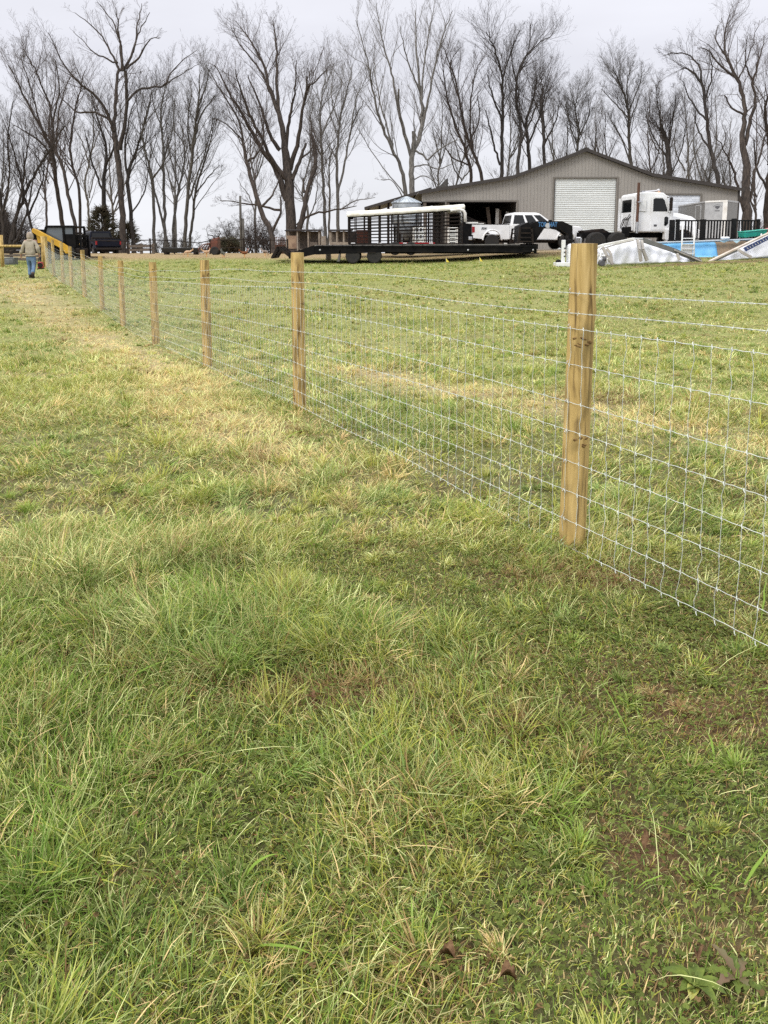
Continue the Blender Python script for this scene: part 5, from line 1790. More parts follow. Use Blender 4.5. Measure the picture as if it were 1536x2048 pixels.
# ---- livestock trailer of black bars with a cream tarp roof
def stock():
    Y0 = 44.0
    yn = -1.0
    X = lambda px: W(px, 470, Y0 + yn).x
    Z = lambda py: W(768, py, Y0 + yn).z
    gx, z0 = X(800), Z(510)
    r = empty('livestock_trailer', (gx, Y0, z0), math.radians(0), 'old livestock trailer of dark bars under a cream tarp roof, behind the flatbed', 'trailer')
    x = lambda px: X(px) - gx
    z = lambda py: Z(py) - z0
    y0, y1 = -1.0, 1.0
    xs = [697, 710, 728, 758, 784, 797, 836, 866, 884, 925]
    tops = lambda px: 432.5 - (px - 697) * (14 / 230.0)
    for px in xs:
        wd = 0.075 if px in (697, 758, 797, 884) else 0.05
        for yy in (y0, y1):
            MB().beam((x(px), yy, z(488)), (x(px), yy, z(tops(px))), wd, wd, up=(0, 1, 0)).build('upright', M['dark'], r)
    sl = MB()
    for k in range(9):
        py = 443 + k * 5.0
        for yy in (y0, y1):
            q = 430.5 + k * 6.2
            sl.beam((x(697), yy, z(q + 2)), (x(925), yy, z(q - 12 + (k * 1.4))), 0.03, 0.045)
    for k in range(30):
        px = 800 + k * 3.0
        sl.beam((x(px), y0 - .01, z(486)), (x(px), y0 - .01, z(462)), 0.012, 0.012, up=(0, 1, 0))
    sl.build('side_slats', M['dark'], r)
    eg = MB()
    for k in range(9):
        q = 436 + k * 6
        eg.beam((x(697), y0, z(q)), (x(697), y1, z(q)), .03, .045)
    eg.beam((x(697), 0, z(488)), (x(697), 0, z(430)), .06, .06, up=(0, 1, 0))
    eg.build('rear_gate', M['dark'], r)
    lo = MB().box(x(697), x(930), y0, y1, z(490), z(486)).box(x(697), x(712), y0 - .01, y0 + .04, z(486), z(464)).build('floor_frame', M['dark'], r)
    # rust brown board inside
    MB().box(x(712), x(735), 0.2, 0.25, z(486), z(459)).build('board', M['redbrown'], r)
    MB().box(x(796), x(870), y0 - 0.03, y0 - 0.005, z(487.5), z(485)).build('reflector_strip', M['redl'], r)
    for px in (702, 755, 806, 858):
        MB().box(x(px), x(px + 8), y0 - 0.035, y0 - 0.03, z(487), z(485.3)).build('reflector', M['white'], r)
    # arched tarp roof
    n = 14
    vs, fs = [], []
    cols = 30
    rr_ = random.Random(2)
    for i in range(cols + 1):
        t = i / cols
        px = 694 + (929 - 694) * t
        zc = z(433.5 - 15 * t)
        H = 0.30
        for j in range(n + 1):
            a = math.pi * j / n
            yy = -1.06 * math.cos(a)
            vs.append((x(px), yy, zc + H * max(0, math.sin(a)) ** 0.45 - 0.02 + rr_.uniform(-.012, .012)))
    for i in range(cols):
        for j in range(n):
            q = i * (n + 1) + j
            fs.append((q, q + 1, q + n + 2, q + n + 1))
    a0 = len(vs)
    top = MB().add(vs, fs)
    for j in range(n + 1): pass
    o = top.build('tarp_roof', M['tarp'], r, smooth=True)
    so_ = o.modifiers.new('thick', 'SOLIDIFY')
    so_.thickness = 0.03
    # rounded front bow
    for yy in (-1.04, 1.04):
        fb = MB()
        fb.tube([(x(900), yy, z(421)), (x(918), yy, z(419)), (x(926), yy, z(421)), (x(929.5), yy, z(427)), (x(930), yy, z(444))], 0.085, 8)
        fb.build('front_bow', M['dwhite'], r, smooth=True)
    MB().hexa([(x(925), -1.0, z(490)), (x(947), -.9, z(490)), (x(947), .9, z(490)), (x(925), 1.0, z(490))], [(x(925), -1.0, z(445)), (x(944), -.9, z(449)), (x(944), .9, z(449)), (x(925), 1.0, z(445))]).build('nose_box', M['black'], r, bevel=.02)
    # gooseneck arm and hitch
    gn = MB()
    for yy in (-0.35, 0.35):
        gn.beam((x(930), yy, z(438)), (x(975), yy * .5, z(447)), 0.10, 0.16)
        gn.beam((x(928), yy, z(428)), (x(962), yy * .5, z(443)), 0.03, 0.03)
        gn.beam((x(928), yy, z(434)), (x(985), yy * .4, z(452)), 0.05, 0.05)
    gn.beam((x(972), 0, z(446)), (x(974), 0, z(462)), 0.16, 0.16)
    gn.build('gooseneck', M['dark'], r)
    MB().box(x(932), x(956), -.98, -.6, z(447), z(444)).box(x(952), x(968), -.9, -.6, z(449), z(446)).build('white_rail', M['dwhite'], r)
    for px in (790, 822):
        for sg in (-1, 1):
            wheel(r, (x(px), sg * 0.98, 0.36), 0.36, 0.22, sg, rim='rim2')
    # black leafy thing tied to the rear top corner
    MB().ball((x(702), -.9, z(434)), (0.17, .2, .14), 8, 5).ball((x(706), -.7, z(430)), (0.10, .2, .11), 7, 5).build('rag_bundle', M['black'], r)


stock()


# ---- galvanised feed bin
def bin_():
    Y0 = 51.0
    X = lambda px: W(px, 440, Y0).x
    Z = lambda py: W(768, py, Y0).z
    gx = X(813)
    z0 = G(gx, Y0)
    R = X(842) - gx
    r = empty('feed_bin', (gx, Y0, z0), 0, 'galvanised hopper bottomed feed bin with a conical roof behind the livestock trailer', 'feed bin')
    z = lambda py: Z(py) - z0
    prof = []
    z1, z2 = z(446), z(406.5)
    k = 18
    for i in range(k + 1):
        zz = z1 + (z2 - z1) * i / k
        prof.append((R - (0.02 if i % 2 else 0), zz))
    MB().lathe(prof, 36).build('tank', M['galv'], r, smooth=True)
    rf = MB().lathe([(R + 0.05, z2 - .02), (R + 0.05, z2 + .02), (R * .28, z(395.5)), (0.16, z(393.5)), (0.02, z(392.6))], 24).build('roof', M['galv'], r)
    rb = MB()
    for i in range(18):
        a = i * 2 * math.pi / 18
        rb.beam((math.cos(a) * (R + .05), math.sin(a) * (R + .05), z2 + .03), (math.cos(a) * R * .28, math.sin(a) * R * .28, z(395.2)), 0.03, 0.04)
    rb.build('seam_ribs', M['galv'], rf)
    MB().lathe([(0.12, z(480)), (0.14, z(478)), (R, z1 - .01)], 30).build('hopper', M['galv2'], r, smooth=True)
    for i in range(6):
        a = i * math.pi / 3 + .2
        MB().beam((math.cos(a) * (R + .05), math.sin(a) * (R + .05), -.05), (math.cos(a) * (R + .05), math.sin(a) * (R + .05), z(430)), 0.09, 0.09, up=(0, 1, 0)).build('leg', M['galv2'], r)
    ld = MB()
    for q in (-.17, .17):
        ld.tube([(-R * .72 + q, -R * .78, z(470)), (-R * .72 + q, -R * .78, z(404)), (-R * .6 + q, -R * .5, z(399))], 0.02, 5)
    for i in range(10):
        zz = z(468) + i * (z(406) - z(468)) / 9
        ld.tube([(-R * .72 - .17, -R * .78, zz), (-R * .72 + .17, -R * .78, zz)], 0.015, 5)
    ld.build('ladder', M['galv2'], r)


M['galv2'] = mat('dull_galvanised', (0.20, 0.215, 0.23), 0.5, 0.5, col2=(0.12, 0.125, 0.13), scale=3)
bin_()


# ---- barn
def barn():
    Y0 = 55.0
    X = lambda px: W(px, 420, Y0).x
    Z = lambda py: W(768, py, Y0).z
    zg = G(X(1160), Y0)
    gx = X(1167)
    r = empty('metal_barn', (gx, Y0, zg), 0, 'tan ribbed metal barn with a raised centre gable and two lower wings', 'barn')
    x = lambda px: X(px) - gx
    z = lambda py: Z(py) - zg
    roofp = [(845, 384), (1024, 354), (1167, 300), (1300, 350), (1474, 378.5)]
    rx = [x(p[0]) for p in roofp]
    rz = [z(p[1]) for p in roofp]
    top = lambda xx: float(np.interp(xx, rx, rz)) - 0.10
    opens = [(x(845), x(893), -1, z(403.5)), (x(893), x(1033), -1, z(403.5)), (x(1107), x(1232), -1, z(357)), (x(1322), x(1399.5), -1, z(390))]
    D = 16.0
    T_ = 0.14
    edges = sorted(set([rx[0], rx[-1]] + [o[0] for o in opens] + [o[1] for o in opens] + rx[1:-1]))
    wl = MB()
    step = 0.229
    for a, b in zip(edges[:-1], edges[1:]):
        n = max(1, round((b - a) / step))
        for i in range(n):
            u0, u1 = a + (b - a) * i / n, a + (b - a) * (i + 1) / n
            zb = -0.1
            for o in opens:
                if (u0 + u1) / 2 > o[0] and (u0 + u1) / 2 < o[1]: zb = o[3]
            wl.hexa([(u0, 0, zb), (u1, 0, zb), (u1, T_, zb), (u0, T_, zb)], [(u0, 0, top(u0)), (u1, 0, top(u1)), (u1, T_, top(u1)), (u0, T_, top(u0))])
            wl.prism([(u0 - 0.035, 0.0), (u0 - 0.012, -0.028), (u0 + 0.012, -0.028), (u0 + 0.035, 0.0)], zb, top(u0) - 0.03, axis='z')
    # side and rear walls
    wl.box(rx[-1] - T_, rx[-1], T_, D, -0.1, rz[-1] - .12)
    nb = 40
    for i in range(nb):
        u0, u1 = x(893) + (rx[-1] - x(893)) * i / nb, x(893) + (rx[-1] - x(893)) * (i + 1) / nb
        wl.hexa([(u0, D - T_, -.1), (u1, D - T_, -.1), (u1, D, -.1), (u0, D, -.1)], [(u0, D - T_, top(u0)), (u1, D - T_, top(u1)), (u1, D, top(u1)), (u0, D, top(u0))])
    wl.build('wall', M['tan_wall'], r)
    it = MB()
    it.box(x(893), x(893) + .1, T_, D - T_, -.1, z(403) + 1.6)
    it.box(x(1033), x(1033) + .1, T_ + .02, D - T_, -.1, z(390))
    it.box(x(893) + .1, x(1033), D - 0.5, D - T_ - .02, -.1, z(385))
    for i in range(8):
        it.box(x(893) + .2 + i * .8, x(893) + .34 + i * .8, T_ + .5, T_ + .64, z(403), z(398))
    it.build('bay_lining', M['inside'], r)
    # posts of the open bay
    for px in (893, 847):
        MB().box(x(px), x(px) + .2, 0.02 if px == 893 else .02, .22, -.1, z(404)).build('post', M['board'], r)
    # trims round openings
    for o, dep in ((opens[1], 0), (opens[2], 1), (opens[3], 1)):
        t = MB()
        w_ = 0.11
        t.box(o[0], o[1], -0.045, 0.0 + .01, o[3], o[3] + w_)
        t.box(o[0] - w_, o[0], -0.045, 0.01, -0.1, o[3] + w_).box(o[1], o[1] + w_, -0.045, 0.01, -0.1, o[3] + w_)
        t.build('opening_trim', M['trim2'], r)
    # roller door: curved slats
    a, b, h = opens[2][0], opens[2][1], opens[2][3]
    dr = MB()
    n = 38
    for i in range(n):
        z0_, z1_ = h * i / n, h * (i + 1) / n
        zm = (z0_ + z1_) / 2
        dr.add([(a, .10, z0_), (b, .10, z0_), (b, .065, zm), (a, .065, zm), (b, .10, z1_ - .012), (a, .10, z1_ - .012), (b, .115, z1_), (a, .115, z1_)], [(0, 1, 2, 3), (3, 2, 4, 5), (5, 4, 6, 7)])
    dr.build('roller_door', M['roll'], r)
    for q in (a, b - .06):
        MB().box(q, q + .06, .0, .06, 0, h).build('door_track', M['trim'], r)
    a, b, h = opens[3][0], opens[3][1], opens[3][3]
    sd_ = MB()
    for i in range(9):
        z0_, z1_ = h * i / 9, h * (i + 1) / 9
        sd_.box(a, b, .06, .10, z0_, z1_ - .015)
        for k in range(4):
            u = a + (b - a) * k / 4
            sd_.box(u + .08, u + (b - a) / 4 - .08, .045, .06, z0_ + .1, z1_ - .12)
    sd_.build('panel_door', M['doorwhite'], r, bevel=.006)
    # roof sheets and dark verge trim
    for i in range(4):
        ov = 0.25 if i in (0,) else 0
        x0, z0_, x1, z1_ = rx[i], rz[i], rx[i + 1], rz[i + 1]
        if i == 0: x0, z0_ = x0 - .3, z0_ - .05
        if i == 3: x1, z1_ = x1 + .3, z1_ - .05
        MB().prism([(x0, z0_), (x1, z1_), (x1, z1_ + .07), (x0, z0_ + .07)], -0.34, D + .3).build('roof', M['roof'], r)
        MB().prism([(x0, z0_ - .13), (x1, z1_ - .13), (x1, z1_ + .095), (x0, z0_ + .095)], -0.37, -0.345).build('verge_trim', M['trim'], r)
    MB().beam((rx[2], -.36, rz[2] + .1), (rx[2], D + .3, rz[2] + .1), .3, .06).build('ridge_cap', M['trim'], r)
    MB().box(rx[-1] + .0, rx[-1] + .12, -.06, .06, -.1, rz[-1] - .05).build('corner_trim', M['trim'], r)
    MB().box(x(845), x(893) - .0, -.03, -.0, z(404.8), z(403.2)).box(x(893), x(1033), -.05, -.046, z(404.4), z(403.3)).build('soffit_trim', M['trim'], r)
    # gravel floor in the bay
    return r, x, z, gx, zg


M['trim2'] = mat('tan_trim', (0.17, 0.155, 0.135), 0.5)
M['doorwhite'] = mat('door_white', (0.74, 0.78, 0.84), 0.45)
_b = barn()
# planks leaning in the bay
for i, (px, lean, mt, lab) in enumerate([(985, -.35, 'board', 'greyish plank leaning in the open barn bay, first of four'), (992, .12, 'dwhite', 'pale plank leaning in the open barn bay, left of the widest one'),
                                         (1001, -.12, 'board', 'widest brown plank leaning in the open barn bay'), (1010, .22, 'dwhite', 'pale plank leaning closest to the bay wall')]):
    p = W(px, 500, 56.5)
    o = MB().beam((0, 0, 0), (lean, .5, 3.1 - i * .12), 0.24 + .1 * (i == 2), 0.05).build('plank', M[mt], None)
    o.location = (p.x, 56.5, G(p.x, 56.5))
    tag(o, lab, 'plank', 'planks leaning in the barn bay')


# ---- older open shed on the barn's far side
def shed():
    Y0 = 59.0
    X = lambda px: W(px, 440, Y0).x
    Z = lambda py: W(768, py, Y0).z
    gx = X(780)
    zg = G(gx, Y0)
    r = empty('open_shed', (gx, Y0, zg), 0, 'dark open fronted pole shed with a sloping roof behind the feed bin', 'shed')
    x = lambda px: X(px) - gx
    z = lambda py: Z(py) - zg
    MB().prism([(x(729), z(417.5)), (x(862), z(378)), (x(862), z(375.5)), (x(729), z(415))], -.3, 9).build('roof', M['roof'], r)
    MB().prism([(x(729), z(420)), (x(862), z(381)), (x(862), z(375)), (x(729), z(414.5))], -.36, -.3).build('fascia', M['trim'], r)
    for px in (735, 757, 775, 800, 850, 868, 890):
        MB().box(x(px), x(px) + .16, 0, .16, -.1, z(417.5 - (px - 729) * .295) if px < 862 else z(385)).build('post', M['dark'], r)
        MB().box(x(px), x(px) + .16, 8.4, 8.56, -.1, z(417.5 - (px - 729) * .295) if px < 862 else z(385)).build('post', M['dark'], r)
    tr = MB()
    for i in range(7):
        tr.beam((x(845), .3 + i * .9, z(402)), (x(900), .3 + i * .9, z(396)), .05, .09)
        tr.beam((x(845), .3 + i * .9, z(410)), (x(900), .3 + i * .9, z(396)), .04, .05)
    tr.build('truss', M['dark'], r)
    MB().box(x(790), x(835), 8.2, 8.3, -.1, z(440)).build('cladding', M['dark'], r)


shed()
rw2 = random.Random(6)
for i, (px, py0, py1, wd, mt, lab) in enumerate([(838, 486, 452, 22, 'roll', 'stack of pale slatted crates seen through the livestock trailer'),
                                                 (905, 486, 455, 16, 'roll', 'pale slatted crate seen through the trailer nose bars')]):
    p = W(px, py0, 50)
    zb = G(p.x, 50)
    H = W(px, py1, 50).z - zb
    Wm = wd * 50 / FPX
    r = empty('slatted_crate', (p.x, 50, zb), 0, lab, 'crate', 'pale slatted crates by the barn')
    m_ = MB()
    for k in range(12):
        m_.box(-Wm / 2, Wm / 2, -.4, -.36, H * k / 12, H * (k + .6) / 12)
    m_.build('slats', M[mt], r)
    m_ = MB()
    for a in (-1, 1):
        for b in (-1, 1):
            m_.box(a * Wm / 2 - .04, a * Wm / 2 + .04, b * .38 - .04 + .02, b * .38 + .04 + .02, 0, H)
    m_.box(-Wm / 2, Wm / 2, -.35, .4, H - .04, H).build('corner_frame', M['dwhite'], r)


# ---- white day cab lorry tractor
def semi():
    Y0 = 43.0
    x0 = W(1160, 480, Y0).x
    z0 = W(768, 501.5, Y0).z
    yaw = math.radians(5)
    r = empty('semi_truck', (x0, Y0, z0), yaw, 'white day cab semi truck with a tall rusty exhaust stack, parked behind the collapsed pool', 'truck')
    P = M['white']
    fr = MB()
    for yy in (-.45, .37):
        fr.box(-0.05, 5.9, yy, yy + .08, 0.72, 1.0)
    for xx in (0, .9, 1.9, 2.6): fr.box(xx, xx + .1, -.4, .4, .76, .95)
    fr.build('frame', M['black'], r)
    MB().hexa([(0.05, -.45, 1.0), (1.5, -.45, 1.0), (1.5, .45, 1.0), (.05, .45, 1.0)], [(0.0, -.4, 1.10), (1.1, -.45, 1.2), (1.1, .45, 1.2), (.0, .4, 1.10)]).build('fifth_wheel', M['dark'], r)
    for wx in (0.55, 1.75):
        for sg in (-1, 1):
            wheel(r, (wx, sg * 1.06, .5), .5, .26, sg)
            wheel(r, (wx, sg * .77, .5), .5, .26, sg)
    for sg in (-1, 1):
        wheel(r, (5.35, sg * .98, .5), .5, .27, sg)
    MB().box(2.05, 2.32, -1.2, -.7, .75, 1.28).build('mud_guard', M['black'], r, bevel=.03)
    # cab
    cab = MB()
    yb = 1.02
    prof = [(2.62, 1.02), (4.62, 1.02), (4.85, 1.5), (4.82, 2.05), (4.42, 2.98), (4.25, 3.12), (3.4, 3.17), (2.72, 3.10), (2.62, 3.0)]
    n = len(prof)
    vs = []
    for (sg) in (-1, 1):
        for (a, b) in prof:
            inset = 0.0 if b < 1.9 else 0.09 * (b - 1.9) / 1.2
            vs.append((a, sg * (yb - inset), b))
    fs = [tuple(range(n)), tuple(range(2 * n - 1, n - 1, -1))] + [(i, n + i, n + (i + 1) % n, (i + 1) % n) for i in range(n)]
    c = cab.add(vs, fs).build('cab', P, r, bevel=.05)
    # visor, marker lamps and aerials
    MB().hexa([(4.28, -.9, 2.98), (4.62, -.86, 2.86), (4.62, .86, 2.86), (4.28, .9, 2.98)], [(4.2, -.9, 3.08), (4.60, -.86, 2.93), (4.60, .86, 2.93), (4.2, .9, 3.08)]).build('sun_visor', P, c, bevel=.02)
    for yy in (-.7, -.35, 0, .35, .7):
        MB().box(4.02, 4.12, yy - .05, yy + .05, 3.12, 3.19).build('marker_lamp', M['amber'], c)
    MB().tube([(3.3, -.45, 3.2), (3.75, -.45, 3.24), (4.1, -.45, 3.27)], .035, 8).tube([(4.05, -.45, 3.27), (4.18, -.45, 3.28)], [.05, .09], 8).box(3.2, 3.4, -.5, -.3, 3.15, 3.25).build('air_horn', M['chrome'], c)
    # door with window, vents, grab rail
    d = MB().prism([(3.55, 1.12), (4.40, 1.12), (4.56, 1.35), (4.56, 2.04), (4.28, 2.86), (4.1, 2.92), (3.62, 2.92), (3.55, 2.85)], -1.035, -.99).build('door', P, r, bevel=.012)
    MB().prism([(3.64, 2.12), (4.44, 2.12), (4.44, 2.2), (4.26, 2.72), (4.14, 2.82), (3.72, 2.82), (3.64, 2.76)], -1.046, -1.034).build('door_window', M['glass'], d)
    MB().prism([(4.32, 1.35), (4.42, 1.35), (4.52, 1.48), (4.52, 1.78), (4.46, 1.84), (4.34, 1.84), (4.30, 1.78), (4.30, 1.4)], -1.046, -1.034).build('lower_window', M['glass'], d)
    MB().box(3.72, 3.88, -1.05, -1.034, 1.32, 1.42).build('handle', M['dgrey'], d)
    for sg in (-1, 1):
        mr_ = MB().box(4.50, 4.60, min(sg * 1.12, sg * 1.32), max(sg * 1.12, sg * 1.32), 2.15, 2.85).tube([(4.5, sg * 1.0, 2.1), (4.54, sg * 1.22, 2.0), (4.55, sg * 1.22, 2.9), (4.45, sg * .95, 2.85)], .018, 6)
        mr_.build('mirror', M['dark'] if sg < 0 else P, r)
    for sg in (-1,):
        MB().quad((2.612, .78, 2.10), (2.612, -.78, 2.10), (2.612, -.72, 2.78), (2.612, .72, 2.78)).build('rear_window', M['glass'], c)
        MB().prism([(2.86, 2.12), (3.25, 2.12), (3.25, 2.75), (2.86, 2.75)], -1.03, -1.0).build('side_panel', P, c, bevel=.01)
    MB().quad((4.83, -.85, 2.12), (4.83, .85, 2.12), (4.50, .78, 2.86), (4.50, -.78, 2.86)).build('windscreen', M['glass'], c)
    # hood and wing
    hd = MB()
    secs = [(4.70, .88, 2.10, 1.25), (5.4, .82, 2.02, 1.1), (6.1, .72, 1.86, 1.0), (6.38, .62, 1.72, .8), (6.48, .55, 1.4, .6)]
    vs, fs = [], []
    for (a, wy, zt, zl) in secs:
        vs += [(a, -wy - .04, zl), (a, -wy, zt - .22), (a, -wy + .18, zt), (a, wy - .18, zt), (a, wy, zt - .22), (a, wy + .04, zl)]
    for i in range(len(secs) - 1):
        for j in range(5):
            q = i * 6 + j
            fs.append((q, q + 6, q + 7, q + 1))
    fs += [(0, 1, 2, 3, 4, 5), tuple(len(vs) - 1 - k for k in range(6))]
    hd.add(vs, fs).build('hood', P, r, smooth=False, bevel=.03)
    MB().box(6.42, 6.52, -.48, .48, .75, 1.6).build('grille', M['chrome'], r)
    for sg in (-1, 1):
        wing = [(4.62, .95)] + [(q[0], q[1]) for q in arch(5.35, .52, .62, 11)] + [(6.25, .55), (6.4, .75), (6.38, 1.05), (5.95, 1.34), (5.3, 1.42), (4.8, 1.35)]
        MB().prism(wing, min(sg * 1.16, sg * .72), max(sg * 1.16, sg * .72)).build('wing', P, r, bevel=.04)
        MB().ball((6.28, sg * .86, 1.08), (.1, .16, .12), 10, 6).build('headlight', M['chrome'], r)
        MB().box(4.62, 4.74, min(sg * 1.06, sg * 1.1), max(sg * 1.06, sg * 1.1), 1.12, 1.25).build('side_lamp', M['dark'], r)
    MB().box(6.35, 6.6, -1.15, 1.15, .38, .7).build('front_bumper', M['chrome'], r, bevel=.03)
    # tank, steps, stack
    MB().lathe([(.001, -.75), (.27, -.75), (.3, -.7), (.3, .7), (.27, .75), (.001, .75)], 20, axis='z').build('fuel_tank', M['chrome'], r)
    r.children[-1].rotation_euler = (0, math.radians(90), 0)
    r.children[-1].location = (3.75, -.82, .70)
    MB().box(4.35, 4.9, -1.14, -.75, .62, 1.18).hexa([(4.45, -1.16, .35), (4.72, -1.16, .35), (4.72, -.9, .35), (4.45, -.9, .35)], [(4.36, -1.16, .64), (4.9, -1.16, .64), (4.9, -.9, .64), (4.36, -.9, .64)]).build('step_box', P, r, bevel=.03)
    st = MB().tube([(2.72, -1.18, 1.55), (2.72, -1.18, 3.62)], .075, 14)
    sk = st.build('exhaust_stack', M['rust'], r, smooth=False)
    MB().tube([(2.72, -1.18, .95), (2.72, -1.18, 1.55)], .085, 14).build('heat_shield', M['chrome'], sk)
    MB().box(2.68, 2.95, -1.26, -1.02, 2.58, 2.63).box(2.78, 2.86, -1.16, -1.0, 2.6, 2.8).build('stack_bracket', M['chrome'], sk)
    hose = MB()
    rh = random.Random(4)
    for k in range(6):
        yy = -.75 + k * .16
        hose.tube([(2.6, yy, 2.0 - rh.uniform(0, .3)), (2.42, yy + .02, 1.7), (2.32 - rh.uniform(0, .1), yy, 1.3), (2.42, yy * .8, 1.08), (2.6, yy * .6, 1.05)], .022, 6)
    hose.ball((2.45, -.75, 1.15), (.14, .1, .12), 8, 6).ball((2.4, -.45, 1.2), (.12, .1, .1), 8, 6).box(2.36, 2.56, -.95, -.7, 1.02, 1.3)
    hose.build('air_hoses', M['dark'], r)
    MB().box(2.50, 2.60, -.98, -.86, 1.1, 2.9).build('cab_guard', P, r)
    MB().box(2.5, 2.6, .86, .98, 1.1, 2.9).build('cab_guard', P, r)


semi()


# ---- grey enclosed cargo trailer
def cargo():
    Y0 = 49.5
    zg = None
    A = W(1357, 411.5, 54.0); B = W(1411, 402.5, 48.6); Cc = W(1456, 400.5, 47.6); D_ = W(1476, 403, 49.0)
    gx = B.x
    z0 = G(gx, 49)
    r = empty('cargo_trailer', (gx, 49, z0), 0, 'grey enclosed cargo trailer with a side door and light nose beside the barn corner', 'trailer')
    zt = B.z - z0
    L = lambda v: (v.x - gx, v.y - 49)
    a, b, c, d = L(A), L(B), L(Cc), L(D_)
    e = (d[0] + (a[0] - b[0]), d[1] + (a[1] - b[1]))
    zf = 0.5
    MB().prism([a, b, c, d, e], zf, zt, axis='z').build('box_body', M['tgrey'], r)
    # light panels on the nose
    def panel(p, q, z0_, z1_, out_, mt, nm, par=r, f0=0, f1=1):
        P_, Q_ = Vector((*p, 0)), Vector((*q, 0))
        dd = (Q_ - P_)
        nrm = Vector((dd.y, -dd.x, 0)).normalized()
        s0, s1 = P_ + dd * f0, P_ + dd * f1
        m_ = MB()
        o1, o0 = nrm * out_, nrm * 0.002
        m_.hexa([(s0 + o1) + Vector((0, 0, z0_)), (s1 + o1) + Vector((0, 0, z0_)), (s1 + o0) + Vector((0, 0, z0_)), (s0 + o0) + Vector((0, 0, z0_))],
                [(s0 + o1) + Vector((0, 0, z1_)), (s1 + o1) + Vector((0, 0, z1_)), (s1 + o0) + Vector((0, 0, z1_)), (s0 + o0) + Vector((0, 0, z1_))])
        return m_.build(nm, mt, par)
    panel(b, c, zf, zt - .05, .02, M['tlight'], 'nose_panel')
    panel(b, c, zf, zt, .035, M['dwhite'], 'corner_trim', f0=.80, f1=1.0)
    panel(b, c, zf, zt, .03, M['tlight'], 'corner_trim', f0=0, f1=.04)
    panel(a, b, zt - .08, zt + .01, .03, M['tlight'], 'roof_trim')
    panel(b, c, zt - .08, zt + .02, .045, M['dwhite'], 'roof_trim')
    panel(c, d, zt - .08, zt + .02, .03, M['tlight'], 'roof_trim')
    dr = panel(a, b, zf + .2, zt - .22, .03, M['tgrey'], 'side_door', f0=.70, f1=.86)
    for f0, f1, q0, q1 in ((.685, .70, .2, -.2), (.86, .875, .2, -.2)):
        panel(a, b, zf + .2, zt - .2, .04, M['tlight'], 'door_trim', dr, f0, f1)
    panel(a, b, zt - .22, zt - .17, .04, M['tlight'], 'door_trim', dr, .685, .875)
    # emblem: a dark diamond shaped badge over a line
    dd = Vector((c[0] - b[0], c[1] - b[1], 0))
    nrm = Vector((dd.y, -dd.x, 0)).normalized()
    ctr = Vector((*b, 0)) + dd * .56 + nrm * .028
    u = dd.normalized()
    m_ = MB()
    zc = zt - .42
    pts = [(-.17, .05), (-.10, .11), (.10, .11), (.17, .05), (0, -.10)]
    m_.add([ctr + u * p[0] + Vector((0, 0, zc + p[1])) for p in pts], [(0, 1, 2, 3, 4)])
    m_.add([ctr + u * p[0] + Vector((0, 0, zc - .19 + p[1])) for p in [(-.15, -.02), (.15, -.02), (.15, .02), (-.15, .02)]], [(0, 1, 2, 3)])
    m_.build('emblem', M['dgrey'], r)
    rg_ = MB().tube([ctr + u * .27 * math.cos(t) + Vector((0, 0, zc - .02 + .21 * math.sin(t))) for t in [k * math.pi / 12 * .9 + .2 for k in range(12)]], .008, 4).build('emblem_ring', M['dgrey'], r)
    mx_ = ((a[0] + b[0]) / 2, (a[1] + b[1]) / 2)
    wl = wheel(r, (mx_[0] + .15, mx_[1] - .1, .34), .34, .2, -1)
    wl.rotation_euler = (0, 0, math.atan2(b[1] - a[1], b[0] - a[0]))
    nm = MB().beam((b[0] + .4, b[1] + .5, .45), (c[0] + .1, c[1] - .9, .45), .1, .12).tube([(c[0] + .1, c[1] - .7, 0), (c[0] + .1, c[1] - .7, .6)], .05, 8)
    nm.build('hitch', M['dark'], r)


cargo()

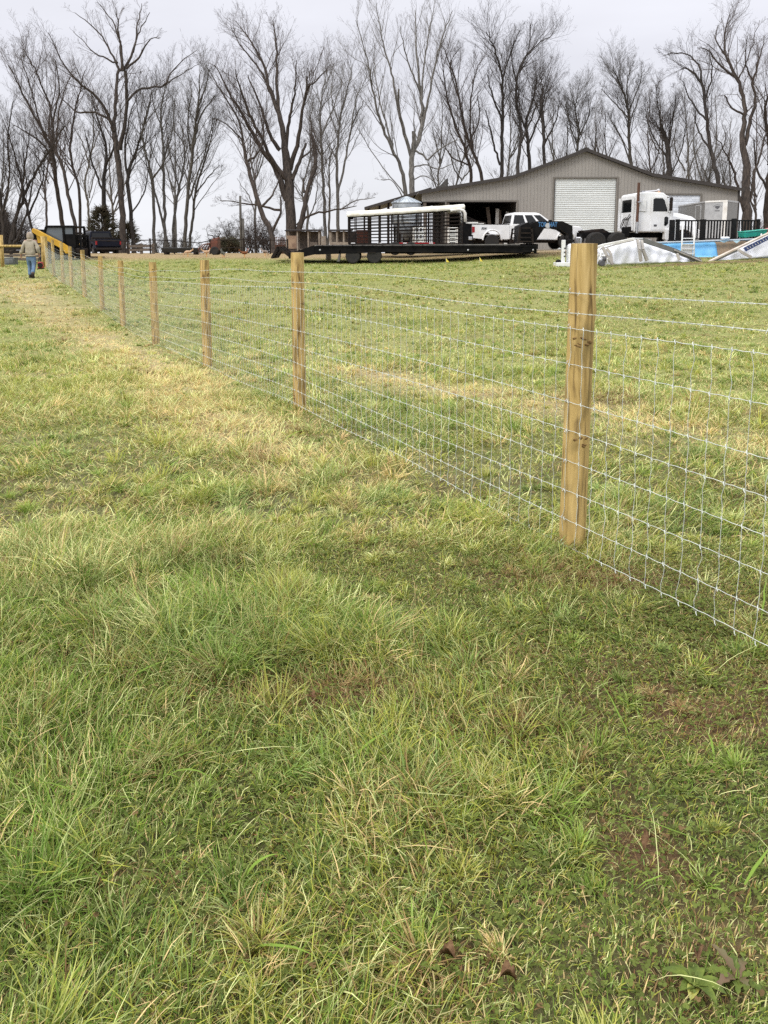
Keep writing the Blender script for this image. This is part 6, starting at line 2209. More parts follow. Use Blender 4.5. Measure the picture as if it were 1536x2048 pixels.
# ------------------------------------------------------------------ collapsed pool
def pool():
    cx, cy = W(1340, 500, 37.2).x, 37.2
    z0 = G(cx, cy)
    r = empty('collapsed_pool', (cx, cy, z0), 0, 'collapsed above ground pool with crumpled white walls and a torn blue liner', 'pool')
    L = lambda v: (v.x - cx, v.y - cy, v.z - z0)
    rg = np.random.default_rng(3)

    def sheet(top, bot, y_of, cols, rows, bulge, m, name, wr=0.05, seed=0, xs=None):
        """wall sheet between a top and a bottom line drawn after the photograph, at distances y_of(px)"""
        tp = np.array(top, float)
        bt = np.array(bot, float)
        x0, x1 = xs or (tp[0, 0], tp[-1, 0])
        vs, fs = [], []
        for i in range(cols + 1):
            px = x0 + (x1 - x0) * i / cols
            ya = y_of(px)
            pt = W(px, float(np.interp(px, tp[:, 0], tp[:, 1])), ya)
            pb = W(px, float(np.interp(px, bt[:, 0], bt[:, 1])), ya)
            for j in range(rows + 1):
                t = j / rows
                q = pb.lerp(pt, t)
                f = float(fbm(px * 0.03 + t * 0.6 + seed, t * 1.2, 1.0, 31 + seed, 1)) - 0.5
                g = float(vnoise(px * 0.10 + t * 1.2, t * 1.1, 1.0, 57 + seed)) - 0.5
                fold = abs(((px * 0.021 + t * 0.55 + seed * .3) % 1.0) - 0.5) + 0.6 * abs(((px * 0.047 - t * 0.8 + seed * .7) % 1.0) - 0.5)
                q.y += 0.28 * t + wr * 2.6 * (fold - 0.4) + wr * 0.7 * f + wr * 0.4 * g * (1 - t) - bulge * 0.35 * math.sin(math.pi * t)
                vs.append(L(q))
        for i in range(cols):
            for j in range(rows):
                a = i * (rows + 1) + j
                fs.append((a, a + rows + 1, a + rows + 2, a + 1))
        o = MB().add(vs, fs).build(name, m, r, smooth=True)
        s_ = o.modifiers.new('thick', 'SOLIDIFY')
        s_.thickness = 0.012
        return o
    yl = lambda px: 34.3 + (px - 1190) * 0.0062
    yr = lambda px: 35.9 + (px - 1418) * 0.011
    yb_ = lambda px: 38.9 + (px - 1320) * 0.0015
    # far wall, inside face: blue liner, then bare rotten wall where it has torn away
    rim = [(1200, 492), (1300, 485.5), (1321, 485), (1430, 481.5), (1505, 478.5), (1560, 476)]
    basel = [(1200, 516), (1320, 516), (1440, 516), (1560, 511)]
    sheet(rim, basel, yb_, 50, 10, 0.03, M['poolblue'], 'blue_liner', 0.02, 1, xs=(1240, 1436))
    sheet(rim, basel, yb_, 44, 8, 0.0, M['poolbrown'], 'bare_wall', 0.01, 2, xs=(1434, 1560))
    lip = MB()
    for (a, b, h) in ((1436, 1461, 4.5), (1465, 1482, 5.5)):
        p0, p1, p2 = W(a, 481, yb_(a) - .06), W(b, 480, yb_(b) - .06), W((a + b) / 2, 481 + h, yb_(a) - .07)
        lip.add([L(p0), L(p1), L(p2)], [(0, 2, 1)])
    lip.build('torn_liner', M['tornliner'], r)

    def rail(pts, w_, h_, m, name):
        m_ = MB()
        P = [L(W(px, py, Y)) for px, py, Y in pts]
        for a, b in zip(P[:-1], P[1:]):
            m_.beam(a, b, w_, h_)
        return m_.build(name, m, r, bevel=0.01)
    rail([(px, float(np.interp(px, [q[0] for q in rim], [q[1] for q in rim])) - 0.6, yb_(px)) for px in (1230, 1300, 1360, 1430, 1505, 1560)], 0.16, 0.055, M['poollight'], 'rim_rail')
    rail([(px, float(np.interp(px, [q[0] for q in rim], [q[1] for q in rim])) + 1.8, yb_(px) - .03) for px in (1240, 1300, 1360, 1430, 1505, 1560)], 0.04, 0.05, M['poolgrey'], 'rim_track')
    # near wall, buckled outwards
    sheet([(1192, 500), (1215, 491), (1240, 485), (1270, 479), (1290, 481), (1345, 501), (1398, 522)],
          [(1192, 529), (1230, 529), (1300, 526), (1350, 524), (1398, 523.5)], yl, 80, 14, 0.22, M['poolwhite'], 'crumpled_wall', 0.10, 3)
    sheet([(1418, 524), (1440, 514), (1536, 469), (1570, 455)], [(1418, 525), (1440, 521), (1536, 513.5), (1570, 511)], yr, 60, 12, 0.10, M['poolwhite'], 'crumpled_wall', 0.05, 7)
    rail([(1186, 497, 34.15), (1207, 490, 34.2), (1240, 483.5, 34.4), (1268, 477.5, 34.6)], 0.16, 0.10, M['dwhite'], 'rim_rail')
    rail([(1200, 498.5, 34.1), (1235, 488, 34.3), (1268, 480.5, 34.5)], 0.06, 0.05, M['poolrail'], 'rim_rail')
    rail([(1266, 477, 34.6), (1284, 477.5, 34.7), (1300, 481, 34.9)], 0.17, 0.06, M['poollight'], 'rim_rail')
    rail([(1284, 479.5, 34.65), (1345, 500, 35.2), (1400, 522, 35.6)], 0.10, 0.20, M['poolgrey'], 'buckled_rail')
    rail([(1349, 500, 35.1), (1404, 523, 35.5)], 0.06, 0.06, M['poolrail'], 'rim_rail')
    rail([(1416, 524.5, 35.8), (1460, 503, 36.3), (1536, 467, 37.1), (1572, 452, 37.6)], 0.15, 0.08, M['poolcream'], 'rim_rail')
    rail([(1418, 526, 35.85), (1475, 500, 36.4)], 0.05, 0.12, M['poolgrey'], 'buckled_rail')
    for pts in ([(1205, 494, 34.0), (1214, 512, 33.9), (1226, 529, 33.9)], [(1213, 497, 34.0), (1221, 506, 33.95), (1224, 528, 33.9)], [(1275, 479, 34.45), (1279, 500, 34.25), (1282, 523, 34.3)],
                [(1283, 481, 34.5), (1286, 500, 34.3), (1294, 521, 34.4)], [(1354, 507, 35.0), (1359, 520, 34.95)], [(1476, 499, 36.3), (1488, 507, 36.25), (1503, 514.5, 36.2)]):
        rail(pts, 0.10, 0.13, M['poolrail'], 'upright')
    # warning sticker with worn white marks
    P = [W(1484, 496, 36.33), W(1540, 468.5, 36.9), W(1544, 475, 36.9), W(1490, 503, 36.33)]
    MB().quad(*[L(P[k] + Vector((0, -.10, 0))) for k in (0, 3, 2, 1)]).build('sticker', M['sticker'], r)
    st = r.children[-1]
    mk = MB()
    for k in range(9):
        t = 0.10 + k * 0.095
        a = P[0].lerp(P[1], t).lerp(P[3].lerp(P[2], t), 0.28 + 0.1 * (k % 2)) + Vector((0, -.112, 0))
        b = P[0].lerp(P[1], t + .05 - .02 * (k % 3)).lerp(P[3].lerp(P[2], t), 0.75) + Vector((0, -.112, 0))
        mk.beam(L(a), L(b), 0.01, 0.035)
    mk.build('worn_marks', M['silver'], st)
    # liner skirt lumps at the foot of the wall
    rr_ = random.Random(8)
    # pool floor sheet
    fl = [L(W(px, 519, Y)) for px, Y in ((1240, 36.0), (1560, 37.9), (1560, 38.9), (1240, 38.7))]
    fz = lambda x, y: G(x + cx, y + cy) - z0 + 0.03
    MB().add([(a[0], a[1], fz(a[0], a[1])) for a in fl], [(0, 1, 2, 3)]).build('floor_liner', M['poolblue'], r)
    # ladder stands in the pool
    lr = empty('pool_ladder', W(1374, 521, 36.4), math.radians(4), 'white plastic pool ladder standing over the blue liner', 'ladder')
    lr.location.z = G(lr.location.x, 36.4)
    zt = W(768, 443, 36.4).z - lr.location.z
    wd = 0.31
    for sg in (-1, 1):
        MB().tube([(sg * wd, -.05, 0), (sg * wd * .94, 0, zt * .5), (sg * (wd - .03), .05, zt)], 0.038, 8).build('side_rail', M['white'], lr, smooth=True)
    for k in range(4):
        z = 0.06 + k * .22
        MB().box(-wd + .03, wd - .03, -.10, .10, z, z + .035).box(-wd + .03, wd - .03, .06, .08, z - .20 if k else z, z).build('tread', M['white'], lr)
    MB().tube([(-wd + .03, .05, zt * .9 - .6), (wd - .03, .05, zt * .9 - .6)], .022, 6).build('cross_bar', M['white'], lr)
    return r


M['poollight'] = mat('pool_rail_light', (0.62, 0.64, 0.66), 0.35)
M['poolcream'] = mat('pool_rail_cream', (0.60, 0.54, 0.47), 0.45, col2=(0.45, 0.37, 0.30), scale=2)
M['tornliner'] = mat('torn_liner', (0.45, 0.62, 0.66), 0.4)
pool()


def deck():
    Y0 = 40.1
    x0 = W(1338, 480, Y0).x
    x1 = W(1517, 480, Y0).x
    gx = (x0 + x1) / 2
    zg = G(gx, Y0)
    Z = lambda py: W(768, py, Y0).z - zg
    r = empty('pool_deck', (gx, Y0, zg), 0, 'dark stained pool deck with a baluster railing between the pool and the truck', 'deck')
    X = lambda px: W(px, 480, Y0).x - gx
    zf = Z(479)
    fl = MB()
    for k in range(9):
        fl.box(X(1342), X(1516), -.02 + k * .15, .115 + k * .15, zf - .04, zf)
    fl.box(X(1342), X(1516), -.04, -.005, zf - .24, zf - .045)
    fl.build('floor_boards', M['deck'], r)
    for px0, px1, top in ((1338.5, 1348, 439.5), (1350.5, 1358, 438.5), (1400, 1410, 438.5), (1462.5, 1471, 437), (1513, 1518, 438)):
        MB().box(X(px0), X(px1), -.03, .13, -.05, Z(top)).build('post', M['deck'], r, bevel=.012)
    for (a, b) in ((1358, 1400), (1410, 1462.5), (1471, 1513)):
        MB().box(X(a), X(b), -.0, .09, Z(442.5), Z(439.8)).build('top_rail', M['deck'], r)
        MB().box(X(a), X(b), .0, .06, Z(478.3), Z(476.2)).build('bottom_rail', M['deck'], r)
        n = max(2, round((b - a) / 6.0))
        for k in range(1, n):
            px = a + (b - a) * k / n
            MB().box(X(px) - .035, X(px) + .035, .01, .05, Z(476.2), Z(442.5)).build('baluster', M['deck'], r)
    st = MB()
    for k in range(4):
        st.box(X(1322) + k * .12, X(1340), .1, 1.1, k * .16, k * .16 + .04)
    st.prism([(X(1320), 0), (X(1338.5), zf), (X(1338.5), zf - .25), (X(1326), 0)], .05, .1)
    st.build('steps', M['deck'], r)
    MB().box(X(1349), X(1351), .02, .06, 0, Z(444)).build('white_post', M['white'], r)
    return r, X, Z, gx, zg, Y0


_d = deck()


def toys():
    r, X, Z, gx, zg, Y0 = _d
    Yt = 39.55
    # green hull and red hull, tilted on the rim
    p = W(1505, 472, Yt)
    a = empty('green_plastic_boat', p, math.radians(6), 'green moulded plastic tub boat tipped on the pool rim beside the red one', 'boat')
    hw = 23 * Yt / FPX
    m_ = MB()
    m_.hexa([(-hw, -.30, -.10), (hw * .9, -.30, .02), (hw * .9, .30, .02), (-hw, .30, -.10)], [(-hw * 1.02, -.36, .20), (hw * 1.05, -.36, .32), (hw * 1.05, .36, .32), (-hw * 1.02, .36, .20)])
    m_.build('hull', M['green'], a, bevel=.06)
    MB().hexa([(-hw * 1.04, -.39, .19), (hw * 1.07, -.39, .31), (hw * 1.07, .39, .31), (-hw * 1.04, .39, .19)], [(-hw * 1.04, -.39, .23), (hw * 1.07, -.39, .35), (hw * 1.07, .39, .35), (-hw * 1.04, .39, .23)]).build('rim', M['greenl'], a, bevel=.015)
    MB().ball((0.22, -.40, .04), (.05, .05, .09), 8, 5).tube([(.22, -.4, 0), (.28, -.42, -.16)], .025, 6).build('handle', M['white'], a)
    p = W(1536, 466, Yt + .2)
    b = empty('red_plastic_boat', p, math.radians(6), 'faded red plastic hull leaning behind the green one at the picture edge', 'boat')
    m_ = MB()
    m_.hexa([(-.30, -.25, -.18), (1.3, -.28, .12), (1.3, .28, .12), (-.30, .25, -.18)], [(-.42, -.33, .10), (1.4, -.38, .62), (1.4, .38, .62), (-.42, .33, .10)])
    m_.build('hull', M['redp'], b, bevel=.06)
    MB().beam((-.44, -.36, .11), (1.42, -.41, .64), .06, .05).build('rim', M['redl2'], b, bevel=.01)
    p = W(1450, 478, 38.95)
    o = MB().ball((0, 0, 0), (.24, .16, .055), 12, 6).ball((.10, .02, .03), (.15, .12, .05), 10, 5).ball((-.1, 0, .02), (.12, .1, .06), 10, 5).build('pool_float', M['white'], None, smooth=True)
    o.location = (p.x, 38.95, p.z + .04)
    tag(o, 'folded white float lying on the far rim of the pool', 'float')


M['greenl'] = mat('green_rim', (0.06, 0.42, 0.32), 0.3)
M['redl2'] = mat('red_rim', (0.62, 0.20, 0.22), 0.4)
toys()


def pump():
    Yp = 33.6
    p = W(1139, 529, Yp)
    z0 = G(p.x, Yp)
    r = empty('pool_filter', (p.x, Yp, z0), 0, 'white pool sand filter tank with pipes on a low base behind the nearest post', 'pool filter')
    S = Yp / FPX
    x = lambda px: (px - 1139) * S
    z = lambda py: W(768, py, Yp).z - z0
    MB().box(x(1110), x(1158), -.35, .35, .0, z(524.5)).build('base', M['white'], r, bevel=.02)
    MB().ball((x(1116), -.1, z(523)), (.14, .12, .09), 10, 6).build('pump_motor', M['black'], r)
    h0, h1 = z(526), z(487)
    R = 0.24
    MB().lathe([(R * .7, h0), (R * .95, h0 + .06), (R, h0 + .15), (R, h1 - .2), (R * .92, h1 - .09), (R * .6, h1 - .02), (R * .3, h1)], 24, (x(1143), 0, 0)).build('tank', M['white'], r, smooth=True)
    MB().box(x(1120), x(1127), -.28, -.12, h0, z(480)).build('panel', M['white'], r, bevel=.015)
    MB().tube([(x(1130), -.1, h1 - .05), (x(1127), -.1, h1 + .1), (x(1138), 0, h1 + .14), (x(1146), 0, h1 + .05)], .045, 8).build('valve_pipe', M['black'], r)
    for k in range(3):
        MB().box(x(1124), x(1128), -.29, -.28, z(514 - k * 8), z(511 - k * 8)).build('marking', M['dgrey'], r)
    c = W(1201, 512, 33.9)
    cz = G(c.x, 33.9)
    e_ = empty('pool_pump', (c.x, 33.9, cz), 0, 'tangle of grey and white pool pump plumbing just past the nearest post', 'pump')
    m_ = MB()
    for k, (a, b, c_) in enumerate([(-.2, .55, .0), (-.05, .62, .1), (.1, .5, .05), (.2, .36, -.05)]):
        m_.tube([(a, -.1, .05), (a - .03, -.12, b * .5), (a + .07, -.1 + c_, b), (a + .18, 0, b - .1), (a + .16, 0, .1)], .035, 7)
    m_.build('pipes', M['dwhite'], e_)
    MB().lathe([(.02, -.2), (.11, -.2), (.13, -.15), (.13, .1), (.1, .2), (.02, .2)], 14, (0, -.15, .16), axis='y').ball((.12, -.2, .34), (.09, .09, .12), 10, 6).build('motor', M['dgrey'], e_)
    MB().ball((-.05, -.22, .30), (.09, .06, .08), 10, 6).ball((.05, -.2, .46), (.07, .06, .06), 8, 5).build('strainer_basket', M['chrome'], e_)


pump()


# ------------------------------------------------------------------ the man
def skin(name, joints, edges, mt, parent=None, sub=1, root_i=0, loc=None):
    me = bpy.data.meshes.new(name)
    me.from_pydata([j[0] for j in joints], edges, [])
    me.update()
    o = bpy.data.objects.new(name, me)
    link(o, parent)
    me.materials.append(mt)
    m_ = o.modifiers.new('skin', 'SKIN')
    m_.use_smooth_shade = True
    if not me.skin_vertices: 
        pass
    for i, j in enumerate(joints):
        rr_ = j[1] if hasattr(j[1], '__len__') else (j[1], j[1])
        me.skin_vertices[0].data[i].radius = rr_
        me.skin_vertices[0].data[i].use_root = (i == root_i)
    if sub:
        s_ = o.modifiers.new('sub', 'SUBSURF')
        s_.levels = s_.render_levels = sub + 1
    return o


def man():
    Y0 = 30.0
    p = W(64, 551, Y0)
    z0 = G(p.x, Y0)
    yaw = math.radians(8)
    # pelvis .92, knees .48; left leg (-x) planted, right leg (+x) trailing with the heel up
    J = [((0, 0, .93), (.15, .11)),            # 0 pelvis
         ((0, 0.01, 1.12), (.15, .11)),       # 1 waist
         ((0, .02, 1.32), (.18, .12)),        # 2 chest
         ((0, .03, 1.47), (.10, .08)),        # 3 neck base
         ((0, .06, 1.54), (.055, .055)),      # 4 neck
         ((0, .09, 1.62), (.085, .10)),       # 5 head
         ((0, .10, 1.71), (.075, .085)),      # 6 crown
         ((-.19, .02, 1.42), (.07, .07)),     # 7 l shoulder
         ((-.27, -.02, 1.16), (.052, .052)),  # 8 l elbow
         ((-.37, .03, .90), (.036, .036)),    # 9 l wrist
         ((.19, .02, 1.42), (.07, .07)),      # 10 r shoulder
         ((.27, -.03, 1.16), (.052, .052)),   # 11 r elbow
         ((.30, .06, .92), (.036, .036)),     # 12 r wrist
         ((-.09, .03, .80), (.092, .095)),    # 13 l hip
         ((-.09, .12, .46), (.062, .065)),    # 14 l knee
         ((-.08, .06, .10), (.045, .045)),    # 15 l ankle
         ((.09, -.01, .80), (.092, .095)),    # 16 r hip
         ((.10, -.02, .47), (.062, .065)),    # 17 r knee
         ((.11, -.26, .17), (.045, .045)),    # 18 r ankle
         ((-.08, .20, .05), (.04, .035)),     # 19 l toe
         ((.12, -.22, .06), (.035, .04)),     # 20 r toe
         ]
    E = [(0, 1), (1, 2), (2, 3), (3, 4), (4, 5), (5, 6), (2, 7), (7, 8), (8, 9), (2, 10), (10, 11), (11, 12), (0, 13), (13, 14), (14, 15), (0, 16), (16, 17), (17, 18), (15, 19), (18, 20)]
    # hands: palm, four fingers, thumb
    def hand(w, side, curl):
        b = len(J)
        wx, wy, wz = J[w][0]
        J.append(((wx + side * .005, wy + .01, wz - .07), (.036, .02)))
        E.append((w, b))
        for k in range(4):
            fx = (k - 1.5) * .019
            n = len(J)
            J.append(((wx + side * .0 , wy + .01 + fx, wz - .115), (.009, .009)))
            J.append(((wx - side * .02 * curl, wy + .012 + fx, wz - .155 + .008 * abs(k - 1)), (.008, .008)))
            E.extend([(b, n), (n, n + 1)])
        n = len(J)
        J.append(((wx - side * .01, wy + .055, wz - .09), (.011, .011)))
        E.append((b, n))
    hand(9, -1, 1.0)
    hand(12, 1, 1.6)
    body = skin('person', J, E, M['skin'], None, 1)
    body.location = (p.x, Y0, z0)
    body.rotation_euler = (0, 0, yaw)
    body.scale = (0.985, 0.985, 0.985)
    tag(body, 'person in a hooded tan canvas jacket and blue jeans walking away along the fence', 'person')
    # face details (he looks away from the camera)
    MB().ball((0, .185, 1.635), (.014, .02, .022), 8, 5).build('nose', M['skin'], body, smooth=True)
    for s_ in (-1, 1):
        MB().ball((s_ * .03, .172, 1.665), (.012, .01, .008), 8, 5).build('eye', M['dgrey'], body)
    MB().ball((0, .172, 1.595), (.025, .01, .007), 8, 5).build('mouth', M['redbrown'], body)
    # jacket
    T_ = [((0, 0, .86), (.205, .15)), ((0, 0, 1.0), (.20, .15)), ((0, .01, 1.15), (.205, .15)), ((0, .02, 1.31), (.215, .155)), ((0, .03, 1.43), (.15, .115)), ((0, .04, 1.49), (.09, .085)),
          ((-.17, .02, 1.41), (.095, .10)), ((-.245, 0, 1.27), (.085, .085)), ((-.285, -.025, 1.14), (.078, .078)), ((-.37, .02, .93), (.062, .062)),
          ((.17, .02, 1.41), (.095, .10)), ((.245, 0, 1.27), (.085, .085)), ((.285, -.03, 1.14), (.078, .078)), ((.305, .05, .95), (.062, .062))]
    Ej = [(0, 1), (1, 2), (2, 3), (3, 4), (4, 5), (3, 6), (6, 7), (7, 8), (8, 9), (3, 10), (10, 11), (11, 12), (12, 13)]
    j = skin('jacket', T_, Ej, M['jacket'], body, 1)
    d = j.modifiers.new('folds', 'DISPLACE')
    tx = bpy.data.textures.new('folds', 'CLOUDS')
    tx.noise_scale = 0.14
    d.texture = tx
    d.strength = 0.05
    d.mid_level = 0.5
    MB().lathe([(.195, .845), (.205, .85), (.205, .89), (.19, .90)], 20).build('hem', M['jacket'], j, smooth=True)
    j.children[-1].scale = (1, .75, 1)
    # hood: a shell open to the front
    vs, fs = [], []
    n, m2 = 16, 10
    for i in range(m2 + 1):
        a = math.radians(-75 + 165 * i / m2)
        for k in range(n):
            t = math.radians(-230 + 280 * k / (n - 1))
            rr_ = 0.135 * max(0.05, math.cos(a)) ** 0.7
            vs.append((rr_ * math.cos(t) * .95, .06 + rr_ * math.sin(t) * 1.15, 1.61 + .165 * math.sin(a) + (.02 if t < 0 else 0)))
    for i in range(m2):
        for k in range(n - 1):
            q = i * n + k
            fs.append((q, q + 1, q + n + 1, q + n))
    h = MB().add(vs, fs).build('hood', M['hood'], body, smooth=True)
    sm = h.modifiers.new('thick', 'SOLIDIFY')
    sm.thickness = .02
    h.children
    MB().ball((0, .0, 1.47), (.14, .10, .055), 14, 7).build('hood_collar', M['hood'], h, smooth=True)
    # jeans
    Lj = [((0, 0, .92), (.165, .13)), ((0, 0, .86), (.165, .13)), ((-.095, .035, .74), (.108, .112)), ((-.095, .12, .46), (.078, .08)), ((-.085, .075, .17), (.075, .08)), ((-.082, .07, .09), (.078, .083)),
          ((.095, -.005, .74), (.108, .112)), ((.105, -.02, .47), (.078, .08)), ((.112, -.2, .25), (.075, .078)), ((.114, -.245, .20), (.076, .08))]
    jn = skin('jeans', Lj, [(0, 1), (1, 2), (2, 3), (3, 4), (4, 5), (1, 6), (6, 7), (7, 8), (8, 9)], M['jeans'], body, 1)
    d = jn.modifiers.new('folds', 'DISPLACE')
    d.texture = tx
    d.strength = 0.03
    d.mid_level = .5
    # boots
    b1 = MB().ball((-.082, .11, .055), (.055, .145, .058), 14, 8).tube([(-.082, .06, .04), (-.082, .06, .20)], [.052, .05], 10).box(-.13, -.035, -.02, .24, -.01, .022).build('boot', M['boot'], body, smooth=True)
    b2 = MB().ball((0, .06, 0), (.052, .145, .055), 14, 8).tube([(0, 0, -.01), (0, 0, .14)], [.05, .05], 10).box(-.046, .046, -.07, .20, -.06, -.035).build('boot', M['boot'], body, smooth=True)
    b2.location = (.115, -.27, .145)
    b2.rotation_euler = (math.radians(-58), 0, 0)
    # red tool hanging from the right hand
    wr = (.31, .06, .79)
    c, s_ = math.cos(yaw), math.sin(yaw)
    t = empty('chainsaw', (p.x + (wr[0] * c - wr[1] * s_), Y0 + wr[0] * s_ + wr[1] * c, z0 + wr[2]), yaw, 'red petrol powered tool hanging from the walking person hand', 'power tool')
    MB().hexa([(-.06, -.18, -.42), (.10, -.18, -.42), (.10, .16, -.42), (-.06, .16, -.42)], [(-.05, -.15, -.17), (.09, -.15, -.17), (.09, .13, -.17), (-.05, .13, -.17)]).build('body', M['red'], t, bevel=.03)
    MB().tube([(0.0, -.14, -.16), (0.0, -.10, -.02), (0, .0, .0), (0, .09, -.03), (0, .12, -.17)], .018, 7).tube([(.0, .13, -.2), (.04, .2, -.24), (.04, .19, -.38)], .018, 6).build('handle', M['black'], t)
    MB().lathe([(.001, -.03), (.09, -.03), (.10, 0), (.09, .02)], 16, (.05, -.18, -.30), axis='y').build('starter_cover', M['dark'], t)
    MB().tube([(0.02, .14, -.33), (.02, .36, -.36)], [.05, .02], 8).box(-.07, .12, -.19, .17, -.45, -.42).build('guide', M['dark'], t)


man()


# ------------------------------------------------------------------ yellow loader beyond the corner of the fence
def loader():
    Y0 = 42.0
    X0 = W(118, 500, Y0).x
    z0 = G(X0, Y0)
    S = Y0 / FPX
    r = empty('loader', (X0, Y0, z0), 0, 'yellow compact loader with a glazed black cab beyond the corner post', 'loader')
    x = lambda px: W(px, 480, Y0 - .9).x - X0
    z = lambda py: W(768, py, Y0 - .9).z - z0
    bd = MB()
    bd.prism([(x(78), z(513)), (x(154), z(513)), (x(156), z(497)), (x(128), z(490)), (x(80), z(492))], -.75, .75)
    bd.build('chassis', M['dark'], r, bevel=.04)
    cb = MB()
    y0, y1 = -.72, .72
    for (a, b, c_, d_) in ((86, 468, 91, 453.5), (126, 497, 125, 453), (147, 495, 146, 454)):
        for yy in (y0, y1):
            cb.beam((x(a), yy, z(b)), (x(c_), yy, z(d_)), .11, .11, up=(0, 1, 0))
    for yy in (y0, y1):
        cb.beam((x(86), yy, z(468)), (x(86), yy, z(494)), .12, .12, up=(0, 1, 0))
        cb.beam((x(90), yy, z(453)), (x(147), yy, z(453)), .12, .12)
        cb.beam((x(86), yy, z(493)), (x(147), yy, z(495)), .16, .16)
    cb.box(x(89), x(147), y0, y1, z(454), z(451.5))
    cb.build('cab_frame', M['black'], r, bevel=.015)
    gl = MB()
    gl.box(x(88), x(124), y0 + .02, y0 + .03, z(492), z(454)).box(x(127), x(146), y0 + .02, y0 + .03, z(494), z(454))
    gl.build('cab_glass', M['cabglass'], r)
    MB().box(x(98), x(112), -.3, .3, z(494), z(468)).box(x(97), x(103), -.3, .3, z(480), z(462)).build('seat', M['black'], r, bevel=.04)
    MB().box(x(126), x(147), y0 + .0, y0 + .06, z(496), z(468)).build('door_panel', M['black'], r)
    for (px, R) in ((88, .36), (134, .36)):
        for sg in (-1, 1):
            wheel(r, (x(px), sg * .82, R), R, .30, sg, rim='rimy')
    # lift arm: a box beam falling from the rear pivot to the front
    for sg in (-1, 1):
        a = MB()
        yy = sg * .92
        prof = [(x(67), z(460)), (x(70), z(456.5)), (x(77), z(459)), (x(130), z(487.5)), (x(139), z(494)), (x(139), z(507)), (x(132), z(507)), (x(127), z(499)), (x(76), z(470)), (x(67), z(464))]
        a.prism(prof, min(yy, yy + .16 * sg), max(yy, yy + .16 * sg))
        ar = a.build('lift_arm', M['yellow'], r, bevel=.02)
        MB().lathe([(.001, -.02), (.10, -.02), (.10, .2), (.001, .2)], 14, (x(70), yy - .02 if sg < 0 else yy, z(461)), axis='y').lathe([(.001, -.02), (.06, -.02), (.06, .2), (.001, .2)], 12, (x(132), yy - .02 if sg < 0 else yy, z(500)), axis='y').build('pivot_pin', M['dark'], ar)
        b = MB()
        b.prism([(x(73), z(470)), (x(82), z(472)), (x(86), z(494)), (x(76), z(494))], min(sg * .78, sg * .9), max(sg * .78, sg * .9))
        b.build('rear_tower', M['yellow'], r, bevel=.02)
    MB().box(x(62), x(70), -.8, .8, z(478), z(458)).build('counterweight', M['black'], r, bevel=.04)
    # fork mast at the front
    ms = MB()
    for yy in (-.55, .55):
        ms.beam((x(150), yy, .15), (x(148), yy, z(470)), .14, .18, up=(0, 1, 0))
        ms.beam((x(157), yy, .1), (x(155), yy, z(470)), .08, .10, up=(0, 1, 0))
    for py in (471, 482, 493, 508):
        ms.beam((x(152), -.6, z(py)), (x(152), .6, z(py)), .08, .10)
    for k in range(6):
        ms.beam((x(154), -.5 + k * .2, .2), (x(154), -.5 + k * .2, z(470)), .03, .03, up=(0, 1, 0))
    ms.build('fork_carriage', M['black'], r)
    for yy in (-.4, .4):
        MB().beam((x(156), yy, .12), (x(190), yy, .10), .13, .05).build('fork', M['dark'], r)
    MB().box(x(131), x(145), -.5, .5, z(468), z(464)).build('work_lamp', M['dark'], r)


M['cabglass'] = mat('cab_glass', (0.10, 0.12, 0.14), 0.08, spec=0.9)
M['rimy'] = mat('yellow_rim', (0.5, 0.3, 0.03), 0.5)
loader()


# ------------------------------------------------------------------ rail fence at the end of the run
def rail_fence():
    p = W(40, 535, 35.2)
    z0 = G(p.x, 35.2)
    r = empty('rail_fence', (p.x, 35.2, z0), 0, 'post and rail gateway brace with round rails at the picture edge beyond the walking person', 'fence')
    for px, Y, top in ((3, 35.6, 470), (85.5, 34.9, 472), (-75, 36, 470)):
        c = W(px, 500, Y)
        zb = G(c.x, Y)
        MB().tube([(c.x - p.x, Y - 35.2, zb - z0 - .2), (c.x - p.x + .02, Y - 35.2, W(768, top, Y).z - z0)], [.085, .078], 14).build('post', M['post'], r, smooth=True)
    a, b = W(-75, 492, 36.0), W(85, 492, 35.0)
    for py, rr_ in ((492, .055),):
        A, B = W(-75, py, 36.0), W(85, py, 34.95)
        MB().tube([(A.x - p.x, .8, A.z - z0), (B.x - p.x, -.25, B.z - z0)], rr_, 10).build('rail', M['post'], r, smooth=True)
    # older dark board fence behind
    q = W(30, 515, 39)
    zq = G(q.x, 39)
    s = empty('board_fence', (q.x, 39, zq), 0, 'old dark board fence with sagging boards behind the round rail fence', 'fence')
    for px in (-60, -20, 22, 60, 98):
        c = W(px, 500, 39)
        MB().box(c.x - q.x - .06, c.x - q.x + .06, -.06, .06, -.2, W(768, 488, 39).z - zq).build('post', M['board'], s)
    rr = random.Random(5)
    for k, py in enumerate((489, 497, 504, 511, 518)):
        for a, b in ((-60, -20), (-20, 22), (22, 60), (60, 98)):
            A, B = W(a, py + rr.uniform(-1, 1), 39), W(b, py + rr.uniform(-1, 1), 39)
            MB().beam((A.x - q.x, -.08, A.z - zq), (B.x - q.x, -.08, B.z - zq), .03, .13).build('board', M['board'] if k > 2 else M['dark'], s)
    o = MB().box(-.25, .25, -.2, .2, 0, .34).box(-.2, .2, -.22, -.2, .06, .28).box(-.27, .27, -.22, .22, .30, .35).build('water_trough', M['galv2'], None, bevel=.02)
    c = W(22, 518, 38)
    o.location = (c.x, 38, G(c.x, 38))
    tag(o, 'small grey metal trough in front of the old dark board fence', 'trough')


rail_fence()


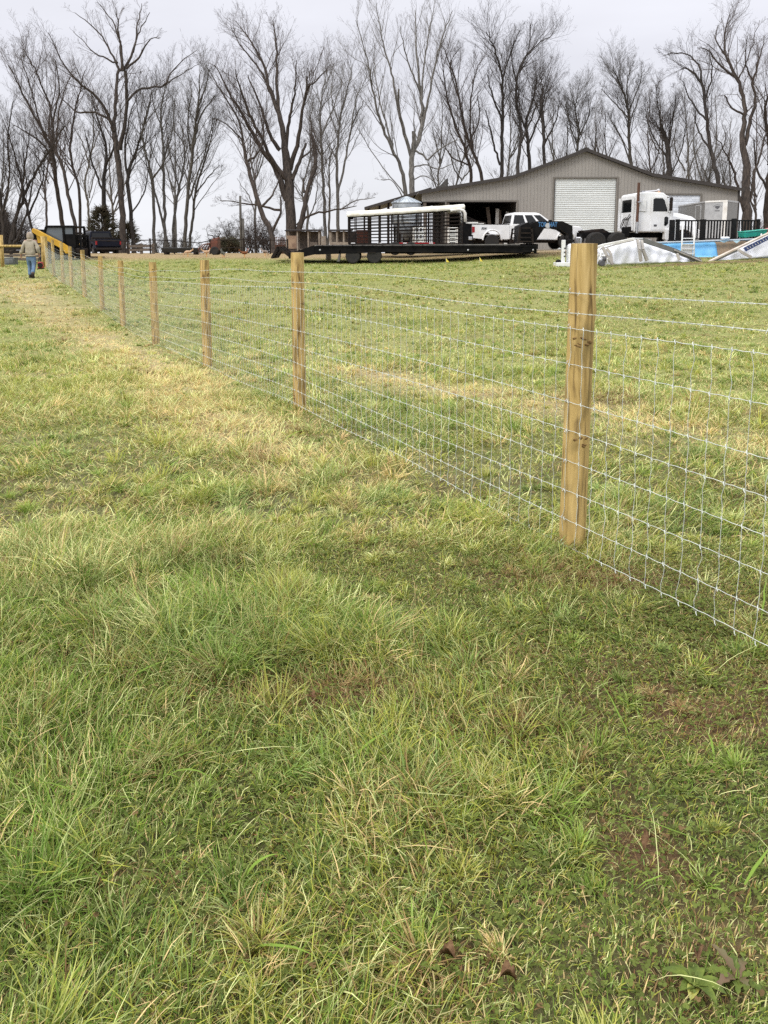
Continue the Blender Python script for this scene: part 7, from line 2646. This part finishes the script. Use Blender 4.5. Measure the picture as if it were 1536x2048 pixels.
def back_fence():
    """sagging cable rail on dark posts along the back of the yard"""
    Y0 = 50.0
    p = W(400, 500, Y0)
    z0 = G(p.x, Y0)
    r = empty('cable_fence', (p.x, Y0, z0), 0, 'dark cable fence on thin posts sagging along the back of the yard', 'fence')
    ps = [(165, 481), (255, 482), (300, 480), (348, 481), (398, 486), (420, 481), (487, 479), (540, 480), (575, 481)]
    pts = []
    for i, (px, py) in enumerate(ps):
        c = W(px, py, Y0)
        zb = G(c.x, Y0)
        pts.append((c.x - p.x, 0, c.z - z0))
        if px != 398:
            MB().tube([(c.x - p.x, 0, zb - z0 - .1), (c.x - p.x, 0, c.z - z0 + .1)], .05, 8).build('post', M['dark'], r)
    MB().tube(pts, .032, 6).build('cable', M['dark'], r)
    MB().tube([(a, b, c - .5) for a, b, c in pts], .02, 5).build('cable', M['dark'], r)
    # two grey poles
    for px, top, lab in ((482.5, 392, 'tall bare grey pole, the higher of the two before the thicket'), (487, 437, 'shorter dark pole touching the tall grey pole')):
        c = W(px, 500, 60)
        zb = G(c.x, 60)
        o = MB().tube([(0, 0, -.3), (0.02, 0, W(768, top, 60).z - zb)], [.11, .085], 10).build('wooden_pole', BARKS[1], None, smooth=True)
        o.location = (c.x, 60, zb)
        tag(o, lab, 'pole')
    # low weathered boards
    c = W(282, 505, 52)
    zb = G(c.x, 52)
    s = empty('log_rail', (c.x, 52, zb), 0, 'short run of weathered grey rails beside the black pickup', 'fence')
    hw = 26 * 52 / FPX
    for z_ in (.25, .5):
        MB().beam((-hw, 0, z_), (hw, .1, z_ + .03), .06, .16).build('board', M['board'], s)
    for a in (-hw, 0, hw * .9):
        MB().box(a - .08, a + .08, .05, .2, -.1, .68).build('post', M['board'], s)
    # long black trough
    c = W(363, 505, 48)
    zb = G(c.x, 48)
    hw = 37 * 48 / FPX
    h = W(768, 495.5, 48).z - zb
    t = empty('feed_trough', (c.x, 48, zb), math.radians(-4), 'long black feed bunk standing behind the two tan hens', 'trough')
    MB().hexa([(-hw, -.25, .12), (hw, -.25, .12), (hw, .25, .12), (-hw, .25, .12)], [(-hw, -.36, h), (hw, -.36, h), (hw, .36, h), (-hw, .36, h)]).build('tub', M['blacktub'], t, bevel=.03)
    for a in (-hw * .8, hw * .8):
        MB().box(a - .08, a + .08, -.3, .3, -.05, .14).build('leg', M['dark'], t)


M['blacktub'] = mat('black_plastic', (0.02, 0.022, 0.026), 0.35, spec=0.5)
back_fence()


def tiller():
    Y0 = 47.0
    c = W(424, 507, Y0)
    zb = G(c.x, Y0)
    r = empty('red_tiller', (c.x, Y0, zb), 0, 'rusty red farm implement with curved tines parked before the low brush', 'implement')
    MB().box(.0, .42, -.3, .3, .25, .85).hexa([(0.02, -.25, .85), (.4, -.25, .85), (.4, .25, .85), (.02, .25, .85)], [(.1, -.2, 1.0), (.5, -.2, 1.05), (.5, .2, 1.05), (.1, .2, 1.0)]).build('body', M['redbrown'], r, bevel=.03)
    m_ = MB()
    for k in range(5):
        a = -.75 + k * .16
        m_.tube([(.05, -.3 + k * .15, .7), (a * .6, -.3 + k * .15, .62), (a, -.3 + k * .15, .35), (a + .1, -.3 + k * .15, .05)], .03, 6)
    m_.build('tines', M['redbrown'], r)
    MB().tube([(.3, -.2, .9), (.1, -.2, 1.15), (-.15, -.2, 1.2)], .03, 6).tube([(.3, .2, .9), (.5, .2, 1.3), (.42, .2, 1.45)], .03, 6).build('levers', M['dark'], r)
    MB().box(.42, .46, -.3, .3, .3, .95).build('frame_plate', M['rust'], r)
    for sg in (-1, 1):
        wheel(r, (.25, sg * .42, .25), .25, .12, sg, rim='rimr')


M['rimr'] = mat('rusty_rim', (0.14, 0.06, 0.04), 0.8)
tiller()


def hutch(label, px0, px1, top, Y0, seed, door=True):
    c = W((px0 + px1) / 2, 500, Y0)
    zb = G(c.x, Y0)
    hw = (px1 - px0) / 2 * Y0 / FPX
    H = W(768, top, Y0).z - zb
    r = empty('hutch', (c.x, Y0, zb), math.radians(-2), label, 'hutch', 'weathered wooden hutches behind the trailer')
    n = 3
    for i in range(n + 1):
        a = -hw + 2 * hw * i / n
        for yy in (-.5, .5):
            MB().box(a - .05, a + .05, yy - .05, yy + .05, -.05, H - .03).build('post', M['boardl'], r)
    MB().hexa([(-hw - .12, -.65, H - .04), (hw + .12, -.65, H - .04), (hw + .12, .65, H + .05), (-hw - .12, .65, H + .05)], [(-hw - .12, -.65, H + .02), (hw + .12, -.65, H + .02), (hw + .12, .65, H + .11), (-hw - .12, .65, H + .11)]).build('roof', M['dark'], r)
    MB().box(-hw, hw, .46, .5, .3, H - .04).build('back_panel', M['board'], r)
    MB().box(-hw, hw, -.5, .5, .28, .34).build('floor', M['board'], r)
    if door:
        MB().box(-hw + .06, -hw + 2 * hw / n - .06, -.56, -.52, .35, H * .78).build('door_panel', M['plywood'], r)
        MB().box(hw - 2 * hw / n + .1, hw - .12, -.55, -.52, .35, H * .5).build('lower_panel', M['board'], r)
    else:
        MB().box(-hw + .05, hw - .05, -.56, -.52, .62, .8).build('rail', M['boardl'], r)


M['boardl'] = mat('pale_board', (0.30, 0.26, 0.21), 0.85, col2=(0.2, 0.16, 0.13), scale=5)
hutch('wooden hutch with a plywood door beside the big thick tree trunk', 576, 640, 461.5, 55, 1)
hutch('open fronted wooden hutch next to the livestock trailer gate', 662, 702, 461.5, 54, 2, False)
for i, (px, Y, wd, h, lab, mt) in enumerate([(561, 54, 18, .9, 'rusty wire cage left of the hutch with the plywood door', 'rust'), (648, 54, 8, .95, 'narrow upright board stack between the two hutches', 'boardl')]):
    c = W(px, 500, Y)
    hw = wd / 2 * Y / FPX
    zb = G(c.x, Y)
    m_ = MB()
    for k in range(7):
        a = -hw + 2 * hw * k / 6
        m_.box(a - .02, a + .02, -.3, -.26, 0, h + .25)
    for k in range(5):
        m_.box(-hw, hw, -.26, -.23, h * k / 4, h * k / 4 + .04)
    m_.box(-hw, hw, -.2, .3, 0, h * .7)
    o = m_.build('cage' if i == 0 else 'board_stack', M[mt], None)
    o.location = (c.x, Y, zb)
    tag(o, lab, 'cage' if i == 0 else 'boards')


# ------------------------------------------------------------------ hens
def hen(px, Y, kind, label, yaw, peck=False, tail=1.0):
    c = W(px, 512, Y)
    z0 = G(c.x, Y)
    r_ = [((0, 0, .22), (.075, .08)), ((.09, 0, .235), (.07, .075)), ((-.09, 0, .24), (.055, .06)), ((-.16, 0, .29), (.025, .04)), ((-.21, 0, .36 if tail > 1 else .33), (.012, .03))]
    if peck:
        nk = [((.15, 0, .22), (.035, .035)), ((.19, 0, .13), (.024, .024)), ((.215, 0, .07), (.026, .026))]
    else:
        nk = [((.15, 0, .30), (.035, .035)), ((.17, 0, .37), (.024, .024)), ((.185, 0, .42), (.026, .026))]
    J = r_ + nk
    o = skin('hen', J, [(0, 1), (0, 2), (2, 3), (3, 4), (1, 5), (5, 6), (6, 7)], M[kind], None, 1)
    o.location = (c.x, Y, z0)
    o.rotation_euler = (0, 0, yaw)
    o.scale = (1.12, 1.12, 1.12)
    tag(o, label, 'hen', 'hens on the dirt strip')
    hx, hz = J[-1][0][0], J[-1][0][2]
    MB().tube([(hx + .02, 0, hz), (hx + (.03 if peck else .06), 0, hz - (.045 if peck else .01))], [.01, .002], 6).build('beak', M['amber'], o)
    MB().prism([(hx - .02, hz + .02), (hx + .025, hz + .02), (hx + .015, hz + .05), (hx, hz + .035), (hx - .01, hz + .05)], -.005, .005).build('comb', M['comb'], o)
    for s_ in (-1, 1):
        MB().tube([(.0, s_ * .035, .16), (.01, s_ * .035, .08), (0, s_ * .035, .0), (.04, s_ * .035, .002)], .008, 5).build('leg', M['amber'], o)
        MB().ball((-.02, s_ * .075, .24), (.10, .02, .055), 10, 6).build('wing', M[kind], o, smooth=True)
    tf = MB()
    for k in range(5):
        a = (k - 2) * .2
        tf.hexa([(-.14, -.012 + a * .05, .27), (-.12, -.012 + a * .05, .24), (-.12, .012 + a * .05, .24), (-.14, .012 + a * .05, .27)],
                [(-.23 - .03 * tail, -.006 + a * .1, .36 + .04 * tail + .01 * k), (-.25 - .03 * tail, -.006 + a * .1, .31 + .03 * tail), (-.25 - .03 * tail, .006 + a * .1, .31 + .03 * tail), (-.23 - .03 * tail, .006 + a * .1, .36 + .04 * tail + .01 * k)])
    tf.build('tail', M[kind], o)


hen(376, 44.5, 'hen_tan', 'tan hen pecking at the dirt, first of the pair by the black feed bunk', math.radians(200), True)
hen(413, 44.6, 'hen_tan', 'tan hen standing by the red implement', math.radians(20), False)
hen(446, 43.2, 'hen_dark', 'dark green black rooster pecking with its tail up', math.radians(-60), True, 2.0)
hen(489, 43.4, 'hen_brown', 'rusty brown hen on the dirt strip', math.radians(25), False)
hen(530, 45.0, 'hen_grey', 'grey and white speckled hen nearest the trailer ramps', math.radians(-30), True)

# ------------------------------------------------------------------ marker flags
for px, py, lab in ((892, 513, 'small pale yellow marker flag under the flatbed, the one by the tandem wheels'), (959, 518.5, 'small bright yellow marker flag on the grass before the flatbed')):
    Y = 37.2 if px < 900 else 36.6
    c = W(px, py, Y)
    z0 = G(c.x, Y)
    r = empty('marker_flag', (c.x, Y, z0), 0, lab, 'flag', 'yellow marker flags')
    MB().tube([(0, 0, 0), (0, 0, .30)], .006, 5).build('stake', M['wire'], r)
    MB().add([(0, 0, .31), (.02, 0, .10), (.16, .02, .10), (.06, .01, .22), (0, .012, .31), (.02, .012, .10), (.16, .032, .10), (.06, .022, .22)],
             [(0, 1, 2, 3), (7, 6, 5, 4), (0, 3, 7, 4), (3, 2, 6, 7), (2, 1, 5, 6), (1, 0, 4, 5)]).build('cloth', M['flag'], r)
# pale stump under the trailer tail
c = W(657, 520, 41.5)
o = MB().lathe([(.16, -.1), (.15, .15), (.14, .33), (.001, .34)], 12).build('stump', M['boardl'], None)
o.location = (c.x, 41.5, G(c.x, 41.5))
tag(o, 'pale cut stump under the tail of the flatbed trailer', 'stump')
